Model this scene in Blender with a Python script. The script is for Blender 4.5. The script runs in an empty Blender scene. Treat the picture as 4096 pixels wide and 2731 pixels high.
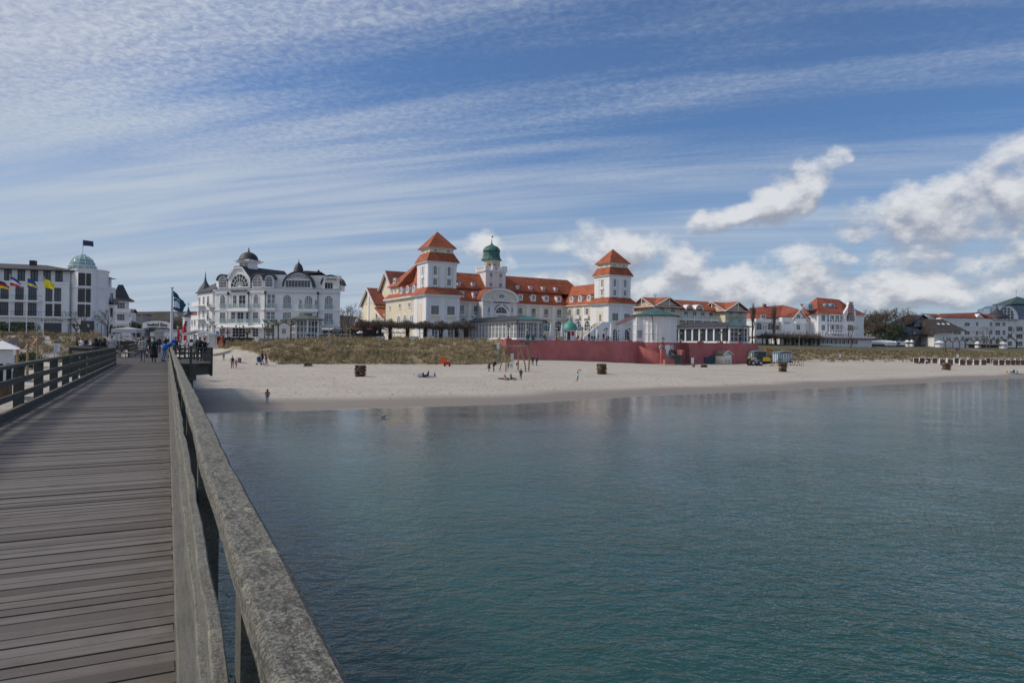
import bpy,bmesh,math,random
from math import sin,cos,pi,radians,atan2,sqrt,tan
from mathutils import Vector,Matrix,noise
random.seed(7)
SC = bpy.context.scene
COL = SC.collection
# ------------------------------------------------------------------ camera
F = 2730.67
CAM_Z = 5.0
CM = Matrix.Rotation(pi/2 + radians(.14),3,'X') @ Matrix.Rotation(radians(.8),3,'Z')
cam_d = bpy.data.cameras.new('camera'); cam_d.lens = 24; cam_d.sensor_width = 36
cam_d.clip_start = .05; cam_d.clip_end = 9000
cam = bpy.data.objects.new('camera',cam_d); COL.objects.link(cam)
cam.matrix_world = Matrix.Translation((0,0,CAM_Z)) @ CM.to_4x4()
SC.camera = cam
# ------------------------------------------------------------------ sun and sky
SUN_AZ,SUN_EL = radians(-92),radians(42)       # azimuth from +Y towards +X
sund = Vector((sin(SUN_AZ)*cos(SUN_EL),cos(SUN_AZ)*cos(SUN_EL),sin(SUN_EL)))
sl = bpy.data.lights.new('sun','SUN'); sl.energy = 2.8; sl.angle = radians(10); sl.color = (1,.91,.79)
so = bpy.data.objects.new('sun',sl); COL.objects.link(so)
so.rotation_euler = sund.to_track_quat('Z','Y').to_euler()
class NT:
 """small helper for writing node trees"""
 def __init__(s,nt): s.t = nt; s.N = nt.nodes; s.L = nt.links
 def n(s,typ,ins=None,**kw):
  nd = s.N.new(typ)
  for k,v in kw.items(): setattr(nd,k,v)
  for k,v in (ins or {}).items(): s.put(nd.inputs[k],v)
  return nd
 def put(s,sock,v):
  if isinstance(v,bpy.types.NodeSocket): s.L.new(v,sock)
  elif isinstance(v,bpy.types.Node): s.L.new(v.outputs[0],sock)
  else:
   if hasattr(sock.default_value,'__len__') and len(sock.default_value) == 4 and len(v) == 3: v = (*v,1)
   sock.default_value = v
 def m(s,op,a,b=0.,c=None,clamp=False):
  nd = s.N.new('ShaderNodeMath'); nd.operation = op; nd.use_clamp = clamp
  s.put(nd.inputs[0],a); s.put(nd.inputs[1],b)
  if c is not None: s.put(nd.inputs[2],c)
  return nd.outputs[0]
 def vm(s,op,a,b=(0,0,0)):
  nd = s.N.new('ShaderNodeVectorMath'); nd.operation = op
  s.put(nd.inputs[0],a)
  if op == 'SCALE': s.put(nd.inputs['Scale'],b)
  else: s.put(nd.inputs[1],b)
  return nd.outputs['Value'] if op in ('DOT_PRODUCT','LENGTH') else nd.outputs[0]
 def noise(s,vec,scale,detail=4,rough=.5,dist=0.,out=0):
  nd = s.n('ShaderNodeTexNoise',{'Vector': vec,'Scale': scale,'Detail': detail,'Roughness': rough,'Distortion': dist})
  return nd.outputs[out]
 def ss(s,v,lo,hi,a=0.,b=1.):
  nd = s.N.new('ShaderNodeMapRange'); nd.interpolation_type = 'SMOOTHSTEP'
  for i,x in enumerate((v,lo,hi,a,b)): s.put(nd.inputs[i],x)
  return nd.outputs[0]
 def lin(s,v,lo,hi,a=0.,b=1.):
  nd = s.N.new('ShaderNodeMapRange')
  for i,x in enumerate((v,lo,hi,a,b)): s.put(nd.inputs[i],x)
  return nd.outputs[0]
 def mix(s,f,a,b,bt='MIX'):
  nd = s.N.new('ShaderNodeMix'); nd.data_type = 'RGBA'; nd.blend_type = bt
  s.put(nd.inputs[0],f); s.put(nd.inputs[6],a); s.put(nd.inputs[7],b)
  return nd.outputs[2]
 def xyz(s,x,y,z):
  return s.n('ShaderNodeCombineXYZ',{0: x,1: y,2: z}).outputs[0]
w = bpy.data.worlds.new('World'); SC.world = w; w.use_nodes = True
w.node_tree.nodes.clear(); T = NT(w.node_tree)
sky = T.n('ShaderNodeTexSky',sky_type='NISHITA',sun_disc=False,sun_elevation=SUN_EL,sun_rotation=SUN_AZ,
   altitude=0,air_density=1.0,dust_density=.6,ozone_density=1.6)
D = T.n('ShaderNodeTexCoord').outputs['Generated']
sx = T.n('ShaderNodeSeparateXYZ',{0: D}); X_,Y_,Z_ = sx.outputs
zc = T.m('MAXIMUM',Z_,0.)
# high thin cloud on a plane far overhead, streaked along the wind
den = T.m('ADD',zc,.09)
wa = radians(-17)
U = T.m('DIVIDE',T.m('ADD',T.m('MULTIPLY',X_,cos(wa)),T.m('MULTIPLY',Y_,sin(wa))),den)
V = T.m('DIVIDE',T.m('ADD',T.m('MULTIPLY',X_,-sin(wa)),T.m('MULTIPLY',Y_,cos(wa))),den)
pl = T.xyz(U,V,0.)
pst = T.xyz(T.m('MULTIPLY',U,.10),T.m('MULTIPLY',V,1.0),3.3)
st = T.noise(pst,1.15,8,.58,.35)                    # long streaks
pst2 = T.xyz(T.m('MULTIPLY',U,.3),T.m('MULTIPLY',V,2.2),7.1)
st2 = T.noise(pst2,1.5,5,.52,.5)
rip = T.noise(T.xyz(T.m('MULTIPLY',U,1.),T.m('MULTIPLY',V,1.2),0.),36,5,.6,.5)   # fish-scale ripples
big = T.noise(pl,.38,3,.5,.2)
left = T.ss(X_,.55,-.6)      # veil thickens to the left
lefthi = T.m('MULTIPLY',T.ss(X_,.2,-.42),T.ss(Z_,.13,.3))
nn = lambda v,g: T.m('MULTIPLY',T.m('SUBTRACT',v,.5),g)
c = T.m('ADD',nn(st,2.1),nn(st2,1.3))
c = T.m('ADD',c,nn(big,1.1))
c = T.m('ADD',c,T.m('MULTIPLY_ADD',left,.62,-.02) if False else T.m('MULTIPLY_ADD',left,.60,.08))
c = T.m('ADD',c,T.m('MULTIPLY',lefthi,.10))
c = T.m('ADD',c,nn(rip,T.m('MULTIPLY',T.m('MULTIPLY',T.ss(Z_,.17,.36),T.ss(X_,.35,-.1,.3,1.)),T.ss(big,.35,.65,.3,1.15))))
cir = T.ss(c,-.16,.92,.05,.95)
hz = T.ss(Z_,.30,.02,0.,.62)                         # paler towards the horizon
cir = T.m('MAXIMUM',cir,T.m('ADD',T.m('MULTIPLY',cir,.45),hz))
SKYM = 1.0
skyc = T.mix(1.,sky.outputs[0],(.50,.73,1.0),'MULTIPLY')
cirw = T.mix(T.ss(Z_,.05,.4),(4.1,4.8,5.8),(4.6,5.1,6.1))
rb = T.m('MULTIPLY_ADD',T.m('SUBTRACT',rip,.5),T.ss(Z_,.16,.36,.0,.9),1.0); rb = T.m('MULTIPLY_ADD',T.m('SUBTRACT',st2,.5),.5,rb)
cirw = T.mix(1.,cirw,T.xyz(rb,rb,T.m('MULTIPLY_ADD',rb,.6,.4)),'MULTIPLY')
col = T.mix(cir,skyc,cirw)
# low heaped clouds
AZ = T.m('ARCTAN2',X_,Y_)
EL = T.m('ARCSINE',Z_)
blobs = [  # azimuth, elevation, half width, half height (degrees)
 (-1.6,6.9,3.4,2.1),(-3.,4.5,4.5,1.6),(8.,7.7,4.8,2.5),(13.6,6.8,5.0,3.0),(11,5.0,7.5,2.3),(3.5,4.6,5.,1.8),(19.5,4.6,6,2.0),
 (18.2,9.7,3.1,1.4),(20.8,10.2,3.0,2.1),(22.3,11.3,2.3,2.5),(23.2,12.4,2.1,2.4),(24.0,13.4,2.0,1.7),
 (32.5,9.8,6.8,3.2),(37.5,11.3,6.2,3.6),(43,11.5,6.5,2.8),(24.2,6.0,4.6,2.1),(33.2,6.0,5.8,2.0),(29,3.9,8,1.7),(40,4.5,8,2.2),(39,7.0,5,1.8),
 (50,7,8,3),(-55,6,9,2.0),(75,7,14,3.5),(100,6,12,3),(150,6,14,3),(-120,7,14,3)]
def field(de):
 tot = None
 WN = T.n('ShaderNodeTexNoise',{'Vector': T.xyz(AZ,EL,1.7),'Scale': 9.,'Detail': 4}).outputs[1]
 wsp = T.n('ShaderNodeSeparateXYZ',{0: WN})
 az_w = T.m('MULTIPLY_ADD',T.m('SUBTRACT',wsp.outputs[0],.5),.17,AZ); el_w = T.m('MULTIPLY_ADD',T.m('SUBTRACT',wsp.outputs[1],.5),.07,EL)
 for az,el,ra,re in blobs:
  if tot is not None and abs(az) > 60 and de: continue
  dx = T.m('MULTIPLY_ADD',az_w,1/radians(ra),-az/ra)
  dy = T.m('MULTIPLY_ADD',el_w,1/radians(re),-(el - de)/re)
  r2 = T.m('MULTIPLY_ADD',dx,dx,T.m('MULTIPLY',dy,dy))
  v = T.m('SUBTRACT',1.1,r2,clamp=False); v = T.m('MAXIMUM',v,0.)
  tot = v if tot is None else T.m('MAXIMUM',tot,v)
 P = T.xyz(AZ,T.m('MULTIPLY',T.m('ADD',EL,radians(de)),1.5),.3)
 n1 = T.noise(P,16,9,.60,.15)
 return T.m('ADD',T.m('MULTIPLY',tot,.95),T.m('MULTIPLY',T.m('SUBTRACT',n1,.5),2.6)),T.ss(tot,.0,.40)
(f0,gate),(f1,_g) = field(0.),field(1.15)
mask = T.m('MULTIPLY',T.ss(f0,.12,1.0,0.,.92),gate)
lit = T.ss(T.m('SUBTRACT',f0,f1),-.55,.62)
cc = T.mix(lit,(2.9,3.15,3.9),(7.0,7.1,7.3))
col = T.mix(mask,col,cc)
below = T.ss(Z_,-.02,-.0,1.,0.)
col = T.mix(below,col,(1.2,1.5,1.7))
bg = T.n('ShaderNodeBackground',{'Color': col,'Strength': .11})
T.L.new(bg.outputs[0],T.n('ShaderNodeOutputWorld').inputs[0])
SC.view_settings.view_transform = 'Standard'; SC.view_settings.look = 'None'
SC.view_settings.exposure = -.08; SC.view_settings.gamma = 1
# ------------------------------------------------------------------ pixel <-> world
ZM = {0: (0,0,1.),9: (0,0,.57422),1: (0,920,2.8),2: (460,1100,3.92),3: (760,960,3.36),4: (1400,900,3.1367),5: (1800,900,3.1367),
  6: (2300,950,2.8517),7: (2800,1100,3.36),8: (3400,1100,3.379),19: (0,1300,3.734),10: (440,1280,3.734),
  11: (880,1300,3.7935),12: (1500,1250,3.92),13: (1900,1300,3.92),14: (2500,1350,3.36)}
CAMV = Vector((0,0,CAM_Z))
def ray(k,x,y):
 a,b,s = ZM[k]; u = a + x/s; v = b + y/s
 return CM @ Vector(((u-2048)/F,-(v-1365.5)/F,-1))
def PT(k,x,y,Y):
 """the point the ray meets at distance Y"""
 d = ray(k,x,y); return CAMV + d*(Y/d.y)
EA,EN = Vector((.8926,.4509)),Vector((-.4509,.8926))       # along the shore / inland (the pier's direction)
def at_(p): return p.x*EA.x + p.y*EA.y,p.x*EN.x + p.y*EN.y
def xy(a,t): return Vector((a*EA.x + t*EN.x,a*EA.y + t*EN.y))
def interp(tab,x):
 if x <= tab[0][0]: return tab[0][1]
 for (x0,y0),(x1,y1) in zip(tab,tab[1:]):
  if x <= x1: return y0 + (y1-y0)*(x-x0)/(x1-x0)
 return tab[-1][1]
SH = sorted(at_(Vector(p)) for p in ((-60,18),(-29.8,39.8),(-20.7,46),(-8.5,52),(0,56.3),(14,68),(28,77),(48.5,92),(92,123),(150,160),(400,320)))
SH = [(-400,SH[0][1])] + SH + [(1500,SH[-1][1])]
TF = [(-60,116),(-9,116),(-6,108),(13,108),(15,107.5),(19,109),(30,108),(44,107),(50,107),(56,113),(60.6,121),(61.6,125.7),(93.3,126.1),(93.9,129),(110,129.2),(110.6,126.4),(133.6,126.6),(135,122),(600,118)]
ZF = [(-60,1.5),(13,1.35),(50,1.3),(62,1.7),(75,1.5),(86,1.15),(96,.75),(125,.7),(135,.9),(155,1.25),(600,1.4)]
TT = [(-60,128),(-10,128),(-6,150),(7,150),(9.5,138),(15.5,124),(20,128),(50,133),(57,134),(60.6,130),(61.6,126.6),(93.3,127.0),(93.9,129.9),(110,130.1),(110.6,127.3),(133.6,127.5),(135,132),(140,138),(600,136)]
ZT = [(-60,5.2),(-10,5.1),(-6.5,3.35),(7.3,3.35),(10,4.3),(16,4.4),(24,5.2),(57,5.45),(62,5.6),(72,5.65),(133,5.7),(136,4.5),(145,4.0),(600,4.0)]
ZB = [(-60,5.3),(-10,5.2),(-5,3.6),(14,3.6),(24,5.3),(60,5.5),(133,5.9),(145,6.2),(600,6.4)]
def terrain(a,t):
 ts,tf,zf,tt,zt,zb = interp(SH,a),interp(TF,a),interp(ZF,a),interp(TT,a),interp(ZT,a),interp(ZB,a)
 if t < ts: return max(-2.5,-.045*(ts-t))
 if t < tf:
  k = t-ts; W_ = tf-ts
  if k < 7: return .55*(k/7)**.8
  return .55 + (zf-.55)*(k-7)/max(W_-7,1)
 if t < tt:
  k = (t-tf)/(tt-tf); z = zf + (zt-zf)*(k**.8)
  if tt-tf > 5 and (a > 15 or a < -7): z += .5*sin(pi*min(1,k*1.0))*noise.noise(Vector((a*.16,t*.22,3)))
  return z
 k = min(1,(t-tt)/(36 if a > 20 else 25)); return zt + (zb-zt)*k
def tz(p): return terrain(*at_(p))
def GT(k,x,y):
 """where the ray meets the ground"""
 d = ray(k,x,y); d = d/d.y; Y = 20.
 while Y < 600:
  p = CAMV + d*Y
  if p.z <= max(tz(p),0): break
  Y += .25
 return CAMV + d*Y
def PG(k,x,Y,y=1360*.5):
 """a point on the ground below image column x, Y metres off"""
 a,b,s = ZM[k]; p = PT(k,x,(1360-b)*s,Y); p.z = tz(p); return p
# ------------------------------------------------------------------ materials
MATS = {}
def mat(name,col,rough=.7,var=.12,vs=1.,bump=0.,bs=8.,metal=0.,spec=None,coord='Object',fn=None,stretch=(1,1,1),col2=None):
 """plain procedural material: colour broken up by two octaves of noise"""
 if name in MATS: return MATS[name]
 m = bpy.data.materials.new(name); m.use_nodes = True; nt = m.node_tree; nt.nodes.clear(); T = NT(nt)
 tc = T.n('ShaderNodeTexCoord').outputs[coord]
 if coord == 'World': pass
 mp = T.n('ShaderNodeMapping',{'Vector': tc,'Scale': stretch}).outputs[0]
 n = T.noise(mp,vs,6,.6)
 f = T.ss(n,.3,.7)
 lo = tuple(c*(1-var) for c in col) if col2 is None else col2
 hi = tuple(min(1,c*(1+var)) for c in col) if col2 is None else col
 c = T.mix(f,lo,hi)
 b = T.n('ShaderNodeBsdfPrincipled',{'Base Color': c,'Roughness': rough,'Metallic': metal})
 if spec is not None: b.inputs['Specular IOR Level'].default_value = spec
 if fn: fn(T,tc,b,c)
 if bump:
  bn = T.noise(mp,bs,5,.6)
  T.put(b.inputs['Normal'],T.n('ShaderNodeBump',{'Height': bn,'Strength': bump,'Distance': .05}).outputs[0])
 T.L.new(b.outputs[0],T.n('ShaderNodeOutputMaterial').inputs[0])
 MATS[name] = m; return m
def tiles(T,tc,b,c):
 sp = T.n('ShaderNodeSeparateXYZ',{0: tc})
 z = T.m('MULTIPLY',sp.outputs[2],2.1); fr = T.m('FRACT',z); row = T.m('FLOOR',z)
 n = T.n('ShaderNodeTexNoise',{'Vector': T.xyz(T.m('MULTIPLY',sp.outputs[0],1.7),T.m('MULTIPLY',sp.outputs[1],1.7),T.m('MULTIPLY',row,3.3)),'Scale': 1.6,'Detail': 2}).outputs[0]
 c2 = T.mix(T.ss(n,.35,.65),c,T.mix(1.,c,(.62,.58,.56),'MULTIPLY'))
 c3 = T.mix(T.ss(fr,.80,.98),c2,T.mix(1.,c,(.45,.42,.42),'MULTIPLY'))
 T.put(b.inputs['Base Color'],c3)
def seams(n_):
 def fn(T,tc,b,c):
  sp = T.n('ShaderNodeSeparateXYZ',{0: tc})
  fr = T.m('FRACT',T.m('MULTIPLY',T.m('ADD',sp.outputs[0],sp.outputs[1]),n_))
  T.put(b.inputs['Base Color'],T.mix(T.ss(fr,.86,.95),c,T.mix(1.,c,(.6,.6,.6),'MULTIPLY')))
 return fn
def streaks(colr,amt):
 def fn(T,tc,b,c):
  v = T.vm('MULTIPLY',tc,(1.4,1.4,.12))
  f = T.m('MULTIPLY',T.ss(T.noise(v,1.1,6,.65),.5,.72),amt)
  T.put(b.inputs['Base Color'],T.mix(f,c,colr))
 return fn
WHITE = mat('white_render',(.74,.74,.745),.8,.05,.35,fn=streaks((.50,.50,.49),.35))
WHITE2 = mat('bright_trim',(.80,.80,.80),.6,.03)
CREAM = mat('cream_render',(.72,.65,.49),.85,.05,.4,fn=streaks((.5,.43,.31),.3))
CREAM2 = mat('pale_yellow_render',(.70,.64,.46),.85,.05,.4,fn=streaks((.5,.45,.33),.3))
TILE = mat('orange_roof_tiles',(.43,.115,.048),.8,.22,.5,fn=tiles)
TILE2 = mat('weathered_red_tiles',(.36,.10,.06),.8,.25,.4,fn=tiles)
TILED = mat('dark_red_tiles',(.24,.065,.04),.8,.25,.4,fn=tiles)
SLATE = mat('dark_slate',(.045,.043,.048),.6,.25,.8,fn=seams(1.6))
SLATE2 = mat('brown_grey_roof',(.075,.065,.06),.8,.25,.8,fn=tiles)
COPPER = mat('green_copper',(.055,.19,.165),.6,.3,1.2,fn=seams(2.2),col2=(.03,.085,.08))
COPPERL = mat('bright_green_copper',(.075,.29,.24),.55,.25,1.2,fn=seams(2.6))
PATINA = mat('dark_patina',(.05,.085,.085),.6,.3,1.)
GLASS = mat('window_glass',(.035,.045,.06),.06,.3,.25,spec=.8)
GLASSD = mat('dark_window_glass',(.012,.015,.02),.08,.3,.25,spec=.6)
GLASSC = mat('curtained_glass',(.16,.17,.18),.12,.55,.6,spec=.8)
GLASSB = mat('pale_blue_glass',(.22,.32,.36),.08,.25,.5,spec=.8)
METAL = mat('grey_metal',(.30,.32,.34),.45,.1,metal=.4)
DARKM = mat('dark_iron',(.018,.018,.02),.5,.2)
GREYP = mat('grey_paint',(.36,.38,.40),.6,.08)
REDW = mat('red_wall_render',(.46,.140,.132),.85,.14,.3,bump=.3,bs=6,fn=streaks((.17,.10,.05),.5))
STONE = mat('pale_stone',(.42,.40,.37),.85,.12,1.)
CONC = mat('concrete',(.30,.29,.27),.85,.15,1.)
WOODD = mat('brown_wood',(.13,.085,.05),.8,.3,2.,stretch=(3,3,.6))
WOODL = mat('pale_log_wood',(.30,.22,.13),.8,.25,2.)
BARK = mat('dark_bark',(.055,.043,.034),.9,.35,2.)
BARK2 = mat('grey_brown_bark',(.10,.075,.058),.9,.3,2.)
LEAF = mat('evergreen_leaves',(.030,.060,.022),.7,.5,.8)
LEAF2 = mat('ivy_leaves',(.022,.034,.016),.7,.5,.8)
HEDGE = mat('brown_hedge',(.065,.055,.032),.9,.5,2.)
CANVAS = mat('white_canvas',(.72,.72,.73),.8,.05)
CANVASG = mat('grey_canvas',(.42,.43,.46),.8,.08)
REDC = mat('red_cloth',(.50,.025,.02),.8,.12)
ORANGE = mat('orange_paint',(.72,.13,.025),.35,.05)
YELLOW = mat('yellow_paint',(.72,.42,.02),.35,.08)
BLACK = mat('black_rubber',(.012,.012,.013),.8,.3)
BLUEB = mat('grey_blue_boards',(.22,.31,.38),.7,.08)
GREENP = mat('dark_green_paint',(.02,.07,.055),.5,.2)
LAMPG = mat('lantern_glass',(.55,.50,.38),.15,.1)
def plain(name,c,rough=.8): return mat(name,c,rough,.12,6.)
# ------------------------------------------------------------------ objects
def link(o,parent=None):
 COL.objects.link(o)
 if parent is not None: o.parent = parent
 return o
def tag(o,label=None,cat=None,group=None,kind=None):
 if label: o['label'] = label
 if cat: o['category'] = cat
 if group: o['group'] = group
 if kind: o['kind'] = kind
 return o
def thing(name,label,cat,loc,rz=0.,group=None):
 o = bpy.data.objects.new(name,None); link(o); o.empty_display_size = .2
 o.location = loc; o.rotation_euler = (0,0,rz); return tag(o,label,cat,group)
def copy_tree(o,parent=None):
 c = o.copy(); link(c)
 if parent is not None: c.parent = parent
 for ch in [x for x in o.children]: copy_tree(ch,c)
 return c
def dup(o,loc,rz,label,sc=1.):
 c = copy_tree(o); c.location = loc; c.rotation_euler = (0,0,rz); c['label'] = label
 c.scale = (sc,)*3 if not isinstance(sc,tuple) else sc
 return c
I3 = lambda x,y,z: (x,y,z)
class MB:
 def __init__(s,T=I3): s.T = T; s.v = []; s.f = []; s.mi = []; s.m = 0
 def add(s,vs,fs):
  b = len(s.v); s.v += [s.T(*v) for v in vs]
  for f in fs: s.f.append(tuple(b+i for i in f)); s.mi.append(s.m)
  return s
 def box(s,x0,x1,y0,y1,z0,z1):
  return s.add([(x0,y0,z0),(x1,y0,z0),(x1,y1,z0),(x0,y1,z0),(x0,y0,z1),(x1,y0,z1),(x1,y1,z1),(x0,y1,z1)],
      [(0,3,2,1),(4,5,6,7),(0,1,5,4),(1,2,6,5),(2,3,7,6),(3,0,4,7)])
 def beam(s,a,b,w,h=None,up=(0,0,1)):
  a,b = Vector(a),Vector(b); h = h or w; d = (b-a).normalized(); up = Vector(up)
  if abs(d.dot(up)) > .98: up = Vector((0,1,0))
  x = d.cross(up).normalized()*w/2; y = x.cross(d).normalized()*h/2
  vs = [tuple(p+q) for p in (a,b) for q in (-x-y,x-y,x+y,-x+y)]
  return s.add(vs,[(0,3,2,1),(4,5,6,7),(0,1,5,4),(1,2,6,5),(2,3,7,6),(3,0,4,7)])
 def tube(s,pts,rs,n=6,cap=True):
  pts = [Vector(p) for p in pts]
  if not hasattr(rs,'__len__'): rs = [rs]*len(pts)
  vs = []; fs = []; prev = None
  for i,p in enumerate(pts):
   d = (pts[min(i+1,len(pts)-1)] - pts[max(i-1,0)])
   d = d.normalized() if d.length > 1e-9 else Vector((0,0,1))
   if prev is None: x = d.orthogonal().normalized()
   else:
    x = prev - d*prev.dot(d); x = x.normalized() if x.length > 1e-6 else d.orthogonal().normalized()
   prev = x; y = d.cross(x)
   vs += [tuple(p + (x*cos(2*pi*k/n) + y*sin(2*pi*k/n))*rs[i]) for k in range(n)]
  for i in range(len(pts)-1):
   for k in range(n): fs.append((i*n+k,i*n+(k+1) % n,(i+1)*n+(k+1) % n,(i+1)*n+k))
  if cap: fs.append(tuple(range(n))[::-1]); fs.append(tuple((len(pts)-1)*n+k for k in range(n)))
  return s.add(vs,fs)
 def lathe(s,prof,n=16,c=(0,0,0),ph=0.,a0=0.,a1=2*pi):
  full = abs(a1-a0-2*pi) < 1e-6; m = n if full else n+1
  vs = [(c[0]+r*cos(ph+a0+(a1-a0)*k/n),c[1]+r*sin(ph+a0+(a1-a0)*k/n),c[2]+z) for r,z in prof for k in range(m)]
  fs = [(i*m+k,i*m+(k+1) % m,(i+1)*m+(k+1) % m,(i+1)*m+k) for i in range(len(prof)-1) for k in range(n)]
  return s.add(vs,fs)
 def prism(s,poly,z0,z1):
  n = len(poly); vs = [(x,y,z0) for x,y in poly] + [(x,y,z1) for x,y in poly]
  return s.add(vs,[tuple(range(n))[::-1],tuple(range(n,2*n))] + [(k,(k+1) % n,n+(k+1) % n,n+k) for k in range(n)])
 def extr(s,poly,d0,d1):
  """poly in (s, z), extruded along the middle axis"""
  n = len(poly); vs = [(x,d0,z) for x,z in poly] + [(x,d1,z) for x,z in poly]
  return s.add(vs,[tuple(range(n)),tuple(range(n,2*n))[::-1]] + [(k,(k+1) % n,n+(k+1) % n,n+k) for k in range(n)])
 def ring(s,inner,outer,d0,d1):
  n = len(inner); vs = [(x,d0,z) for x,z in inner] + [(x,d0,z) for x,z in outer] + [(x,d1,z) for x,z in inner] + [(x,d1,z) for x,z in outer]
  fs = []
  for k in range(n):
   j = (k+1) % n
   fs += [(k,j,n+j,n+k),(2*n+k,2*n+j,3*n+j,3*n+k),(k,j,2*n+j,2*n+k),(n+k,n+j,3*n+j,3*n+k)]
  return s.add(vs,fs)
 def quad(s,*p): return s.add(p,[tuple(range(len(p)))])
 def mesh(s,name,mats,smooth=False,rec=True):
  me = bpy.data.meshes.new(name); me.from_pydata(s.v,[],s.f)
  for m in (mats if isinstance(mats,(list,tuple)) else [mats]): me.materials.append(m)
  me.polygons.foreach_set('material_index',s.mi)
  if rec:
   bm = bmesh.new(); bm.from_mesh(me); bmesh.ops.recalc_face_normals(bm,faces=bm.faces); bm.to_mesh(me); bm.free()
  if smooth: me.polygons.foreach_set('use_smooth',[True]*len(me.polygons))
  me.update(); return me
 def build(s,name,mats,parent=None,smooth=False,rec=True,loc=None):
  o = bpy.data.objects.new(name,s.mesh(name,mats,smooth,rec)); link(o,parent)
  if loc is not None: o.location = loc
  return o
def text_mesh(txt,size,mats,name,parent,T,depth=.03,sx=1.,bold=.0):
 """lettering as a mesh; T maps (s, d, z)"""
 cu = bpy.data.curves.new('lettering','FONT'); cu.body = txt; cu.size = size; cu.extrude = 0; cu.offset = bold
 cu.align_x = 'CENTER'; cu.align_y = 'CENTER'; cu.resolution_u = 2
 o = bpy.data.objects.new('lettering',cu); COL.objects.link(o)
 me0 = bpy.data.meshes.new_from_object(o.evaluated_get(bpy.context.evaluated_depsgraph_get()))
 COL.objects.unlink(o); bpy.data.objects.remove(o)
 m = MB(T)
 for d in (depth,):
  m.add([(v.co.x*sx,d,v.co.y) for v in me0.vertices],[tuple(p.vertices) for p in me0.polygons])
 eds = {}
 for p in me0.polygons:
  for e in p.edge_keys: eds[e] = eds.get(e,0)+1
 for (i,j),c in eds.items():
  if c == 1:
   a,b = me0.vertices[i].co,me0.vertices[j].co
   m.quad((a.x*sx,depth,a.y),(b.x*sx,depth,b.y),(b.x*sx,depth-.03,b.y),(a.x*sx,depth-.03,a.y))
 bpy.data.meshes.remove(me0)
 return m.build(name,mats,parent,rec=False)
# ------------------------------------------------------------------ buildings
class Bld:
 """a building whose local x runs along its front, y into its depth, z up"""
 def __init__(s,name,label,cat,k,x,y,Y,ang,z0=4.,group=None,off=(0,0)):
  p = PT(k,x,y,Y); s.a = radians(ang)
  p = Vector((p.x + off[0]*cos(s.a) - off[1]*sin(s.a),p.y + off[0]*sin(s.a) + off[1]*cos(s.a),0))
  s.o = Vector((p.x,p.y,z0)); s.z0 = z0
  s.e = thing(name,label,cat,s.o,s.a,group)
  s.R = Matrix.Rotation(-s.a,3,'Z'); s.c = s.R @ (CAMV - s.o)
 def f(s,k,x,y,yl=0.):
  d = s.R @ ray(k,x,y); t = (yl - s.c.y)/d.y; q = s.c + d*t; return q.x,q.z
 def g(s,k,x,y,xl=0.):
  d = s.R @ ray(k,x,y); t = (xl - s.c.x)/d.x; q = s.c + d*t; return q.y,q.z
 def pl(s,p,c):
  if p == 'F': return lambda a,d,z: (a,c-d,z)
  if p == 'L': return lambda a,d,z: (c-d,a,z)
  if p == 'R': return lambda a,d,z: (c+d,a,z)
  if p == 'B': return lambda a,d,z: (a,c+d,z)
 def px(s,k,x,y,p,c): return s.f(k,x,y,c) if p in 'FB' else s.g(k,x,y,c)
 def rect(s,k,r,p,c):
  x0,y0,x1,y1 = r; ym = (y0+y1)/2; xm = (x0+x1)/2
  a = s.px(k,x0,ym,p,c)[0]; b = s.px(k,x1,ym,p,c)[0]
  return min(a,b),max(a,b),s.px(k,xm,y1,p,c)[1],s.px(k,xm,y0,p,c)[1]
def shape(s0,s1,z0,z1,kind):
 w = s1-s0; cx = (s0+s1)/2
 if kind == 'rect': return [(s0,z0),(s1,z0),(s1,z1),(s0,z1)]
 if kind == 'round':
  return [(cx + w/2*cos(2*pi*k/16),(z0+z1)/2 + (z1-z0)/2*sin(2*pi*k/16)) for k in range(16)]
 h = min(w/2,z1-z0) if kind == 'arch' else (w*.16 if kind == 'seg' else z1-z0)   # 'half' = a half-round light
 zs = z1-h; n = 10
 return [(s0,z0),(s1,z0)] + [(cx + w/2*cos(pi*k/n),zs + h*sin(pi*k/n)) for k in range(0 if kind != 'half' else 0,n+1)]
def top_at(s,s0,s1,z0,z1,kind):
 w = s1-s0
 if kind == 'rect': return z1
 h = min(w/2,z1-z0) if kind in ('arch','round') else (w*.16 if kind == 'seg' else z1-z0)
 u = max(-1,min(1,(s-(s0+s1)/2)/(w/2)))
 return z1-h + h*sqrt(max(0,1-u*u))
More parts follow.
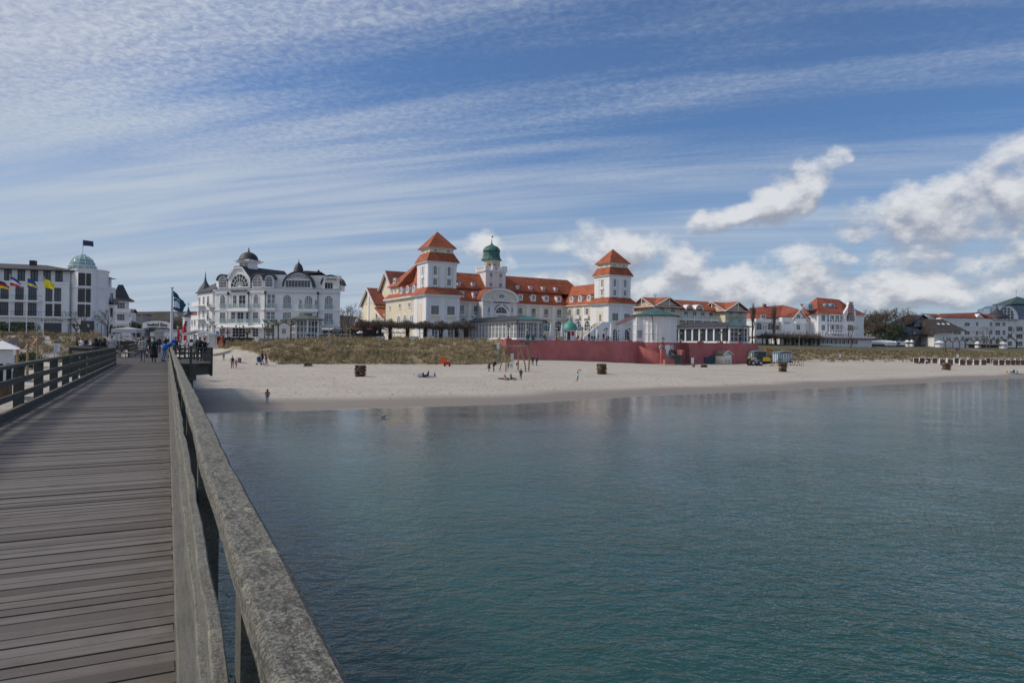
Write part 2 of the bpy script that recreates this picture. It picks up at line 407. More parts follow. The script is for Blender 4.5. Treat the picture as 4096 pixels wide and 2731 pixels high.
def window(B,p,c,r,kind='rect',nx=2,ny=3,sur=.14,fr=None,gl=None,k=None,sill=True,name='window',bar=.045,fan=False,parent=None,hood=False,d0=0.):
 fr = fr or WHITE2; gl = gl or GLASS
 if k is not None: r = B.rect(k,r,p,c)
 s0,s1,z0,z1 = r; T = B.pl(p,c); m = MB(T); inn = shape(s0,s1,z0,z1,kind)
 if kind in ('arch','half','seg'): inn = inn[:2] + inn[2:]
 cx,cz = (s0+s1)/2,(z0+z1)/2; w,h = s1-s0,z1-z0
 e = max(sur,.03)
 out = [(cx+(x-cx)*(w+2*e)/w,cz+(z-cz)*(h+2*e)/h) for x,z in inn]
 m.ring(inn,out,d0+.0,d0+.09)
 f_ = .05; inn2 = [(cx+(x-cx)*(w-2*f_)/w,cz+(z-cz)*(h-2*f_)/h) for x,z in inn]
 m.ring(inn2,inn,d0+.0,d0+.055)
 b = bar/2
 for i in range(1,nx):
  x = s0 + w*i/nx; zt = top_at(x,s0,s1,z0,z1,kind); zb = z0 if kind != 'round' else 2*cz-zt
  bb = b*1.5 if (nx % 2 == 0 and i == nx//2) else b
  m.box(x-bb,x+bb,d0+.0,d0+.05,zb,zt)
 zs = z1 if kind == 'rect' else (z1-min(w/2,h) if kind == 'arch' else z1)
 for j in range(1,ny):
  z = z0 + h*j/ny
  if kind in ('arch','half','seg','round'):
   hh = w/2 if kind == 'arch' else (h if kind == 'half' else h/2)
   q = (z-(z1-hh))/hh if kind in ('arch','half') else ((z-cz)/(h/2) if kind == 'round' else 0)
   ww = w/2*sqrt(max(0,1-max(q,0)**2)) if kind != 'round' else w/2*sqrt(max(0,1-q*q))
  else: ww = w/2
  m.box(cx-ww,cx+ww,d0+.0,d0+.045,z-b,z+b)
 if fan:
  zc_ = z0 if kind == 'half' else z1-w/2
  R_ = w/2; HH = h if kind == 'half' else w/2
  for q in range(1,8):
   an = pi*q/8; m.beam((cx+.0*cos(an),d0+.03,zc_),(cx+R_*cos(an),d0+.03,zc_+HH*sin(an)),.09,.05,(0,1,0))
  for fr_ in (.38,.70):
   pts = [(cx+R_*fr_*cos(pi*q/12),d0+.03,zc_+HH*fr_*sin(pi*q/12)) for q in range(13)]
   for a_,b_ in zip(pts,pts[1:]): m.beam(a_,b_,.08,.05,(0,1,0))
 if sill and kind != 'round': m.box(s0-e-.06,s1+e+.06,d0+.0,d0+.2,z0-e-.1,z0-e)
 if hood:
  hs = [(cx+(w*.5+.35)*cos(pi*q/8),z1+.35+.42*sin(pi*q/8)) for q in range(9)]
  m.extr(hs,0,.25); m.box(cx-w*.5-.45,cx+w*.5+.45,0,.28,z1+.23,z1+.35)
 o = m.build(name,fr,parent or B.e)
 q = MB(T); q.add([(x,d0+.02,z) for x,z in inn],[tuple(range(len(inn)))]); q.build('pane',gl,o,rec=False)
 return o
def hip(m,x0,x1,y0,y1,z0,a0,a1,b0,b1,z1):
 """sloping skirt from rectangle (x0..y1) at z0 to (a0..b1) at z1, closed top and bottom"""
 m.add([(x0,y0,z0),(x1,y0,z0),(x1,y1,z0),(x0,y1,z0),(a0,b0,z1),(a1,b0,z1),(a1,b1,z1),(a0,b1,z1)],
   [(0,3,2,1),(4,5,6,7),(0,1,5,4),(1,2,6,5),(2,3,7,6),(3,0,4,7)])
def cornice(m,x0,x1,y0,y1,z,h=.35,o=.35):
 m.box(x0-o,x1+o,y0-o,y1+o,z-h,z)
def gable_x(m,x0,x1,y0,y1,z0,zr):
 """gable roof solid, ridge along x"""
 ym = (y0+y1)/2
 m.add([(x0,y0,z0),(x1,y0,z0),(x1,y1,z0),(x0,y1,z0),(x0,ym,zr),(x1,ym,zr)],[(0,3,2,1),(0,1,5,4),(2,3,4,5),(0,4,3),(1,2,5)])
def gable_y(m,x0,x1,y0,y1,z0,zr):
 xm = (x0+x1)/2
 m.add([(x0,y0,z0),(x1,y0,z0),(x1,y1,z0),(x0,y1,z0),(xm,y0,zr),(xm,y1,zr)],[(0,3,2,1),(0,1,4),(2,3,5),(0,4,5,3),(1,2,5,4)])
def roof_gx(m,x0,x1,y0,y1,z0,zr,t=.22):
 """two roof slabs with thickness, ridge along x"""
 ym = (y0+y1)/2
 for a,b in ((y0,ym),(y1,ym)):
  m.add([(x0,a,z0),(x1,a,z0),(x1,b,zr),(x0,b,zr),(x0,a,z0+t),(x1,a,z0+t),(x1,b,zr+t),(x0,b,zr+t)],
    [(0,3,2,1),(4,5,6,7),(0,1,5,4),(1,2,6,5),(2,3,7,6),(3,0,4,7)])
def roof_gy(m,x0,x1,y0,y1,z0,zr,t=.22):
 xm = (x0+x1)/2
 for a,b in ((x0,xm),(x1,xm)):
  m.add([(a,y0,z0),(a,y1,z0),(b,y1,zr),(b,y0,zr),(a,y0,z0+t),(a,y1,z0+t),(b,y1,zr+t),(b,y0,zr+t)],
    [(0,3,2,1),(4,5,6,7),(0,1,5,4),(1,2,6,5),(2,3,7,6),(3,0,4,7)])
# ------------------------------------------------------------------ ground, sand, water
def frange(a,b,s):
 n = max(1,int(round((b-a)/s))); return [a+(b-a)*i/n for i in range(n)]
A_ = [-400,-300,-220,-160,-120] + frange(-95,-20,2.5) + frange(-20,60,1.0) + [60,60.6,61.1,61.6] + frange(62.4,69.4,1.4) + frange(69.4,93,1.4) + [93,93.3,93.9] + frange(95,99.6,1.5) + [99.6,101,103,105,107,109,110.,110.6] + frange(112,133,1.5) + [133,133.6,135] + frange(136,230,1.8) + frange(230,420,10) + [420,520,700,1000,1500]
def grid_obj(name,t_of,nt,mats,attr=None,zfun=terrain,kind='structure',shift=0.):
 vs = []; fs = []; at = []
 for a in A_:
  for j in range(nt+1):
   t = t_of(a,j/nt); p = xy(a,t); z = zfun(a,t) + shift
   vs.append((p.x,p.y,z)); at.append(attr(a,t) if attr else 0.)
 n = nt+1
 for i in range(len(A_)-1):
  for j in range(nt): fs.append((i*n+j,(i+1)*n+j,(i+1)*n+j+1,i*n+j+1))
 me = bpy.data.meshes.new(name); me.from_pydata(vs,[],fs); me.polygons.foreach_set('use_smooth',[True]*len(fs))
 for m in mats: me.materials.append(m)
 ca = me.attributes.new('wet','FLOAT','POINT'); ca.data.foreach_set('value',at)
 me.update(); o = bpy.data.objects.new(name,me); link(o); o['kind'] = kind; return o
def nz(a,t,s,k=0): return noise.noise(Vector((a*s,t*s,k)))
def beach_z(a,t):
 z = terrain(a,t)
 ts = interp(SH,a)
 if t > ts+6: z += .10*nz(a,t,.12) + .06*nz(a,t,.5,5)
 return z
def wetf(a,t):
 d = t-interp(SH,a); return max(0,min(1,1-(d-3.2-1.6*nz(a,t,.09))/2.6))
def m_sand():
 m = bpy.data.materials.new('beach_sand'); m.use_nodes = True; nt = m.node_tree; nt.nodes.clear(); T = NT(nt)
 P = T.n('ShaderNodeTexCoord').outputs['Object']
 wet = T.n('ShaderNodeAttribute',attribute_name='wet').outputs['Fac']
 big = T.noise(P,.09,4,.55)
 mid = T.noise(P,.9,4,.6)
 c = T.mix(T.ss(big,.35,.65),(.50,.45,.385),(.44,.39,.33))
 c = T.mix(T.ss(mid,.3,.75,0,.35),c,(.40,.36,.31))
 weed = T.m('MULTIPLY',T.ss(T.noise(T.vm('MULTIPLY',P,(1,1.6,1)),1.7,7,.7),.60,.70),T.ss(T.noise(P,.16,3,.5),.52,.62))
 c = T.mix(T.m('MULTIPLY',weed,.6),c,(.16,.14,.11))
 tt = T.vm('DOT_PRODUCT',P,(EN.x,EN.y,0)); aa = T.vm('DOT_PRODUCT',P,(EA.x,EA.y,0))
 wv = T.m('MULTIPLY',T.noise(T.xyz(aa,0.,0.),.022,2,.5),40.)
 fr = T.m('FRACT',T.m('DIVIDE',T.m('ADD',tt,wv),9.))
 trk = T.m('MAXIMUM',T.ss(T.m('ABSOLUTE',T.m('SUBTRACT',fr,.42)),.032,.018),T.ss(T.m('ABSOLUTE',T.m('SUBTRACT',fr,.60)),.032,.018))
 trk = T.m('MULTIPLY',trk,T.ss(T.noise(P,.06,2,.5),.42,.58))
 c = T.mix(T.m('MULTIPLY',trk,.42),c,(.30,.265,.22))
 c = T.mix(wet,c,(.245,.205,.165))
 fp = T.n('ShaderNodeTexVoronoi',{'Vector': T.vm('MULTIPLY',T.vm('ADD',P,T.vm('SCALE',T.noise(P,1.6,3,.6,out=1),.5)),(1.2,1.2,0.)),'Scale': 1.2}).outputs[0]
 pits = T.ss(fp,.0,.42)
 fine = T.noise(P,5.,6,.65)
 h = T.m('ADD',T.m('MULTIPLY',pits,.085),T.m('MULTIPLY',fine,.08))
 h = T.m('ADD',h,T.m('MULTIPLY',mid,.10))
 h = T.m('SUBTRACT',h,T.m('MULTIPLY',trk,.05)); h = T.m('MULTIPLY',h,T.m('SUBTRACT',1.,T.m('MULTIPLY',wet,.95)))
 c = T.mix(T.m('MULTIPLY',T.ss(fp,.34,.06),T.m('MULTIPLY',T.m('SUBTRACT',1.,wet),.8)),c,(.25,.22,.19))
 bp = T.n('ShaderNodeBump',{'Height': h,'Strength': .9,'Distance': 1.}).outputs[0]
 b = T.n('ShaderNodeBsdfPrincipled',{'Base Color': c,'Roughness': T.lin(wet,0,1,.95,.62),'Normal': bp})
 T.L.new(b.outputs[0],T.n('ShaderNodeOutputMaterial').inputs[0]); return m
SAND = m_sand()
beach = grid_obj('beach',lambda a,f: (interp(SH,a)-70) + 68*f*5 if f < .2 else interp(SH,a)-2 + (interp(TF,a)-interp(SH,a)+2)*(f-.2)/.8,75,[SAND],wetf,beach_z)
DUNE = mat('dune_soil',(.30,.24,.14),.95,.3,.35,bump=.6,bs=3,col2=(.19,.16,.085))
def dune_z(a,t): return terrain(a,t) + (beach_z(a,t)-terrain(a,t) if t <= interp(TF,a)+.01 else 0)
SANDD = SAND
dune = grid_obj('dune',lambda a,f: interp(TF,a) + (interp(TT,a)-interp(TF,a))*f,20,[DUNE,SAND],None,dune_z)
# the beach access keeps bare sand between the dunes
def diag(a): return interp([(8.5,134),(9.2,129),(12.6,118.5),(14.9,107)],a)
for p in dune.data.polygons:
 a,t = at_(p.center.xy)
 sandy = (-7 < a < 8.5) or (a < 15 and t < diag(a)) or (a > 136 and t < 124.5+2*nz(a,t,.15)) or (58 < a < 62 and t < 124) or (a < -7 and t < 118)
 if sandy: p.material_index = 1
PAVE = mat('promenade_paving',(.30,.285,.27),.9,.12,.5)
PATHM = mat('pale_path',(.42,.40,.37),.9,.1,.5)
LAWN = mat('winter_lawn',(.085,.082,.035),.95,.35,.12,bump=.4,bs=4,col2=(.12,.10,.05))
land = grid_obj('promenade',lambda a,f: interp(TT,a) + 62*f if f <= .9 else interp(TT,a) + 55.8 + (1500)*(f-.9)*10,20,[PAVE,LAWN,PATHM],None)
for p in land.data.polygons:
 a,t = at_(p.center.xy)
 if a > 137: p.material_index = 1
 if a < 15 and a > -7 and t < 165: p.material_index = 2
seabed_z = None
def water_d(a,t): return max(0.,(interp(SH,a)-t))
def m_water():
 m = bpy.data.materials.new('sea_water'); m.use_nodes = True; nt = m.node_tree; nt.nodes.clear(); T = NT(nt)
 P = T.n('ShaderNodeTexCoord').outputs['Object']
 d = T.n('ShaderNodeAttribute',attribute_name='wet').outputs['Fac']        # metres from the shoreline
 pv = T.m('MULTIPLY',T.m('SUBTRACT',T.noise(P,.07,3,.5),.5),9.)
 dd = T.m('ADD',d,pv)
 c = T.mix(T.ss(dd,3.,30.),(.105,.115,.100),(.030,.092,.088))
 c = T.mix(T.ss(dd,24.,55.),c,(.014,.056,.044))
 band = T.noise(T.vm('MULTIPLY',P,(.35,1.,1.)),.10,3,.6)
 c = T.mix(T.ss(band,.46,.62,0,.55),c,(.016,.062,.060))
 Pw = T.n('ShaderNodeMapping',{'Vector': P,'Rotation': (0,0,radians(48)),'Scale': (1.,1.7,1.)}).outputs[0]
 foam = T.m('MULTIPLY',T.ss(T.m('ADD',d,T.m('MULTIPLY',T.noise(P,.5,4,.6),1.6)),1.6,.9),T.ss(T.noise(P,2.5,5,.6),.40,.62,0.,.75))
 c = T.mix(foam,c,(.62,.64,.66))
 n1 = T.noise(Pw,1.35,3,.62,.5)
 n2 = T.noise(Pw,5.2,2,.55,.3)
 n3 = T.noise(P,.25,3,.5)
 h = T.m('ADD',T.m('MULTIPLY',n1,.125),T.m('MULTIPLY',n2,.030))
 amp = T.m('MULTIPLY',T.ss(dd,4.,38.,.16,1.),T.lin(n3,.3,.7,.55,1.15))
 h = T.m('MULTIPLY',h,amp)
 bp = T.n('ShaderNodeBump',{'Height': h,'Strength': 1.,'Distance': 1.}).outputs[0]
 b = T.n('ShaderNodeBsdfPrincipled',{'Base Color': c,'Roughness': .055,'IOR': 1.33,'Normal': bp})
 T.L.new(b.outputs[0],T.n('ShaderNodeOutputMaterial').inputs[0]); return m
WATER = m_water()
offs = [-2.5,0] + frange(1,60,2) + frange(60,200,14) + [200,400,900,2000,4000]
vs = []; fs = []; at = []
for a in A_:
 for q in offs:
  p = xy(a,interp(SH,a)-q); vs.append((p.x,p.y,0.)); at.append(max(0,q))
n = len(offs)
for i in range(len(A_)-1):
 for j in range(n-1): fs.append((i*n+j,i*n+j+1,(i+1)*n+j+1,(i+1)*n+j))
me = bpy.data.meshes.new('sea'); me.from_pydata(vs,[],fs); me.materials.append(WATER)
me.attributes.new('wet','FLOAT','POINT').data.foreach_set('value',at)
sea = bpy.data.objects.new('sea',me); link(sea); sea['kind'] = 'structure'
bm = bmesh.new(); bm.from_mesh(me); bmesh.ops.recalc_face_normals(bm,faces=bm.faces)
if sum(f.normal.z for f in bm.faces) < 0: bmesh.ops.reverse_faces(bm,faces=bm.faces)
bm.to_mesh(me); bm.free()
# low wooded hill beyond the town
mb = MB()
hp = []
for i in range(61):
 x = -620 + i*20
 hgt = 9 + 12*math.exp(-((x+190)/90)**2) + 10*math.exp(-((x+330)/120)**2) + 3*nz(x,0,.02) + 1.3*nz(x,3,.12)
 hp.append((x,hgt))
for (x0,h0),(x1,h1) in zip(hp,hp[1:]):
 mb.add([(x0,520,0),(x1,520,0),(x1,560,h1+5),(x0,560,h0+5),(x1,760,h1+9),(x0,760,h0+9)],[(0,1,2,3),(3,2,4,5)])
hill = mb.build('wooded_hill',mat('hill_woodland',(.055,.05,.045),.95,.4,.06,bump=.9,bs=.5),smooth=True); hill['kind'] = 'structure'
# ------------------------------------------------------------------ the pier
DZ = 3.35
def m_plank():
 m = bpy.data.materials.new('grooved_planks'); m.use_nodes = True; nt = m.node_tree; nt.nodes.clear(); T = NT(nt)
 P = T.n('ShaderNodeTexCoord').outputs['Object']; s = T.n('ShaderNodeSeparateXYZ',{0: P})
 ri = T.n('ShaderNodeNewGeometry').outputs['Random Per Island']
 v = T.vm('MULTIPLY',P,(1.1,14.,1.)); v = T.vm('ADD',v,T.xyz(T.m('MULTIPLY',ri,37.),0.,0.))
 g = T.noise(v,2.2,7,.7)
 sp = T.noise(P,2.2,5,.65)
 c = T.mix(T.ss(g,.25,.75),(.106,.089,.080),(.208,.184,.167))
 c = T.mix(T.m('MULTIPLY',T.m('POWER',ri,2.2),.7),c,(.225,.205,.195))
 c = T.mix(T.ss(T.m('FRACT',T.m('MULTIPLY',ri,17.3)),.6,1.,0,.75),c,(.065,.052,.047))
 c = T.mix(T.ss(sp,.52,.72,0,.42),c,(.07,.06,.055))
 edge = T.m('MULTIPLY',T.ss(s.outputs[0],-.32,.04),T.ss(T.noise(P,5.,5,.7),.42,.6))
 c = T.mix(T.m('MULTIPLY',edge,.75),c,(.10,.085,.06))
 gr = T.m('SINE',T.m('MULTIPLY',s.outputs[1],2*pi/.0145))
 c = T.mix(T.ss(gr,.1,-.8,0,.45),c,(.06,.05,.045))
 # screw heads
 fy = T.m('SUBTRACT',T.m('FRACT',T.m('DIVIDE',s.outputs[1],.128)),.5)
 fx = T.m('ABSOLUTE',T.m('ADD',s.outputs[0],.62)); fx2 = T.m('ABSOLUTE',T.m('ADD',s.outputs[0],2.2))
 fxm = T.m('MINIMUM',fx,fx2)
 dy = T.m('MULTIPLY',T.m('SUBTRACT',T.m('ABSOLUTE',fy),.27),.128)
 rr = T.m('SQRT',T.m('ADD',T.m('MULTIPLY',fxm,fxm),T.m('MULTIPLY',dy,dy)))
 c = T.mix(T.ss(rr,.0065,.004,0,.6),c,(.22,.20,.19))
 h = T.m('ADD',T.m('MULTIPLY',gr,.0016),T.m('MULTIPLY',g,.004))
 bp = T.n('ShaderNodeBump',{'Height': h,'Strength': .8,'Distance': 1.}).outputs[0]
 b = T.n('ShaderNodeBsdfPrincipled',{'Base Color': c,'Roughness': .72,'Normal': bp})
 T.L.new(b.outputs[0],T.n('ShaderNodeOutputMaterial').inputs[0]); return m
PLANK = m_plank()
def m_rail(name,lich,base,dark):
 m = bpy.data.materials.new(name); m.use_nodes = True; nt = m.node_tree; nt.nodes.clear(); T = NT(nt)
 P = T.n('ShaderNodeTexCoord').outputs['Object']
 gx = T.noise(T.vm('MULTIPLY',P,(16.,1.3,16.)),2.6,6,.65)
 a = T.noise(P,85,6,.8,.1); b2 = T.noise(P,4.5,5,.6); d3 = T.noise(P,90,4,.7)
 c = T.mix(T.ss(gx,.3,.7),base,dark)
 c = T.mix(T.m('MULTIPLY',T.ss(a,.47,.58),lich*.9),c,(.36,.35,.30))
 c = T.mix(T.m('MULTIPLY',T.ss(T.noise(T.vm('MULTIPLY',P,(1.,.35,1.)),46,7,.8),.50,.58),lich*.8),c,(.035,.035,.030))
 c = T.mix(T.m('MULTIPLY',T.ss(T.noise(P,13,3,.5),.66,.71),lich*.8),c,(.36,.38,.24))
 c = T.mix(T.ss(b2,.5,.75,0,.4),c,(.08,.085,.06))
 c = T.mix(T.ss(d3,.5,.7,0,.35*lich),c,(.52,.52,.48))
 h = T.m('ADD',T.m('MULTIPLY',a,.010*lich),T.m('MULTIPLY',gx,.006))
 h = T.m('ADD',h,T.m('MULTIPLY',d3,.003*lich))
 bp = T.n('ShaderNodeBump',{'Height': h,'Strength': .9,'Distance': 1.}).outputs[0]
 b = T.n('ShaderNodeBsdfPrincipled',{'Base Color': c,'Roughness': .85,'Normal': bp})
 T.L.new(b.outputs[0],T.n('ShaderNodeOutputMaterial').inputs[0]); return m
RAILT = m_rail('lichened_wood',1.,(.150,.134,.106),(.085,.076,.060))
RAILS = m_rail('weathered_grey_wood',.55,(.185,.172,.145),(.10,.094,.078))
RAILD = m_rail('mossy_dark_wood',.2,(.098,.090,.068),(.048,.044,.033))
RAILB = m_rail('pale_weathered_wood',.2,(.20,.17,.12),(.12,.10,.07))
RAILK = m_rail('grey_kerb_wood',.15,(.145,.135,.112),(.10,.093,.078))
PR = radians(26.8)
pier = thing('pier','long wooden pier running from the foreground to the promenade','pier',(0,0,0),PR)
m = MB(); t = -8.; rng = random.Random(3)
while t < 152:
 j = rng.uniform(-.004,.004); x0,x1 = -2.80,.065
 if 50.2 < t < 66: x0,x1 = -5.2,2.7
 z = DZ + rng.uniform(-.005,.005); e0,e1 = rng.uniform(-.012,.012),rng.uniform(-.012,.006)
 m.box(x0+e0,x1+e1,t,t+rng.uniform(.111,.118),z-.035,z)
 t += .128
m.build('deck',PLANK,pier)
m = MB()
for x in (-2.65,-1.4,-.12): m.box(x-.12,x+.12,-8,152,DZ-.45,DZ-.04)
m.box(.075,.12,-8,49.5,DZ-.32,DZ-.001); m.box(-2.86,-2.815,-8,49.5,DZ-.32,DZ-.001)
for t in frange(-6,150,8): m.box(-2.7,0.0,t-.18,t+.18,DZ-.8,DZ-.452)
m.build('beam',RAILD,pier)
PILE = mat('teal_steel',(.02,.11,.15),.55,.3,1.2,col2=(.05,.045,.04))
for t in frange(-6,118,8):
 for x in (-2.3,-.4):
  MB().lathe([(.22,-3),(.22,DZ-.802)],12,(x,t,0)).build('pile',PILE,pier,smooth=True)
# viewing bays either side
for sgn,cx in ((1,.07),(-1,-2.82)):
 for tt in (53.5,63):
  MB().lathe([(.29,-3),(.29,DZ-1.3)],14,(cx+sgn*1.35,tt,0)).build('pile',PILE,pier,smooth=True)
  MB().box(cx+sgn*1.35-.45,cx+sgn*1.35+.45,tt-.4,tt+.4,DZ-1.298,DZ-.72).build('pile_cap',CONC,pier)
def wob(t,k,amp): return amp*(noise.noise(Vector((t*.55,k*7.7,1.))) + .6*noise.noise(Vector((t*1.7,k*3.1,4.))))
def board(m,path,w,h,k,amp=.012,step=.25,rnd=.012,jt=2.6):
 """a slightly warped board swept along a path of (p, t, z); w across, h high, top at z"""
 pts = []
 for (a,b) in zip(path,path[1:]):
  A,B = Vector(a),Vector(b); L_ = (B-A).length; n = max(1,int(L_/step))
  pts += [A + (B-A)*i/n for i in range(n)]
 pts.append(Vector(path[-1]))
 sec = [(-w/2,-h),(w/2,-h),(w/2,-rnd),(w/2-rnd,0),(-w/2+rnd,0),(-w/2,-rnd)]
 vs = []; fs = []; n = len(sec)
 for i,p in enumerate(pts):
  d = (pts[min(i+1,len(pts)-1)]-pts[max(i-1,0)]); d.z = 0; d.normalize(); x = Vector((d.y,-d.x,0))
  q = p.y + p.x
  o = x*wob(q,k,amp) + Vector((0,0,wob(q,k+9,amp*.6)))
  for (sx_,sz_) in sec:
   e = 1 + .10*noise.noise(Vector((q*3.,sx_*20,k))) + (.07*noise.noise(Vector((q*14.,sx_*30,k))) if step < .15 else 0)
   vs.append(tuple(p + o + x*sx_*e + Vector((0,0,sz_))))
 for i in range(len(pts)-1):
  for j in range(n): fs.append((i*n+j,i*n+(j+1) % n,(i+1)*n+(j+1) % n,(i+1)*n+j))
 fs += [tuple(range(n)),tuple((len(pts)-1)*n+j for j in range(n))[::-1]]
 m.add(vs,fs)
def railing(name,label,path,inner,mats,posts,kerb=True,k=0,near=0.,zb=-.30,hw=.135,post_sz=(.12,.15)):
 """path of (p, t); inner is +1 when the deck lies to the path's right"""
 top,rl,po = mats
 e = thing(name,label,'railing',(path[0][0]*cos(PR)-path[0][1]*sin(PR),path[0][0]*sin(PR)+path[0][1]*cos(PR),DZ),PR)
 O = Vector((path[0][0],path[0][1]))
 P3 = lambda z,off=0.: [(a-O.x+off,b-O.y,z) for a,b in path]
 m = MB(); board(m,P3(1.055),hw,.075,k,.010,.22 if near else .5,.014); m.build('handrail',top,e)
 o = (-.088 if k == 1 else -.06)*inner if len(path) == 2 else 0.
 for q,z in enumerate((.76,.44)):
  m = MB(); board(m,P3(z,o),.045,.125,k+2+q,.017 if k == 1 else .012,(.1 if k == 1 else .25) if near else .6,.006); m.build('rail',rl,e)
 for (a,b,dz) in posts:
  MB().box(-post_sz[0]/2,post_sz[0]/2,-post_sz[1]/2,post_sz[1]/2,zb,.978).build('post',po,e,loc=(a-O.x+(.015 if inner > 0 else -.015)*(len(path) == 2),b-O.y,0))
 if kerb:
  m = MB(); board(m,P3(.15,(-.124 if k == 1 else -.095)*inner),.09,.149,k+5,.006,.4,.008); m.build('kerb_board',RAILK if k == 1 else mats[1],e)
 return e
pt = frange(-6.0,49.5,2.6)
railing('pier_railing','lichen covered wooden railing in the foreground along the right edge of the pier',[(.229,-8),(.229,49.6)],1,(RAILT,RAILS,RAILD),[(.222,t,0) for t in pt],k=1,near=1,hw=.126)
railing('pier_railing','dark weathered railing along the left edge of the pier in front of the sand',[(-2.93,-8),(-2.93,48.6)],-1,(RAILD,RAILD,RAILD),[(-2.945,t+.9,0) for t in pt],k=21,near=1,post_sz=(.19,.15))
for sg,c0,lab in ((1,.20,'right'),(-1,-2.93,'left')):
 pth = [(c0,49.6),(c0+sg*1.2,49.6),(c0+sg*2.55,51.4),(c0+sg*2.55,64.4),(c0+sg*1.2,66.2),(c0-(.0 if sg > 0 else 0),66.2)]
 ps = []
 for i,(a,b) in enumerate(zip(pth,pth[1:])):
  L_ = sqrt((a[0]-b[0])**2+(a[1]-b[1])**2); n = max(1,round(L_/1.6))
  for q in range(n): ps.append((a[0]+(b[0]-a[0])*q/n,a[1]+(b[1]-a[1])*q/n,0))
 r = railing('bay_railing','mossy railing around the viewing bay on the %s side of the pier' % lab,pth,1,(RAILD,RAILD,RAILD),ps,kerb=False,k=31+sg,hw=.16,post_sz=(.16,.16),zb=-.9)
 m = MB(); board(m,[(a-pth[0][0],b-pth[0][1],.02) for a,b in pth],.10,.16,41,.004,1.); m.build('rail',RAILD,r)
 m = MB(); board(m,[(a-pth[0][0]-sg*.06,b-pth[0][1]+.05,-.16) for a,b in pth],.06,.62,43,.004,1.); m.build('fascia_board',RAILD,r)
railing('pier_railing','far railing beyond the right viewing bay leading to the promenade',[(.20,66.4),(.20,118)],1,(RAILD,RAILD,RAILD),[(.2,t,0) for t in frange(67,118,2.6)],k=51)
railing('pier_railing','far railing beyond the left viewing bay with pale boards',[(-2.93,66.4),(-2.93,118)],-1,(RAILB,RAILB,RAILD),[(-2.93,t,0) for t in frange(67,118,2.6)],k=61)
def pier_xy(p,t): return Vector((p*cos(PR)-t*sin(PR),p*sin(PR)+t*cos(PR)))
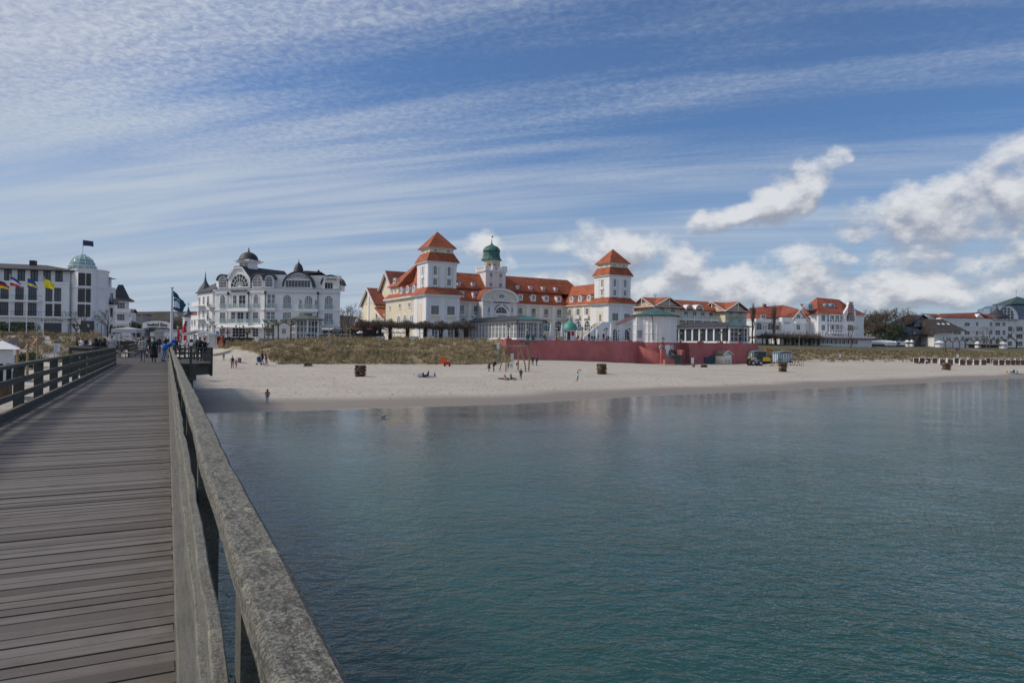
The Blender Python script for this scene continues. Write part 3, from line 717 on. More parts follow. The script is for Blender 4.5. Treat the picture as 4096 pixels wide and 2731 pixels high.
# ------------------------------------------------------------------ the spa hotel with two red-roofed towers
K = Bld('spa_hotel','cream and white spa hotel with two square red roofed towers and a green domed turret','hotel',4,957,1000,160,29.2,z0=4.6)
z0 = K.z0
def az(v): return v - z0          # absolute height to local
E_,SK,C2,S2,T2,PE,AP = az(16.3),az(17.95),az(24.1),az(26.35),az(27.5),az(27.5),az(31.8)
TW,UW = 8.5,7.3
for tx in (0.,53.2):
 far = tx > 0
 m = MB(); m.box(tx,tx+TW,0,7.8,-1,E_-.5); m.box(tx+.6,tx+.6+UW,.6,.6+UW-.4,E_-.5,C2-.3); m.build('tower_wall',WHITE,K.e)
 m = MB(); m.box(tx+1.2,tx+7.3,1.2,7.0,C2-.3,T2); m.build('tower_attic',CREAM,K.e)
 m = MB(); cornice(m,tx,tx+TW,0,7.8,E_-.02,.25,.75); cornice(m,tx,tx+TW,0,7.8,E_-.27,.3,.4)
 cornice(m,tx+.6,tx+.6+UW,.6,7.5,C2,.22,.55); cornice(m,tx+.6,tx+.6+UW,.6,7.5,C2-.22,.9,.12)
 cornice(m,tx+1.2,tx+7.3,1.2,7.0,T2-.01,.15,.5)
 # corner pilasters and middle pilasters
 for (a,b) in ((0,.5),(3.55,4.65),(8.0,8.5)): m.box(tx+a-.02*(a == 0),tx+b+.02*(b == 8.5),-.07,-.001,-1,E_-.6)
 for (a,b) in ((.62,1.5),(3.75,4.75),(7.05,7.88)): m.box(tx+a,tx+b,.50,.599,SK,C2-1.1)
 for (a,b) in ((.65,2.6),(5.3,7.4)): m.box(tx+.51,tx+.599,a,b,SK,C2-1.1)
 m.box(tx-.08,tx-.001,0.0,2.2,-1,E_-.6); m.box(tx-.08,tx-.001,5.4,7.8,-1,E_-.6)
 m.build('cornice',WHITE2,K.e)
 m = MB()
 hip(m,tx-.95,tx+TW+.95,-.95,8.7,E_,tx+.6,tx+.6+UW,.6,7.5,SK+.02)
 m.build('skirt_roof',TILE,K.e)
 m = MB(); hip(m,tx-.05,tx+8.55,-.05,8.15,C2,tx+1.15,tx+7.35,1.15,7.05,S2); m.build('skirt_roof',TILE,K.e)
 m = MB(); m.add([(tx+.5,.5,T2),(tx+8.0,.5,T2),(tx+8.0,7.7,T2),(tx+.5,7.7,T2),(tx+4.25,4.1,AP)],[(0,3,2,1),(0,1,4),(1,2,4),(2,3,4),(3,0,4)])
 m.build('pyramid_roof',TILE,K.e)
 pn = lambda *b_: MB().box(*b_).build('wall_panel',CREAM,K.e)
 for s in (1.95,5.45): pn(tx+s-.3,tx+s+1.5,.565,.598,SK+.15,C2-1.3)
 pn(tx+.565,tx+.599,3.1,4.9,SK+.15,C2-1.3)
 for s in (.9,5.0): pn(tx+s+.25,tx+s+2.6,-.035,-.002,az(9.9),az(11.3))
 pn(tx-.035,tx-.002,2.6,5.0,az(9.5),az(14.2))
 for s in (2.35,5.95):
  window(K,'F',.56,(tx+s-.42,tx+s+.42,az(20.9),az(23.2)),'arch',2,5,.22)
  window(K,'F',.56,(tx+s-.50,tx+s+.50,az(18.5),az(20.0)),'rect',2,4,.2,hood=True)
 window(K,'L',tx+.56,(3.55,4.25,az(20.9),az(23.2)),'arch',2,5,.22)
 window(K,'L',tx+.56,(3.5,4.3,az(18.5),az(20.0)),'rect',2,4,.2,hood=True)
 for s in (2.3,5.6): window(K,'F',1.2,(tx+s-.1,tx+s+.8,az(26.45),az(27.15)),'rect',3,3,.08,sill=False)
 for s in (2.4,4.8): window(K,'L',tx+1.2,(s,s+.8,az(26.45),az(27.15)),'rect',3,3,.08,sill=False)
 for s in (2.2,6.3):
  window(K,'F',-.02,(tx+s-1.0,tx+s+1.0,az(11.5),az(13.6)),'rect',4,4,.22,gl=GLASSD)
  window(K,'F',-.02,(tx+s-.75,tx+s+.75,az(5.9),az(9.3)),'arch',2,4,.3,gl=GLASS,fan=False)
  pts = shape(tx+s-1.1,tx+s+1.1,az(9.5),az(10.2),'seg')
  MB(K.pl('F',0.)).ring(shape(tx+s-1.15,tx+s+1.15,az(7),az(9.9),'seg'),shape(tx+s-1.35,tx+s+1.35,az(7),az(10.2),'seg'),.0,.12).build('arch_moulding',WHITE2,K.e)
 window(K,'L',tx-.02,(3.45,4.25,az(5.9),az(9.2)),'arch',2,4,.3)
 window(K,'L',tx-.02,(3.3,4.2,az(11.3),az(13.3)),'rect',2,4,.15) if far else None
# the long wing behind the courtyard
YB = 21.8; XR = 53.5; X0 = 8.0
m = MB(); m.box(X0+1,XR+9,YB,YB+12,-1,E_-.3); m.build('main_wall',CREAM,K.e)
m = MB(); m.box(X0,XR,YB-.35,YB-.001,E_-.35,E_-.05); m.box(X0,XR,YB-.6,YB-.001,E_-.12,E_+.02)
m.box(X0,XR,YB-.15,YB-.001,az(10.3),az(10.45))
for x in (225,400,957,1120,1281,1437):
 s = K.f(5,x,1100,YB)[0]; m.box(s,s+1.05,YB-.14,YB-.001,-1,E_-.36)
m.build('cornice',WHITE2,K.e)
BRK,RID = az(20.1),az(25.0)
m = MB()
m.add([(X0+3,YB-.6,E_+.02),(XR,YB-.6,E_+.02),(XR,YB+2.5,BRK),(X0+3,YB+2.5,BRK),(X0+3,YB+7.2,RID),(XR+5.5,YB+7.2,RID),(XR,YB+12.6,E_),(X0+3,YB+12.6,E_),(XR+9,YB+12.6,E_),(XR+9,YB+2.5,BRK)],
  [(0,1,2,3),(3,2,5,4),(4,5,8,7),(2,9,5),(5,9,8),(0,3,4,7)])
m.build('main_roof',TILE,K.e)
m = MB(); m.beam((X0,YB+2.35,BRK+.02),(XR,YB+2.35,BRK+.02),.3,.22); m.build('roof_moulding',TILED,K.e)
def dormer(B,p,c,k,r,depth=2.6,zs=0.,par=None,kind='seg',wall=WHITE2,roof=TILE,nx=3):
 s0,s1,a,b = B.rect(k,r,p,c); T = B.pl(p,c)
 m = MB(T); h_ = b-a
 body = shape(s0-.0,s1+.0,a-.15,b,'seg'); m.extr(body,-depth,.0)
 o = m.build('dormer',wall,B.e)
 m = MB(T); out = shape(s0-.12,s1+.12,a,b+.14,'seg')[2:]; inn = shape(s0-.02,s1+.02,a,b+.02,'seg')[2:]
 n = len(out); vs = []
 for d in (-depth,.14):
  vs += [(x,d,z) for x,z in out] + [(x,d,z) for x,z in inn]
 fs = []
 for i in range(n-1): fs += [(i,i+1,2*n+i+1,2*n+i),(n+i,n+i+1,3*n+i+1,3*n+i),(2*n+i,2*n+i+1,3*n+i+1,3*n+i)]
 m.add(vs,fs); m.build('dormer_roof',roof,o)
 w = s1-s0
 window(B,p,c,(s0+w*.24,s1-w*.24,a+h_*.16,b-h_*.14),'seg',nx,4,.04,sill=False,d0=.02,parent=o)
 return o
for r in ((850,865,915,940),(1015,872,1080,950),(1178,882,1240,957),(1337,890,1397,963),(290,835,360,912),(125,826,180,905)):
 dormer(K,'F',YB+.15,5,r,2.5)
for r in ((832,750,870,808),(996,760,1033,818),(1157,770,1192,826),(1315,778,1350,835),(275,715,315,775),(95,702,135,765)):
 dormer(K,'F',YB+3.3,5,r,2.0,nx=2)
for r in ((853,1038,910,1150),(1020,1045,1075,1155),(1180,1052,1235,1160),(1340,1058,1393,1165),(295,1012,360,1127),(122,1005,180,1118)):
 o = window(K,'F',YB,None,'rect',3,5,.2,k=None) if False else window(K,'F',YB,K.rect(5,r,'F',YB),'rect',3,5,.22)
 s0,s1,a,b = K.rect(5,r,'F',YB)
 m = MB(K.pl('F',YB)); m.box(s0-.6,s1+.6,.0,.7,a-.45,a-.2)
 for q in range(9): x = s0-.5+(s1-s0+1.0)*q/8; m.box(x-.03,x+.03,.6,.66,a-.2,a+.75)
 m.box(s0-.55,s1+.55,.58,.68,a+.72,a+.8); m.build('balcony',WHITE2,K.e)
for r in ((1152,1200,1262,1332),(1310,1205,1412,1332),(122,1163,210,1300),(262,1168,375,1300),(830,1195,935,1330),(985,1198,1095,1332)):
 window(K,'F',YB,K.rect(5,r,'F',YB),'arch',3,3,.35,sill=False,bar=.1)
# courtyard wing running forward to the right tower, and its twin behind the left tower
m = MB(); m.box(XR,XR+9,7.8,YB,-1,E_-.3); m.build('side_wing_wall',CREAM,K.e)
m = MB(); T_ = K.pl('L',XR); mm = MB(T_)
mm.box(7.8,YB-.35,0,.35,E_-.35,E_-.05); mm.box(7.8,YB-.6,0,.6,E_-.12,E_+.02)
for x in (1545,1655,1760):
 s = K.g(5,x+12,1100,XR)[0]; mm.box(s-.9,s+.1,0,.14,-1,E_-.36)
mm.build('cornice',WHITE2,K.e)
m = MB(); m.add([(XR-.6,6.5,E_+.02),(XR-.6,YB,E_+.02),(XR+5.8,6.5,az(22.8)),(XR+5.8,YB+7,az(22.9)),(XR+10,6.5,E_),(XR+10,YB+7,E_),(XR-.6,YB+2.5,E_+.02)],
    [(0,1,6,3,2),(2,3,5,4),(0,2,4)]); m.build('side_wing_roof',TILE,K.e)
for r in ((1485,1058,1520,1160),(1590,1052,1628,1160),(1703,1045,1738,1155)):
 window(K,'L',XR,K.rect(5,r,'L',XR),'rect',3,5,.22)
 s0,s1,a,b = K.rect(5,r,'L',XR)
 m = MB(K.pl('L',XR)); m.box(s0-.5,s1+.5,.0,.6,a-.45,a-.2); m.box(s0-.45,s1+.45,.5,.58,a-.2,a+.7); m.build('balcony',WHITE2,K.e)
for r in ((1475,1205,1532,1330),(1580,1203,1645,1328),(1690,1200,1758,1326)):
 window(K,'L',XR,K.rect(5,r,'L',XR),'arch',3,3,.35,sill=False,bar=.1)
for r in ((1500,890,1545,962),(1607,880,1650,955),(1717,870,1762,947)):
 dormer(K,'L',XR+.35,5,r,2.6)
# entrance portico with the curved gable
px0,px1,py = 24.2,34.9,YB-3.2
m = MB(); m.box(px0,px1,py,YB-.01,-1,az(16.9)); arc = [(px0,az(16.9)),(px1,az(16.9))] + [((px0+px1)/2+(px1-px0)/2*cos(pi*q/16)*1.0,az(16.9)+2.9*sin(pi*q/16)**.9) for q in range(1,16)]
m.build('portico_wall',WHITE,K.e)
T_ = K.pl('F',py); m = MB(T_); m.extr(arc,-3.3,-.02); m.build('portico_gable',CREAM,K.e)
m = MB(T_); out = [((px0+px1)/2+((px1-px0)/2+.55)*cos(pi*q/20),az(16.95)+3.35*sin(pi*q/20)**.9) for q in range(21)]
inn = [((px0+px1)/2+((px1-px0)/2-.1)*cos(pi*q/20),az(16.95)+2.75*sin(pi*q/20)**.9) for q in range(21)]
n = 21
for i in range(20):
 a,b,c_,d = out[i],out[i+1],inn[i+1],inn[i]
 m.add([(a[0],.3,a[1]),(b[0],.3,b[1]),(c_[0],.3,c_[1]),(d[0],.3,d[1]),(a[0],-3.3,a[1]),(b[0],-3.3,b[1]),(c_[0],0,c_[1]),(d[0],0,d[1])],[(0,1,2,3),(3,2,6,7),(0,1,5,4)])
m.box(px0-.5,px1+.5,0,.45,az(16.55),az(16.95))
for a,b in ((px0,px0+1.2),(px1-1.2,px1),(px0+2.2,px0+3.3),(px1-3.3,px1-2.2)): m.box(a,b,0,.12,-1,az(15.2))
m.build('cornice',WHITE2,K.e)
m = MB(T_)
for i in range(20):
 a,b = out[i],out[i+1]; m.add([(a[0],.32,a[1]+.02),(b[0],.32,b[1]+.02),(b[0],-6.,b[1]+.02),(a[0],-6.,a[1]+.02),(a[0],.32,a[1]+.12),(b[0],.32,b[1]+.12),(b[0],-6.,b[1]+.12),(a[0],-6.,a[1]+.12)],
         [(4,5,6,7),(0,1,5,4),(0,3,2,1)])
m.build('portico_roof',TILE,K.e)
window(K,'F',py,K.rect(5,(608,868,686,922),'F',py),'round',4,3,.3)
m = MB(T_); cx = (px0+px1)/2
for s_ in (-1,1):
 m.tube([(cx+s_*1.5,.1,az(17.3)),(cx+s_*2.2,.15,az(17.5)),(cx+s_*2.0,.12,az(18.1)),(cx+s_*1.3,.15,az(18.9)),(cx,.15,az(19.2))],[.25,.28,.22,.2,.16],6)
m.build('gable_ornament',WHITE2,K.e)
window(K,'F',py,K.rect(5,(572,1028,712,1108),'F',py),'half',4,2,.4,gl=GLASSD,fan=False)
m = MB(T_); r = K.rect(5,(556,1000,735,1108),'F',py); cxx = (r[0]+r[1])/2; R_ = (r[1]-r[0])/2
pts = [(cxx+R_*1.02*cos(q),.14,r[2]+R_*1.1*sin(q)) for q in [radians(d) for d in range(20,80,8)]]; m.tube(pts,.12,5)
m.tube([(2*cxx-p[0],p[1],p[2]) for p in pts],.12,5); m.build('gold_garland',mat('old_gold',(.30,.18,.05),.5),K.e)
for x in (478,768):
 r = K.rect(5,(x,1030,x+30,1100),'F',py); window(K,'F',py,r,'rect',2,4,.1)
 for q0,q1 in ((r[3]+.2,r[3]+1.8),(r[2]-3.,r[2]-.3)): MB(T_).box(r[0]-.15,r[1]+.15,.0,.03,q0,q1).build('wall_panel',CREAM,K.e)
GILT = mat('dark_gilt',(.16,.13,.09),.5)
lx,lz = K.f(5,652,966,py)
text_mesh('KURHAUS',1.15,GILT,'lettering',K.e,lambda s,d,z: (lx+s,py-d,lz+z),.12,1.0,.03)
lx2,lz2 = K.f(5,650,1149,py)
for q,tx_ in enumerate(('Restaurant','Kurhaus')):
 text_mesh(tx_,.55,GILT,'lettering',K.e,lambda s,d,z: (lx2+s,py-d,lz2+.25-q*.55+z),.1)
# middle turret with arcaded lantern and copper dome
cx0,cx1,cy = 28.2,34.7,YB+3.2
D_ = 5.6; cb = az(25.9)
m = MB(); m.box(cx0,cx1,cy,cy+D_,az(17),cb); m.build('turret_wall',WHITE,K.e)
m = MB(); m.box(cx0-.4,cx1+.4,cy-.4,cy+D_+.4,cb-.25,cb+.05); m.box(cx0-.2,cx1+.2,cy-.2,cy+D_+.2,cb-.55,cb-.25)
for (a,b) in ((cx0-.3,cx0+.9),(cx1-.9,cx1+.3),(cx0+2.0,cx0+2.7),(cx1-2.7,cx1-2.0)):
 m.box(a,b,cy-.35,cy+.25,cb+.05,cb+1.35); m.box(a,b,cy+D_-.25,cy+D_+.35,cb+.05,cb+1.35)
for yy in (cy-.05,cy+D_+.05):
 m.box(cx0,cx1,yy-.05,yy+.05,cb+1.1,cb+1.2)
 for q in range(26): x = cx0+(cx1-cx0)*q/25; m.box(x-.03,x+.03,yy-.03,yy+.03,cb+.05,cb+1.15)
for xx in (cx0-.2,cx1+.2):
 m.box(xx-.05,xx+.05,cy,cy+D_,cb+1.1,cb+1.2)
 for q in range(24): y = cy+D_*q/23; m.box(xx-.03,xx+.03,y-.03,y+.03,cb+.05,cb+1.15)
m.build('balcony',WHITE2,K.e)
for r in ((495,602,535,655),(615,610,655,662),(493,720,533,775),(612,728,655,782)): window(K,'F',cy,K.rect(5,r,'F',cy),'rect',3,4,.15)
for r in ((495,672,540,715),(612,678,658,722),(568,600,582,780)): q = K.rect(5,r,'F',cy); MB(K.pl('F',cy)).box(q[0],q[1],.0,.03,q[2],q[3]).build('wall_panel',CREAM,K.e)
lc = ((cx0+cx1)/2,cy+D_/2,0); lr = 2.15; lt = az(29.1)
m = MB()
for q in range(8):
 a = 2*pi*(q+.5)/8; m.lathe([(.36,cb+.05),(.36,lt-.9)],6,(lc[0]+lr*cos(a),lc[1]+lr*sin(a),0))
m.lathe([(lr-.3,lt-1.0),(lr+.3,lt-1.0),(lr+.35,lt),(lr-.3,lt),(lr-.3,lt-1.0)],8,lc,pi/8)
m.lathe([(0,cb+.06),(lr+.3,cb+.06),(lr+.3,cb+.5),(0,cb+.5)],8,lc,pi/8)
for q in range(8):
 a = 2*pi*q/8; da = .19
 for s_ in (-1,1): m.beam((lc[0]+lr*.97*cos(a+s_*.36),lc[1]+lr*.97*sin(a+s_*.36),lt-1.5),(lc[0]+lr*.93*cos(a),lc[1]+lr*.93*sin(a),lt-.95),.35,.3)
m.build('lantern',CREAM,K.e)
R = 2.0
m = MB(); m.lathe([(0,lt),(3.05,lt-.05),(3.05,lt+.1),(2.7,lt+.45),(2.5,lt+1.1),(2.42,lt+1.9),(2.40,lt+2.55),(2.62,lt+2.6),(2.6,lt+2.7),(2.3,lt+3.4),(1.75,lt+3.95),(.95,lt+4.3),(.45,lt+4.6),(.2,lt+5.0),(.12,lt+5.5),(0,lt+5.5)],16,lc)
m.build('copper_dome',COPPER,K.e)
m = MB(); m.tube([(lc[0],lc[1],lt+5.3),(lc[0],lc[1],lt+7.3)],.05,5); m.lathe([(0,lt+5.6),(.2,lt+5.75),(0,lt+5.95)],8,lc); m.box(lc[0],lc[0]+.5,lc[1]-.03,lc[1]+.03,lt+6.7,lt+7.1)
m.build('weather_vane',DARKM,K.e)
# hall wing running back from the left tower
m = MB(); m.box(0.3,12,7.8,30,-1,az(15.9)); m.build('hall_wall',CREAM,K.e)
T_ = K.pl('L',.3)
m = MB(T_); m.box(7.8,30.3,0,.7,az(16.0),az(16.3)); m.box(7.8,30,0,.35,az(15.7),az(16.0))
for s in (10.2,27.2,28.8): m.box(s,s+.25,0,.1,-1,az(15.7))
m.build('cornice',WHITE2,K.e)
for r in ((617,988,638,1037),(735,975,758,1026)): window(K,'L',.3,K.rect(4,r,'L',.3),'rect',2,3,.15)
for r in ((593,1137,634,1262),(672,1128,712,1255),(754,1122,795,1248)): window(K,'L',.3,K.rect(4,r,'L',.3),'arch',2,5,.35,bar=.12)
for r in ((499,1015,513,1058),(516,1165,532,1240)): window(K,'L',.3,K.rect(4,r,'L',.3),'arch',1,2,.12)
m = MB(); m.add([(-.4,7.5,az(16.3)),(-.4,30.5,az(16.3)),(6.8,7.5,az(22.6)),(6.8,30.5,az(22.6)),(13,7.5,az(16.3)),(13,30.5,az(16.3))],[(0,1,3,2),(2,3,5,4),(0,2,4),(1,5,3)]); m.build('hall_roof',TILE,K.e)
for r in ((624,775,655,857),(702,758,734,846),(781,743,814,833)): dormer(K,'L',.45,4,r,3.)
m = MB(); m.box(1.2,9,22.5,29.2,az(15.5),az(19.7)); m.build('stair_bay_wall',CREAM,K.e)
m = MB(); hip(m,.5,10,21.4,30.2,az(19.6),6.8,7.2,23.2,24.6,az(26.)); m.add([(6.8,23.2,az(26)),(7.2,24.6,az(26)),(11,14,az(22)),(14,24,az(22)),(7.0,8,az(25.4)),(7.0,24,az(25.9)),(12,8,az(20)),(2.6,16,az(19.4)),(2.6,8,az(19.4))],[(4,5,3,6),(4,8,7,5),(7,0,5)])
m.build('stair_bay_roof',TILE,K.e)
for r in ((519,812,537,858),(559,797,578,845)): window(K,'L',1.2,K.rect(4,r,'L',1.2),'round',2,2,.12)
r = K.rect(4,(547,668,578,738),'L',1.4); MB().box(1.3,6,r[0],r[1],r[2],r[3]).build('dormer',CREAM,K.e); window(K,'L',1.3,(r[0]+.2,r[1]-.2,r[2]+.2,r[3]-.3),'rect',2,2,.08)
# theatre gables behind
m = MB(); m.box(3.5,22,31,45,-1,az(17.5)); gable_x(m,3.5,22,30.5,46.5,az(17.4),az(24.7)); m.build('back_gable_wall',CREAM,K.e)
m = MB(); roof_gx(m,2.9,22.5,29.9,47.1,az(17.0),az(24.9),.3); m.build('back_gable_roof',TILED,K.e)
m = MB(K.pl('L',2.9)); 
for a,b in ((29.9,38.5),(47.1,38.5)): m.beam((a,.1,az(16.9)),(b,.1,az(24.8)),.25,.7,(0,1,0))
m.build('verge_board',WHITE2,K.e)
ya,yb_,yc = K.g(4,330,975,.3)[0],K.g(4,148,1000,.3)[0],K.g(4,237,812,.3)
ym = (ya+yb_)/2
m = MB(); m.box(.3,16,ya+.4,yb_-.3,-1,az(15.8)); gable_x(m,.3,16,ya+.4,yb_-.3,az(15.7),az(20.1))
m.box(.3,12,30,ya+.4,-1,az(11.3)); m.box(.3,12,yb_-.3,yb_+6,-1,az(10.3)); m.build('theatre_wall',CREAM,K.e)
m = MB(); roof_gx(m,-.3,17,ya-.3,yb_+.6,az(15.2),az(20.3),.3); m.build('theatre_roof',TILED,K.e)
m = MB(K.pl('L',-.3))
for a,b in ((ya-.3,ym),(yb_+.6,ym)): m.beam((a,.08,az(15.2)),(b,.08,az(20.3)),.2,.6,(0,1,0))
m.T = K.pl('L',.3)
m.box(ym-.6,ym+.5,0,.25,-1,az(19.6)); m.beam((yb_+6.3,.3,az(10.0)),(yb_-.3,.3,az(13.6)),.3,.6,(0,1,0)); m.beam((30.6,.5,az(10.6)),(ya+.5,.5,az(14.2)),.3,.5,(0,1,0))
m.box(30,32,0,.6,az(10.6),az(11.0)); m.build('verge_board',WHITE2,K.e)
m = MB(); m.add([(-.1,30,az(11)),(-.1,ya+.6,az(14.4)),(8,30,az(11)),(8,ya+.6,az(14.4)),(-.1,30,az(11.3)),(-.1,ya+.6,az(14.7)),(8,30,az(11.3)),(8,ya+.6,az(14.7))],[(0,1,3,2),(4,6,7,5),(0,4,5,1)]); m.build('lean_to_roof',TILE,K.e)
for r in ((200,955,211,980),(213,912,226,978),(261,888,272,968),(275,905,286,970),(289,935,300,968)): 
 window(K,'L',.3,K.rect(4,r,'L',.3),'rect',1,1,.06,gl=CREAM2,fr=CREAM2)
for r in ((137,1140,150,1175),(346,1120,362,1158),(421,1118,434,1153)): window(K,'L',.3,K.rect(4,r,'L',.3),'rect',1,2,.12)
# ------------------------------------------------------------------ white beach hotel with the curved dormers
S = Bld('white_seafront_hotel','white four storey seafront hotel with curved dormers, dark bell roofed turret and balconies','hotel',3,1008,700,158,0,z0=4.6)
zz = lambda v: v - 4.6
def vz(k,y,x=1008): return S.f(k,x,y)[1]
W_ = 17.4; aA = radians(-23); LA = 15.3
# front B is the plane y = 0 (x 0..17.4); front A runs back to the left at 23 degrees; its own building frame carries its windows
class Sub:
 """a second wall plane of the same building, turned by an angle about its origin"""
 def __init__(s,B,ox,oy,ang):
  s.e = B.e; s.an = ang; s.ox,s.oy = ox,oy; s.R = Matrix.Rotation(-ang,3,'Z'); s.B = B
  s.c = s.R @ (B.c - Vector((ox,oy,0)))
 def f(s,k,x,y,yl=0.):
  d = s.R @ (s.B.R @ ray(k,x,y)); t = (yl-s.c.y)/d.y; q = s.c+d*t; return q.x,q.z
 g = Bld.g
 def loc(s,x,y,z): return (s.ox + x*cos(s.an)-y*sin(s.an),s.oy + x*sin(s.an)+y*cos(s.an),z)
 def pl(s,p,c): return (lambda a,d,z: s.loc(a,c-d,z)) if p == 'F' else (lambda a,d,z: s.loc(c-d,a,z))
 px = Bld.px; rect = Bld.rect
SA = Sub(S,0,0,radians(-23)); SA.R = Matrix.Rotation(radians(23),3,'Z'); SA.c = SA.R @ S.c
zP = zz(16.9); zC = zz(15.9); z1 = zz(12.1); z2 = zz(8.6)
c_,s_ = cos(aA),sin(aA)
PL = (-LA*c_,-LA*s_)
foot = [(0,0),(W_,0),(W_-6,14),(-12,20),(PL[0]-2.2,PL[1]+4.5),(PL[0]-.3,PL[1]+.8),PL]
m = MB(); m.prism(foot,-1,zP); m.build('wall',WHITE,S.e)
top = MB(); top.prism([(x*.99+.05,y*.9+1.6) for x,y in foot],zP,zz(20.2)); top.build('attic_wall',WHITE,S.e)
mm = MB(S.pl('F',0.)); ma = MB(SA.pl('F',0.))
for q,L0,L1 in ((mm,0,W_),(ma,-LA,0)):
 for z,h,d in ((zP,.14,.2),(zC,.14,.22),(z1,.22,.16),(z1-.42,.07,.08),(z2,.22,.16),(zz(7.9),.1,.1)): q.box(L0-(.15 if L0 == 0 else .2),L1+.2,0,d,z-h,z+.002)
mm.build('cornice',WHITE2,S.e); ma.build('cornice',WHITE2,S.e)
mt = MB(S.pl('F',0.)); mt.box(-.1,W_+.22,0,.24,zP+.003,zP+.06); mt.box(-.1,W_+.25,0,.25,zC+.003,zC+.05); mt.T = SA.pl('F',0.); mt.box(-LA-.2,.1,0,.24,zP+.003,zP+.06); mt.box(-LA-.2,.1,0,.25,zC+.003,zC+.05)
mt.build('dark_flashing',SLATE,S.e)
def wpx(Bx,r,kind='rect',nx=2,ny=4,c=0.,**kw): return window(Bx,'F',c,Bx.rect(3,r,'F',c),kind,nx,ny,**kw)
for r in ((1250,735,1360,918),(1538,748,1648,925),(1811,748,1920,930)): wpx(S,r,'arch',4,5,fan=False,sur=.18,sill=False,gl=GLASSC)
for r in ((408,738,475,915),(855,730,925,912)): wpx(SA,r,'arch',4,5,sur=.18,sill=False,gl=GLASS)
for r in ((1247,970,1360,1112),(1806,983,1920,1135)): wpx(S,r,'rect',4,4,sur=.12,gl=GLASSC)
for r in ((404,972,475,1115),(847,968,923,1113)): wpx(SA,r,'rect',4,4,sur=.12,gl=GLASS)
for r in ((1040,728,1145,915),(1025,962,1143,1110)): wpx(S,r,'rect',2,3,sur=.1,bar=.1,gl=GLASSC)
for r in ((1468,800,1502,920),(1678,805,1710,925),(1468,985,1502,1090),(1538,983,1645,1110),(1678,1012,1708,1110)): wpx(S,r,'rect',2,2,sur=.06,gl=GLASS)
for r in ((580,742,628,912),(658,740,748,912),(555,970,606,1112),(636,970,722,1112),(750,972,780,1112),(778,740,790,912)): wpx(SA,r,'rect',2,3,sur=.08,gl=GLASS)
# glass balconies
GLB = mat('glass_balustrade',(.42,.52,.53),.1,.1,.4,fn=lambda T,tc,b,c: T.put(b.inputs['Alpha'],.38))
for Bx,lst in ((S,((1012,1148,915,940),(1452,1715,928,965),(1015,1146,1118,1150),(1452,1715,1120,1150),(1242,1366,918,922),(1805,1925,930,934),(1242,1366,1113,1116),(1803,1925,1135,1138))),
    (SA,((508,783,918,958),(500,783,1118,1155),(398,478,915,918),(838,930,911,914),(395,478,1115,1118),(838,930,1112,1115)))):
 for x0,x1,y0,y1 in lst:
  big = y1-y0 > 10; a,b,zl,zh = Bx.rect(3,(x0,y0,x1,y1),'F',-.9 if big else -.1)
  m = MB(Bx.pl('F',0.)); dd = 1.0 if big else .22
  m.box(a,b,0.,dd,zl,zh); o = m.build('balcony',WHITE2,S.e)
  m = MB(Bx.pl('F',0.)); m.box(a+.04,b-.04,dd-.06,dd-.02,zh+.002,zh+1.05); m.box(a+.04,a+.08,.0,dd-.061,zh+.002,zh+1.05); m.box(b-.08,b-.04,.0,dd-.061,zh+.002,zh+1.05)
  m.build('glass_balustrade',GLB,o)
# downpipes
for Bx,xs in ((S,(1015,1722)),(SA,(523,795))):
 for x in xs:
  a,_ = Bx.f(3,x,900)
  m = MB(Bx.pl('F',0.)); m.tube([(a,.3,zz(15.7)),(a,.3,zz(5.2))],.09,6); m.box(a-.2,a+.2,.15,.5,zz(15.6),zz(16.2)); m.build('downpipe',DARKM,S.e)
a,z = SA.f(3,658,688); text_mesh('STRANDSCHLOSS',.66,mat('brass_letters',(.09,.075,.05),.5),'lettering',S.e,lambda s,d,zc_: SA.pl('F',0.)(a+s,d,z+zc_),.12,.93,.025)
# shop front
SHOPR = mat('shop_poster',(.42,.12,.10),.6,.5,5.); SHOPB = mat('blue_poster',(.08,.16,.34),.6,.5,5.)
for Bx,lst in ((SA,((398,1185,470,1305),(572,1180,745,1305),(842,1183,920,1300))),(S,((1022,1183,1137,1290),(1236,1188,1290,1265),(1790,1215,1915,1300)))):
 for r in lst: wpx(Bx,r,'rect',4,3,sur=.06,sill=False,gl=GLASSD)
m = MB(SA.pl('F',0.)); b_ = SA.rect(3,(345,1155,1008,1180),'F',-1.2); m.add([(b_[0],0,b_[3]+.3),(b_[1],0,b_[3]+.3),(b_[1],1.5,b_[3]-.15),(b_[0],1.5,b_[3]-.15),(b_[0],0,b_[3]+.1),(b_[1],0,b_[3]+.1),(b_[1],1.5,b_[3]-.4),(b_[0],1.5,b_[3]-.4)],[(0,1,2,3),(4,5,6,7),(3,2,6,7),(0,3,7,4),(1,2,6,5)])
m.build('awning',CANVAS,S.e)
for (x0,y0,x1,y1),mt_,tx in (((488,1218,540,1275),SHOPR,'LESCH'),((765,1222,812,1275),SHOPR,'LESCH'),((345,1222,383,1285),SHOPB,None)):
 a0,a1,b0,b1 = SA.rect(3,(x0,y0,x1,y1),'F',-.1); m = MB(SA.pl('F',0.)); m.box(a0,a1,.0,.08,b0,b1); o = m.build('shop_poster',CANVAS if tx else mt_,S.e)
 if tx: text_mesh(tx,.5,REDC,'lettering',o,lambda s,d,z_,A=(a0+a1)/2,Z=b1-.45: SA.pl('F',0.)(A+s,d,Z+z_),.13,.95,.03)
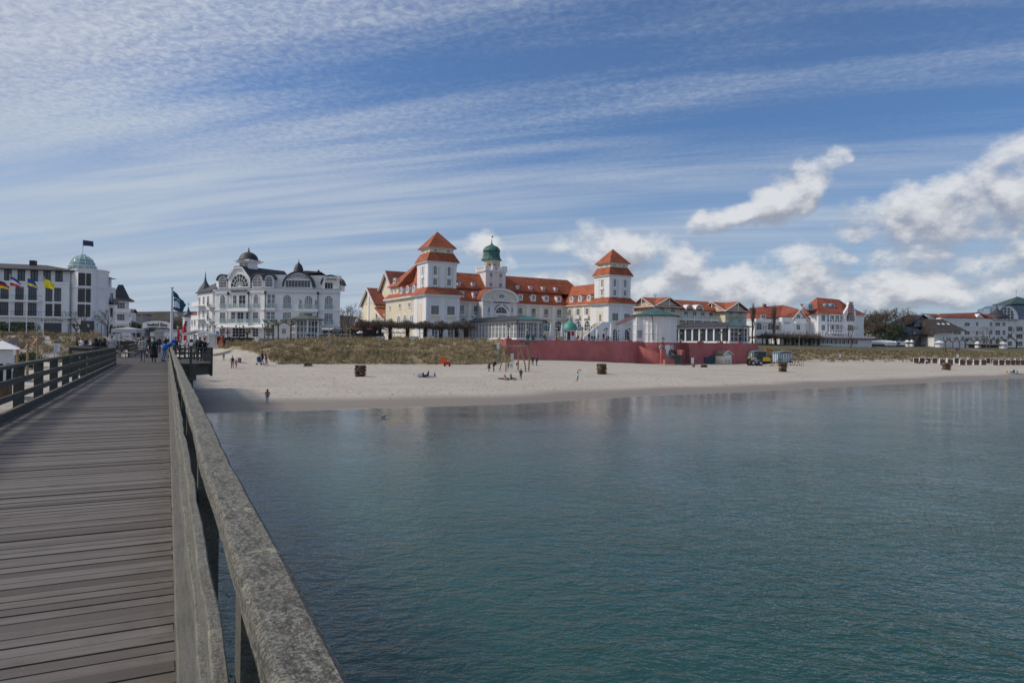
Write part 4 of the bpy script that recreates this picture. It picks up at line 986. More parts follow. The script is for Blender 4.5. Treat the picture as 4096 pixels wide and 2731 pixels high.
m = MB(S.pl('F',0.)); r = S.rect(3,(1725,1183,1935,1205),'F',-1.); m.add([(r[0],0,r[3]+.3),(r[1],0,r[3]+.3),(r[1],2.2,r[2]),(r[0],2.2,r[2]),(r[0],0,r[3]),(r[1],0,r[3]),(r[1],2.2,r[2]-.25),(r[0],2.2,r[2]-.25)],[(0,1,2,3),(4,5,6,7),(3,2,6,7),(0,3,7,4),(1,2,6,5)]); m.build('awning',CANVASG,S.e)
# roof dormers with curved lead roofs
def curved(Bx,x0,x1,yb,yt,depth,wins,nx=6,ny=5,rise=None,c=0.):
 a0,a1,b0,b1 = Bx.rect(3,(x0,yt,x1,yb),'F',c)
 b0 = zP
 rs = rise or (a1-a0)*.42; n = 14; cx = (a0+a1)/2; hw = (a1-a0)/2; zs = b1-rs
 sh = [(a0,b0),(a1,b0)] + [(cx+hw*cos(pi*q/n),zs+rs*sin(pi*q/n)) for q in range(n+1)]
 m = MB(Bx.pl('F',c)); m.extr(sh,-depth,0.); o = m.build('dormer',WHITE2,S.e)
 m = MB(Bx.pl('F',c)); A = [(cx+(hw+.35)*cos(pi*q/n),zs+(rs+.35)*sin(pi*q/n)) for q in range(n+1)]; Bq = [(cx+(hw+.02)*cos(pi*q/n),zs+(rs+.05)*sin(pi*q/n)) for q in range(n+1)]
 for q in range(n):
  p,q2,r2,s2 = A[q],A[q+1],Bq[q+1],Bq[q]
  m.add([(p[0],-depth,p[1]),(q2[0],-depth,q2[1]),(r2[0],-depth,r2[1]),(s2[0],-depth,s2[1]),(p[0],.3,p[1]),(q2[0],.3,q2[1]),(r2[0],.3,r2[1]),(s2[0],.3,s2[1])],[(0,1,5,4),(3,2,6,7),(4,5,6,7)])
 m.build('dormer_roof',SLATE,o)
 for r,kind,nx_,ny_,gl in wins: window(Bx,'F',c,Bx.rect(3,r,'F',c),kind,nx_,ny_,sur=.05,gl=gl,sill=False,fan=(kind == 'half'),parent=o,d0=.02)
 return o
curved(SA,375,500,640,478,3,[((395,492,490,640),'arch',5,4,GLASS)])
curved(SA,838,985,632,466,3,[((850,478,970,628),'arch',6,4,GLASS)],c=.1)
curved(S,1000,1128,632,470,3,[((1012,488,1112,630),'arch',5,4,GLASS)],c=.3)
curved(S,1262,1645,648,440,9,[((1283,540,1620,637),'rect',8,1,GLASS),((1303,456,1600,522),'half',4,1,GLASS)],rise=3.2,c=.2)
curved(S,1775,2010,655,487,5,[((1812,572,1922,655),'rect',3,1,GLASSD),((1832,505,1972,541),'half',7,1,GLASS)],rise=1.9,c=1.2)
m = MB(); 
for x in (1803,1978,1998):
 a,_ = S.f(3,x,600,-.1+.3); m.box(a-.12,a+.12,.2,.45,zP,zz(19.6))
m.box(13.6,17.4,.1,1.2,zz(19.5),zz(19.75)); m.build('veranda_post',WHITE2,S.e)
# the great gable with the fan window
g0,g1 = SA.f(3,520,640)[0],SA.f(3,812,630)[0]
gz = [SA.f(3,x,y) for x,y in ((520,520),(612,376),(715,371),(812,505))]
m = MB(SA.pl('F',-.15)); poly = [(g0,zP-.1),(g1,zP-.1),(g1,gz[3][1]),(gz[2][0],gz[2][1]),(gz[1][0],gz[1][1]),(g0,gz[0][1])]
m.extr(poly,-2.,.0); m.build('gable_wall',WHITE,S.e)
m = MB(SA.pl('F',-.15))
for p,q in ((gz[0],gz[1]),(gz[1],gz[2]),(gz[2],gz[3])): m.beam((p[0],.1,p[1]),(q[0],.1,q[1]),.3,.6,(0,1,0))
m.build('verge_board',WHITE2,S.e)
rg = []
m = MB(SA.pl('F',-.15)); zt = .25
P_ = [(g0-.3,gz[0][1]),(gz[1][0],gz[1][1]+.1),(gz[2][0],gz[2][1]+.1),(g1+.35,gz[3][1])]
back = [(P_[0][0],P_[0][1]),((P_[1][0]+P_[2][0])/2-.5,P_[1][1]+1.4),((P_[1][0]+P_[2][0])/2+.5,P_[1][1]+1.4),(P_[3][0],P_[3][1])]
m.add([(x,.3,z+zt) for x,z in P_] + [(x,-14,z+.5) for x,z in P_],[(0,1,5,4),(1,2,6,5),(2,3,7,6),(4,5,6,7)]); m.build('gable_roof',SLATE,S.e)
q = SA.rect(3,(550,456,788,632),'F',-.15)
window(SA,'F',-.16,q,'half',2,1,sur=.15,fan=True,sill=False,gl=GLASS)
# bell-roofed turret
tx0,tz0 = SA.f(3,655,368,1.2); tx1,_ = SA.f(3,797,368,1.2)
tcx = (tx0+tx1)/2; tw = (tx1-tx0)*.44; tb = SA.f(3,722,285,1.2)[1]
m = MB(SA.pl('F',1.2+tw)); m.box(tcx-tw,tcx+tw,-tw,tw,tz0-2.5,tb); m.box(tcx-tw-1.0,tcx+tw+1.0,-tw-1.0,tw+1.0,tb,tb+.25); m.box(tcx-tw-.6,tcx+tw+.6,-tw-.6,tw+.6,tb-.3,tb-.001)
m.build('turret',WHITE2,S.e)
for s in (-.5,.5): window(SA,'F',1.2-.0,(tcx+s*tw-.5,tcx+s*tw+.5,tz0+.15,tb-.45),'rect',2,2,sur=.05,sill=False,gl=GLASSC)
bx,by,_ = SA.loc(tcx,1.2+tw,0); zd = SA.f(3,722,165,1.2+tw)[1]; hd = zd-tb
m = MB(); m.lathe([(tw*1.95,tb+.26),(tw*1.75,tb+.4),(tw*1.55,tb+.16*hd),(tw*1.45,tb+.45*hd),(tw*1.15,tb+.72*hd),(tw*.7,tb+.9*hd),(.25,tb+1.0*hd),(.08,tb+1.35*hd),(.0,tb+1.5*hd)],16,(bx,by,0),0.); m.lathe([(0,tb+1.3*hd),(.2,tb+1.36*hd),(0,tb+1.42*hd)],8,(bx,by,0))
m.build('bell_roof',SLATE,S.e,smooth=True)
bx2,bz2 = S.f(3,1460,428,4.); m = MB(); m.lathe([(1.3,bz2-.2),(1.15,bz2+.3),(1.05,bz2+.8),(.8,bz2+1.5),(.4,bz2+1.9),(.1,bz2+2.3),(.05,bz2+2.9),(0,bz2+3.2)],12,(bx2,4,0)); m.build('small_cupola',SLATE,S.e,smooth=True)
m = MB(); a0,b0 = S.f(3,1702,515,3.); a1,b1 = S.f(3,1742,432,3.); m.box(a0,a1,3,3.7,b0-2,b1); m.box(a0+.15,a1-.15,3.1,3.6,b1,b1+.5); m.build('chimney',DARKM,S.e)
m = MB(); m.add([(7.2,1.5,zz(20.4)),(12.5,1.5,zz(20.9)),(12.5,9,zz(20.4)),(7.2,9,zz(20.2)),(8.2,3,zz(21.4)),(11.5,5,zz(21.4))],[(0,1,5,4),(1,2,5),(2,3,4,5),(0,4,3)]); m.build('flat_roof',SLATE,S.e)
# street side of the hotel: balconies with dark railings
p5 = foot[5]; p4 = foot[4]
for z in (6.0,9.4,12.8):
 m = MB(); m.beam((p4[0]-.9,p4[1],zz(z)),(p5[0]-.9,p5[1],zz(z)),2.0,.3); o = m.build('side_balcony',WHITE2,S.e)
 m = MB(); m.beam((p4[0]-1.8,p4[1],zz(z)+.75),(p5[0]-1.8,p5[1],zz(z)+.75),.06,1.0); m.build('railing',DARKM,o)
# ------------------------------------------------------------------ villas along the street, left of the white hotel
def villa(name,label,k,x0,x1,ybase,ytop,Y,ang,roof,z0=4.6,wall=WHITE,wins=None,depth=9,cat='house',hip_=False,over=.5,rz=None,front=None):
 """a house whose front spans picture columns x0..x1 at distance Y; returns the frame"""
 B = Bld(name,label,cat,k,x0,(ybase+ytop)/2,Y,ang,z0=z0)
 L = B.f(k,x1,(ybase+ytop)/2)[0]; zt = B.f(k,(x0+x1)/2,ytop)[1]
 m = MB(); m.box(0,L,0,depth,-1,zt); m.build('wall',wall,B.e)
 m = MB(); h = rz if rz is not None else depth*.35
 if hip_: hip(m,-over,L+over,-over,depth+over,zt,L*.3,L*.7,depth*.4,depth*.6,zt+h)
 else: roof_gx(m,-over,L+over,-over,depth+over,zt-.1,zt+h) if hip_ is False else roof_gy(m,-over,L+over,-over,depth+over,zt-.1,zt+h)
 m.build('roof',roof,B.e)
 for r in wins or []:
  kind = 'rect'; rr = r
  if len(r) == 5: kind = r[4]; rr = r[:4]
  window(B,'F',0.,B.rect(k,rr,'F',0.),kind,2,3,sur=.08,sill=False)
 return B,L,zt
B,L,zt = villa('street_villa','white villa with dark spired turret and balconies beside the seafront hotel',3,100,300,1230,700,176,-50,SLATE,depth=10,rz=3)
for z in (zt-3.4,zt-6.8,zt-10.2):
 m = MB(); m.box(.4,L*.55,-1.6,0,z-.15,z); m.box(.4,L*.55,-1.6,-1.5,z,z+.95); m.build('balcony',WHITE2,B.e)
for i in range(3):
 for j in range(3): window(B,'F',0.,(1.0+i*L/3.4,2.4+i*L/3.4,zt-3.1-3.4*j,zt-1.1-3.4*j),'rect',2,3,sur=.1)
m = MB(); cx_,cz_ = B.f(3,205,700,2.); m.lathe([(0,cz_-2),(1.9,cz_-2),(1.9,cz_),(1.75,cz_+.5),(1.4,cz_+1.2),(.8,cz_+2.0),(.35,cz_+2.8),(.16,cz_+3.8),(.05,cz_+5.2),(0,cz_+5.6)],12,(cx_,2,0)); m.build('spire_roof',PATINA,B.e)
m = MB(); m.lathe([(1.7,-1),(1.7,cz_-2.002)],12,(cx_,2,0)); m.build('turret_wall',WHITE,B.e)
B,L,zt = villa('street_villa','white villa with onion domed corner turret far down the street',2,1185,1300,880,640,215,-50,TILED,depth=9,rz=2.5,wins=None)
for i in range(2):
 for j in range(3): window(B,'F',0.,(1.0+i*3,2.4+i*3,zt-2.9-3.2*j,zt-1.1-3.2*j),'rect',2,3,sur=.1)
q = PT(2,1148,665,222)
e = thing('turret','white round turret with grey onion dome and cross rising over the street','turret',(q.x,q.y,4.6)); h = q.z-4.6
MB().lathe([(1.55,-1),(1.55,h-.3),(1.75,h-.3),(1.75,h+.05)],14).build('wall',WHITE,e)
MB().lathe([(1.6,h+.1),(1.75,h+.35),(1.7,h+.8),(1.2,h+1.35),(.65,h+1.9),(.32,h+2.5),(.14,h+3.2),(.05,h+3.5)],14).build('onion_dome',PATINA,e,smooth=True)
m = MB(); m.tube([(0,0,h+3.4),(0,0,h+4.9)],.05,5); m.box(-.3,.3,-.04,.04,h+4.3,h+4.4); m.build('finial_cross',DARKM,e)
for j in range(4):
 m = MB(); m.box(-.35,.35,-1.62,-1.4,h-3.4*j-3,h-3.4*j-1.2); m.build('window',GLASS,e)
# ------------------------------------------------------------------ hotel on the left with the glass dome
H_ = Bld('dome_hotel','white hotel with dark framed windows and green glass corner dome','hotel',1,775,600,146,14.7,z0=4.4)
hz_ = lambda v: v - 4.4
TZ = hz_(19.1)
x_l = -46.
m = MB(); m.box(x_l,0,0,14,-1,hz_(16.6)); m.box(x_l,-.2,1.2,13,hz_(16.6),TZ); m.build('wall',WHITE,H_.e)
m = MB(); m.box(x_l,0.1,-.22,-.001,hz_(16.3),hz_(16.55)); m.box(x_l,.05,-.12,-.001,hz_(15.6),hz_(15.8)); m.box(x_l,.2,-.4,-.001,hz_(9.0),hz_(9.3)); m.build('cornice',WHITE2,H_.e)
m = MB(); m.add([(x_l,.2,TZ),(2.2,.2,TZ),(2.2,14,TZ),(x_l,14,TZ),(x_l,5,TZ+1.6),(-6,5,TZ+1.5),(-6,10,TZ+1.5),(x_l,10,TZ+1.6)],[(0,1,5,4),(1,2,6,5),(2,3,7,6),(4,5,6,7),(0,3,2,1),(0,4,7,3)])
m.box(x_l,1.4,.0,.35,TZ-.15,TZ+.12); m.build('roof',SLATE,H_.e)
DF = mat('dark_window_frame',(.03,.03,.035),.5)
def hw(r,nx=2,ny=1,c=0.,p='F',par=None,gl=GLASSC): return window(H_,p,c,H_.rect(1,r,p,c),'rect',nx,ny,sur=.10,fr=DF,gl=gl,bar=.12,sill=False)
for i,x in enumerate((55,205,350,493,627)):
 hw((x,447,x+68,572),2,c=1.2,gl=GLASS)
for x0,y0 in ((12,635),(180,643),(325,648)): hw((x0,y0,x0+78,y0+130),3,gl=GLASS)
for x0,y0 in ((5,815),(173,818),(322,822)): hw((x0,y0,x0+80,y0+135),3,gl=GLASS)
for x0 in (517,615):
 hw((x0,655,x0+62,793),2,gl=GLASS); hw((x0,832,x0+62,965),2,gl=GLASSD)
# unseen bays continue to the left, for the next steps sideways
for q in range(1,8):
 s = H_.f(1,55,500,1.2)[0] - q*4.3
 window(H_,'F',1.2,(s,s+2,hz_(16.9),hz_(18.8)),'rect',2,1,sur=.1,fr=DF,gl=GLASS,sill=False)
 for zq in (9.4,13.0): window(H_,'F',0,(s,s+2.2,hz_(zq),hz_(zq+2.4)),'rect',3,1,sur=.1,fr=DF,gl=GLASS,sill=False)
for y,x1 in ((785,440),(965,790)):
 r = H_.rect(1,(-80,y,x1,y+12),'F',-1.5)
 m = MB(); m.box(x_l,r[1],-1.5,0,r[2],r[2]+.25); m.build('balcony',WHITE2,H_.e); rr = r
 m = MB()
 for s in frange(x_l,r[1],.5): m.box(s-.015,s+.015,-1.45,-1.42,r[2]+.25,r[2]+1.2)
 m.box(x_l,r[1],-1.46,-1.40,r[2]+1.2,r[2]+1.26); m.box(r[1]-.03,r[1],-1.4,-.2,r[2]+1.2,r[2]+1.26); m.build('balcony_rail',DARKM,H_.e)
for r in ((-30,1025,62,1180),(140,1030,380,1185),(490,1040,688,1185)):
 q = H_.rect(1,r,'F',0.); m = MB(H_.pl('F',0.)); m.box(q[0],q[1],.0,.06,q[2],q[3]); m.build('shop_window',GLASSD,H_.e)
a,z = H_.f(1,583,1012); text_mesh("Marc O'Polo",.75,mat('shop_lettering',(.30,.30,.32),.6),'lettering',H_.e,lambda s,d,zc_: (a+s,-d,z+zc_),.1,1.05,.015)
# corner tower
ct = (3.3,2.3,0); m = MB(); m.lathe([(3.5,-1),(3.5,hz_(19.3))],8,ct,pi/8); m.lathe([(3.7,hz_(15.6)),(3.7,hz_(15.95)),(3.5,hz_(15.95))],8,ct,pi/8); m.lathe([(3.7,hz_(9.0)),(3.7,hz_(9.3)),(3.5,hz_(9.3))],8,ct,pi/8)
m.lathe([(0,hz_(19.3)),(3.75,hz_(19.3)),(3.75,hz_(19.6)),(0,hz_(19.6))],8,ct,pi/8); m.build('corner_tower_wall',WHITE,H_.e)
yf = 2.3-3.5*cos(pi/8)-.02
for r in ((882,485,950,628),(970,490,1015,630),(877,660,948,803),(967,662,1012,806),(873,835,945,978),(965,838,1008,982)):
 q = H_.rect(1,r,'F',yf); window(H_,'F',yf,q,'rect',2,2,sur=.06,fr=DF,gl=GLASSD,sill=False,bar=.1)
q = H_.rect(1,(905,1015,1055,1195),'F',yf); m = MB(H_.pl('F',yf)); m.box(q[0],q[1],0,.05,q[2],q[3]); m.build('shop_window',GLASSD,H_.e)
ct = (H_.f(1,925,430,2.3)[0],2.3,0); DQ = ((2.5,19.62),(2.5,20.0),(2.45,20.5),(2.25,21.2),(1.8,21.95),(1.15,22.5),(.55,22.75)); dm = MB(); dm.lathe([(a,hz_(b)) for a,b in DQ]+[(0,hz_(22.75))],16,ct); dm.build('glass_dome',mat('green_dome_glass',(.22,.42,.38),.15,.15,.5),H_.e,smooth=True)
m = MB()
for q in range(12):
 a = 2*pi*q/12; m.tube([(ct[0]+r_*1.02*cos(a),ct[1]+r_*1.02*sin(a),hz_(zv)+.02) for r_,zv in DQ],.06,4)
for r_,zv in ((2.55,19.95),(2.5,20.5),(2.33,21.1),(1.95,21.8)): m.lathe([(r_,hz_(zv)),(r_+.07,hz_(zv)),(r_+.07,hz_(zv)+.09),(r_,hz_(zv)+.09)],16,ct)
m.lathe([(0,hz_(22.75)),(.65,hz_(22.75)),(.65,hz_(22.95)),(0,hz_(22.95))],12,ct)
for q in range(16): a = 2*pi*q/16; m.tube([(ct[0]+2.7*cos(a),ct[1]+2.7*sin(a),hz_(19.6)),(ct[0]+2.7*cos(a),ct[1]+2.7*sin(a),hz_(20.35))],.06,4)
m.lathe([(2.67,hz_(20.3)),(2.77,hz_(20.3)),(2.77,hz_(20.4)),(2.67,hz_(20.4))],16,ct); m.build('dome_ribs',WHITE2,H_.e)
m = MB(); m.tube([(ct[0],ct[1],hz_(22.9)),(ct[0],ct[1],hz_(26.2))],.05,6); m.build('roof_flagpole',METAL,H_.e)
def flag_mesh(w,h,cols,name,par,T,sag=.25,tear=0.,seed=0,k=10):
 """a flag blowing out along s, cols = list of (material, z0, z1) stripes"""
 rg = random.Random(seed); m = MB(T); mats = []
 for mt_,f0_,f1_ in cols:
  if mt_ not in mats: mats.append(mt_)
  m.m = mats.index(mt_)
  for i in range(k):
   u0,u1 = i/k,(i+1)/k
   def pt_(u,f): return (w*u,.10*w*sin(u*7+seed+f*2)*u,h*(f-1) - sag*w*u*u*(.35+.65*f) + (tear*h*.10*sin(u*40+f*30) if u > .8 else 0))
   m.quad(pt_(u0,f0_),pt_(u1,f0_),pt_(u1,f1_),pt_(u0,f1_))
 return m.build(name,mats,par,rec=False)
FLN = mat('dark_flag_cloth',(.05,.05,.10),.8,.3,3.)
flag_mesh(2.0,1.2,((FLN,0,1),),'roof_flag',H_.e,lambda s_,d,z: (ct[0]+.05+s_,ct[1]+d,hz_(26.1)+z),.1,1.,2)
# side along the street
sx0 = 3.0; m = MB(); m.box(sx0-2,sx0+2.2,5,13.5,-1,hz_(16.6)); m.box(sx0-1.8,sx0+1.4,5.5,13.2,hz_(16.6),TZ-.4); m.build('street_wing_wall',WHITE,H_.e)
m = MB(); m.add([(sx0-6,4.5,TZ-.4),(sx0+2.4,4.5,TZ-.4),(sx0+2.4,14.2,TZ-.4),(sx0-6,14.2,TZ-.4),(sx0-2,7.5,TZ+.7),(sx0-2,11,TZ+.7)],[(0,3,2,1),(0,1,4),(1,2,5,4),(2,3,5),(3,0,4,5)]); m.build('roof',SLATE,H_.e)
for q in range(2):
 for zq in (6,9.8,13.2,16.9): window(H_,'R',sx0+2.2 if zq < 16 else sx0+1.4,(6.4+q*3.4,7.8+q*3.4,hz_(zq),hz_(zq+1.9)),'rect',2,1,sur=.08,fr=DF,gl=GLASS,sill=False)
m = MB(); m.box(sx0+2.2,sx0+3.2,8,12,hz_(12.6),hz_(12.9)); m.box(sx0+3.1,sx0+3.2,8,12,hz_(12.9),hz_(13.9)); m.build('balcony',DARKM,H_.e)
m = MB()
for x,w_,h in ((-33,2.,1.4),(-30.5,1.4,1.1),(-24,1.6,1.5),(-9.2,1.1,.9),(-26.5,.7,1.4)): m.box(x,x+w_,4.5,5.6,TZ+1.0,TZ+1.5+h)
m.build('chimney',DARKM,H_.e)
# villas behind the dome hotel
B,L,zt = villa('street_villa','white villa with steep dark pyramid turret and wide eaves behind the dome hotel',1,1240,1395,1150,760,185,35,SLATE2,depth=10,rz=1.5)
cx_,cz_ = B.f(1,1350,780,1.)
m = MB(); m.box(cx_-1.9,cx_+1.9,-.6,3.4,-1,cz_-.2); m.build('turret_wall',WHITE,B.e)
m = MB(); hip(m,cx_-3.2,cx_+3.3,-1.8,4.6,cz_-.4,cx_-2.0,cx_+2.0,-.6,3.4,cz_+.5); hip(m,cx_-2.0,cx_+2.0,-.6,3.4,cz_+.49,cx_-.55,cx_+.55,.8,1.8,cz_+4.1); m.build('turret_roof',SLATE,B.e)
for j in range(4): window(B,'F',-.6,(cx_-.9,cx_+.9,cz_-2.6-3.2*j,cz_-.8-3.2*j),'rect',3,2,sur=.1)
for j in range(3): m = MB(); m.box(cx_-2.2,cx_+2.2,-1.7,-.6,cz_-3.6-3.2*j,cz_-3.35-3.2*j); m.box(cx_-2.2,cx_+2.2,-1.7,-1.6,cz_-3.35-3.2*j,cz_-2.5-3.2*j); m.build('balcony',WHITE2,B.e)
B,L,zt = villa('street_villa','pale villa with balconies and dark roof edge beyond the turret villa',1,1400,1475,1150,920,225,20,SLATE2,depth=8,rz=1.,wins=((1418,935,1440,975),(1450,940,1465,980)))
B,L,zt = villa('apartment_block','grey flat roofed apartment block seen beyond the villas',2,205,445,900,625,300,10,SLATE2,depth=10,rz=.3,wall=mat('grey_render',(.26,.25,.26),.8),wins=((228,635,250,665),(262,635,284,665)))
B,L,zt = villa('pale_house','plain pale house at the far end of the street under the arch',2,690,830,1000,845,260,-8,SLATE2,depth=8,rz=.8,wins=((730,860,750,900),(780,860,800,900)))
# ------------------------------------------------------------------ pale yellow gabled hotel on the right
Y_ = Bld('gabled_hotel','pale yellow hotel with orange roofs, white gable boards and balconies','hotel',6,905,800,208,29.2,z0=4.6)
yz = lambda v: v-4.6
def cross(x0,x1,y0,y1,eave,ridge,side=True):
 """a gabled pavilion: gable to the front and gable to the left"""
 m = MB(); m.box(x0,x1,y0,y1,-1,yz(eave)); gable_y(m,x0,x1,y0,y1,yz(eave)-.01,yz(ridge)-.3); gable_x(m,x0,x1,y0,y1,yz(eave)-.012,yz(ridge)-.35); m.build('wall',CREAM2,Y_.e)
 m = MB(); roof_gy(m,x0-1.1,x1+1.1,y0-.9,y1+.5,yz(eave)-.55,yz(ridge),.25); roof_gx(m,x0-.9,x1+.5,y0-1.1,y1+1.1,yz(eave)-.55,yz(ridge)-.02,.25); m.build('roof',TILE,Y_.e)
 m = MB(); xm = (x0+x1)/2; ym = (y0+y1)/2
 m.T = Y_.pl('F',y0-.9); 
 for a,b in ((x0-1.2,xm),(x1+1.2,xm)): m.beam((a,.06,yz(eave)-.45),(b,.06,yz(ridge)+.1),.12,.5,(0,1,0))
 m.box(xm-.12,xm+.12,-.05,.1,yz(eave)-.3,yz(ridge)-.1); m.box(x0-.6,x1+.6,-.05,.1,yz(eave)-.25,yz(eave)-.02)
 m.T = Y_.pl('L',x0-.9)
 for a,b in ((y0-1.2,ym),(y1+1.2,ym)): m.beam((a,.06,yz(eave)-.45),(b,.06,yz(ridge)+.1),.12,.5,(0,1,0))
 m.box(ym-.12,ym+.12,-.05,.1,yz(eave)-.3,yz(ridge)-.1); m.box(y0-.6,y1+.6,-.05,.1,yz(eave)-.25,yz(eave)-.02)
 m.build('gable_boards',WHITE2,Y_.e)
cross(0,10.3,0,9.7,17.0,19.6)
m = MB(); m.box(10.3,29,3,12,-1,yz(16.9)); m.build('wall',CREAM2,Y_.e)
m = MB(); roof_gx(m,9,30,2.2,13.2,yz(16.4),yz(19.6)); m.build('roof',TILE,Y_.e)
cross(29,38.8,-1,9,16.7,19.3)
for r,kd in (((810,790,833,822),'round'),): window(Y_,'L',0.,Y_.rect(6,r,'L',0.),kd,2,2,.15)
for r in ((965,788,1020,850),(1090,792,1143,855)): window(Y_,'F',0.,Y_.rect(6,r,'F',0.),'rect',4,2,.12)
window(Y_,'L',0.,Y_.rect(6,(683,795,718,845),'L',0.),'rect',2,2,.12)
for r in ((200,475,228,508),(200,598,228,632)): window(Y_,'L',29.,Y_.rect(7,r,'L',29.),'round',2,2,.15)
for r in ((385,470,440,555),(513,477,570,560),(383,592,440,650),(512,600,570,655)): window(Y_,'F',-1.,Y_.rect(7,r,'F',-1.),'rect',4,1,.1)
for r in ((375,560,497,572),(505,563,622,577),(375,650,620,660)):
 q = Y_.rect(7,r,'F',-2.2); m = MB(); m.box(q[0],q[1],-2.2,-1,q[2],q[2]+.2); m.box(q[0],q[1],-2.2,-2.1,q[2]+.2,q[2]+1.15); m.build('balcony',GLB,Y_.e)
for z in (10.3,13.6):
 m = MB(); m.box(10.4,28.9,1.4,3,yz(z)-.25,yz(z)); m.box(10.4,28.9,1.35,1.45,yz(z)+.95,yz(z)+1.05)
 for q in range(60): x = 10.5+18.3*q/59; m.box(x-.05,x+.05,1.38,1.42,yz(z),yz(z)+.95)
 for q in range(6):
  x = 10.5+q*3.66; m.box(x-.1,x+.1,1.36,1.5,yz(z)-3.1,yz(z)+.95); m.box(x+.15,x+.27,1.37,1.5,yz(z)-3.1,yz(z)+.95)
  if q < 5: m.ring([(x+1.83+1.5*cos(pi*k/8),0) for k in range(0)] or [(x+.3,yz(z)-1.2),(x+.9,yz(z)-.6),(x+1.83,yz(z)-.45),(x+2.8,yz(z)-.6),(x+3.4,yz(z)-1.2)],[(x+.3,yz(z)-.3),(x+.9,yz(z)-.3),(x+1.83,yz(z)-.3),(x+2.8,yz(z)-.3),(x+3.4,yz(z)-.3)],1.38,1.46) if False else m.box(x+.1,x+3.56,1.38,1.46,yz(z)-.6,yz(z)-.25)
 m.build('balcony',WHITE2,Y_.e)
for q in range(5):
 for z in (7.4,10.7,14.): window(Y_,'F',3.,(11.2+q*3.66,12.9+q*3.66,yz(z),yz(z+2)),'rect',2,2,.1,gl=GLASS)
for x0,x1 in ((1262,1335),(1372,1448)):
 q = Y_.rect(6,(x0,778,x1,845),'F',2.6); m = MB(Y_.pl('F',2.6)); sh = shape(q[0],q[1],q[2],q[3],'arch'); m.extr(sh,-3,0); m.build('dormer',CREAM2,Y_.e)
 cx = (q[0]+q[1])/2; R_ = (q[1]-q[0])/2; zs = q[3]-R_; m = MB(Y_.pl('F',2.6)); m.ring([(cx+R_*cos(pi*k/12),zs+R_*sin(pi*k/12)) for k in range(13)],[(cx+(R_+.35)*cos(pi*k/12),zs+(R_+.35)*sin(pi*k/12)) for k in range(13)],-3,.5); m.build('dormer_arch',WHITE2,Y_.e)
 window(Y_,'F',2.58,(q[0]+.5,q[1]-.5,q[2]+.2,zs+.3),'rect',3,2,.06,sill=False)
# ------------------------------------------------------------------ houses further right
def rr(B,k,lst,p='F',c=0.,**kw):
 for r in lst: window(B,p,c,B.rect(k,r[:4],p,c),r[4] if len(r) > 4 else 'rect',kw.get('nx',2),kw.get('ny',3),sur=.1,sill=False,gl=kw.get('gl',GLASS))
# white house with cross gable
B = Bld('white_villa','white villa with weathered red roof and front gable facing the dunes','house',7,1250,600,250,14,z0=6.)
v = lambda y,x=1250: B.f(7,x,y)[1]
L1 = B.f(7,1590,650,1)[0]; Lw = B.f(7,1105,600)[0]; Lf = B.f(7,735,600,2)[0]; Lg = B.f(7,1415,600)[0]
ze = v(565); zr = v(470,1335)
m = MB(); m.box(Lw,Lg,0,12,-2,ze-.2); gable_y(m,0,Lg,0,8,ze-.6,zr); m.box(Lg,L1+1,1,12,-2,ze-.2); m.box(Lf,Lw,2,12,-2,v(625)); m.build('wall',WHITE,B.e)
m = MB(); 
m.add([(Lf-.5,2,v(590,800)),(Lw+.5,2,v(560,1050)),(0.0,-.5,ze-.1),(-.2,-.5,ze-.1),(Lg/2,-.5,zr+.15),(Lg/2-1,8,v(385,1180)),(Lf+2,8,v(425,780)),(L1+.5,.3,v(565,1540)),(Lg,.3,ze-.1),(L1-3,10,v(440,1330)),(Lf-.5,12,v(560,800)),(L1,12,ze)],
  [(0,1,5,6),(1,3,4,5),(4,8,7,9,5),(0,6,10),(6,5,9,11,10)])
m.build('roof',TILE2,B.e)
m = MB(); T_ = B.pl('F',-.5)
m.T = T_; m.beam((-.6,.05,ze-.7),(Lg/2,.05,zr+.1),.1,.4,(0,1,0)); m.beam((Lg+.6,.05,ze-.7),(Lg/2,.05,zr+.1),.1,.4,(0,1,0)); m.build('verge_board',WHITE2,B.e)
rr(B,7,((1300,533,1345,580),(1296,665,1345,735,'arch'),(1425,665,1440,698)))
rr(B,7,((1498,570,1520,625),(1430,570,1448,622),(1497,668,1518,760)),c=1.)
rr(B,7,((757,643,828,735,'arch'),(910,640,985,735,'arch'),(842,678,860,735),(875,678,892,735),(1020,675,1070,735),(820,540,880,580)),c=2.,ny=2)
q = B.rect(7,(1290,630,1425,640),'F',-1.5); m = MB(); m.box(q[0],q[1],-1.5,0,q[2]-.2,q[3]); m.box(q[0],q[1],-1.5,-1.4,q[3],q[3]+1.2); m.build('balcony',WHITE2,B.e)
a,z = B.f(7,1175,642,-.02); text_mesh('Bellevue',.75,DARKM,'lettering',B.e,lambda s,d,zc_: (a+s+.25*zc_,-.02-d,z+zc_),.08,1.0,-.005)
q = B.rect(7,(755,590,1060,622),'F',.6); m = MB(); m.box(q[0],q[1],.6,2,q[2]-.3,q[3]); m.build('balcony',WHITE2,B.e)
m = MB(); a,b = B.f(7,852,462,8); a2,b2 = B.f(7,882,390,8); m.box(a,a2,7.5,8.5,b-1.5,b2); m.build('chimney',TILE2,B.e)
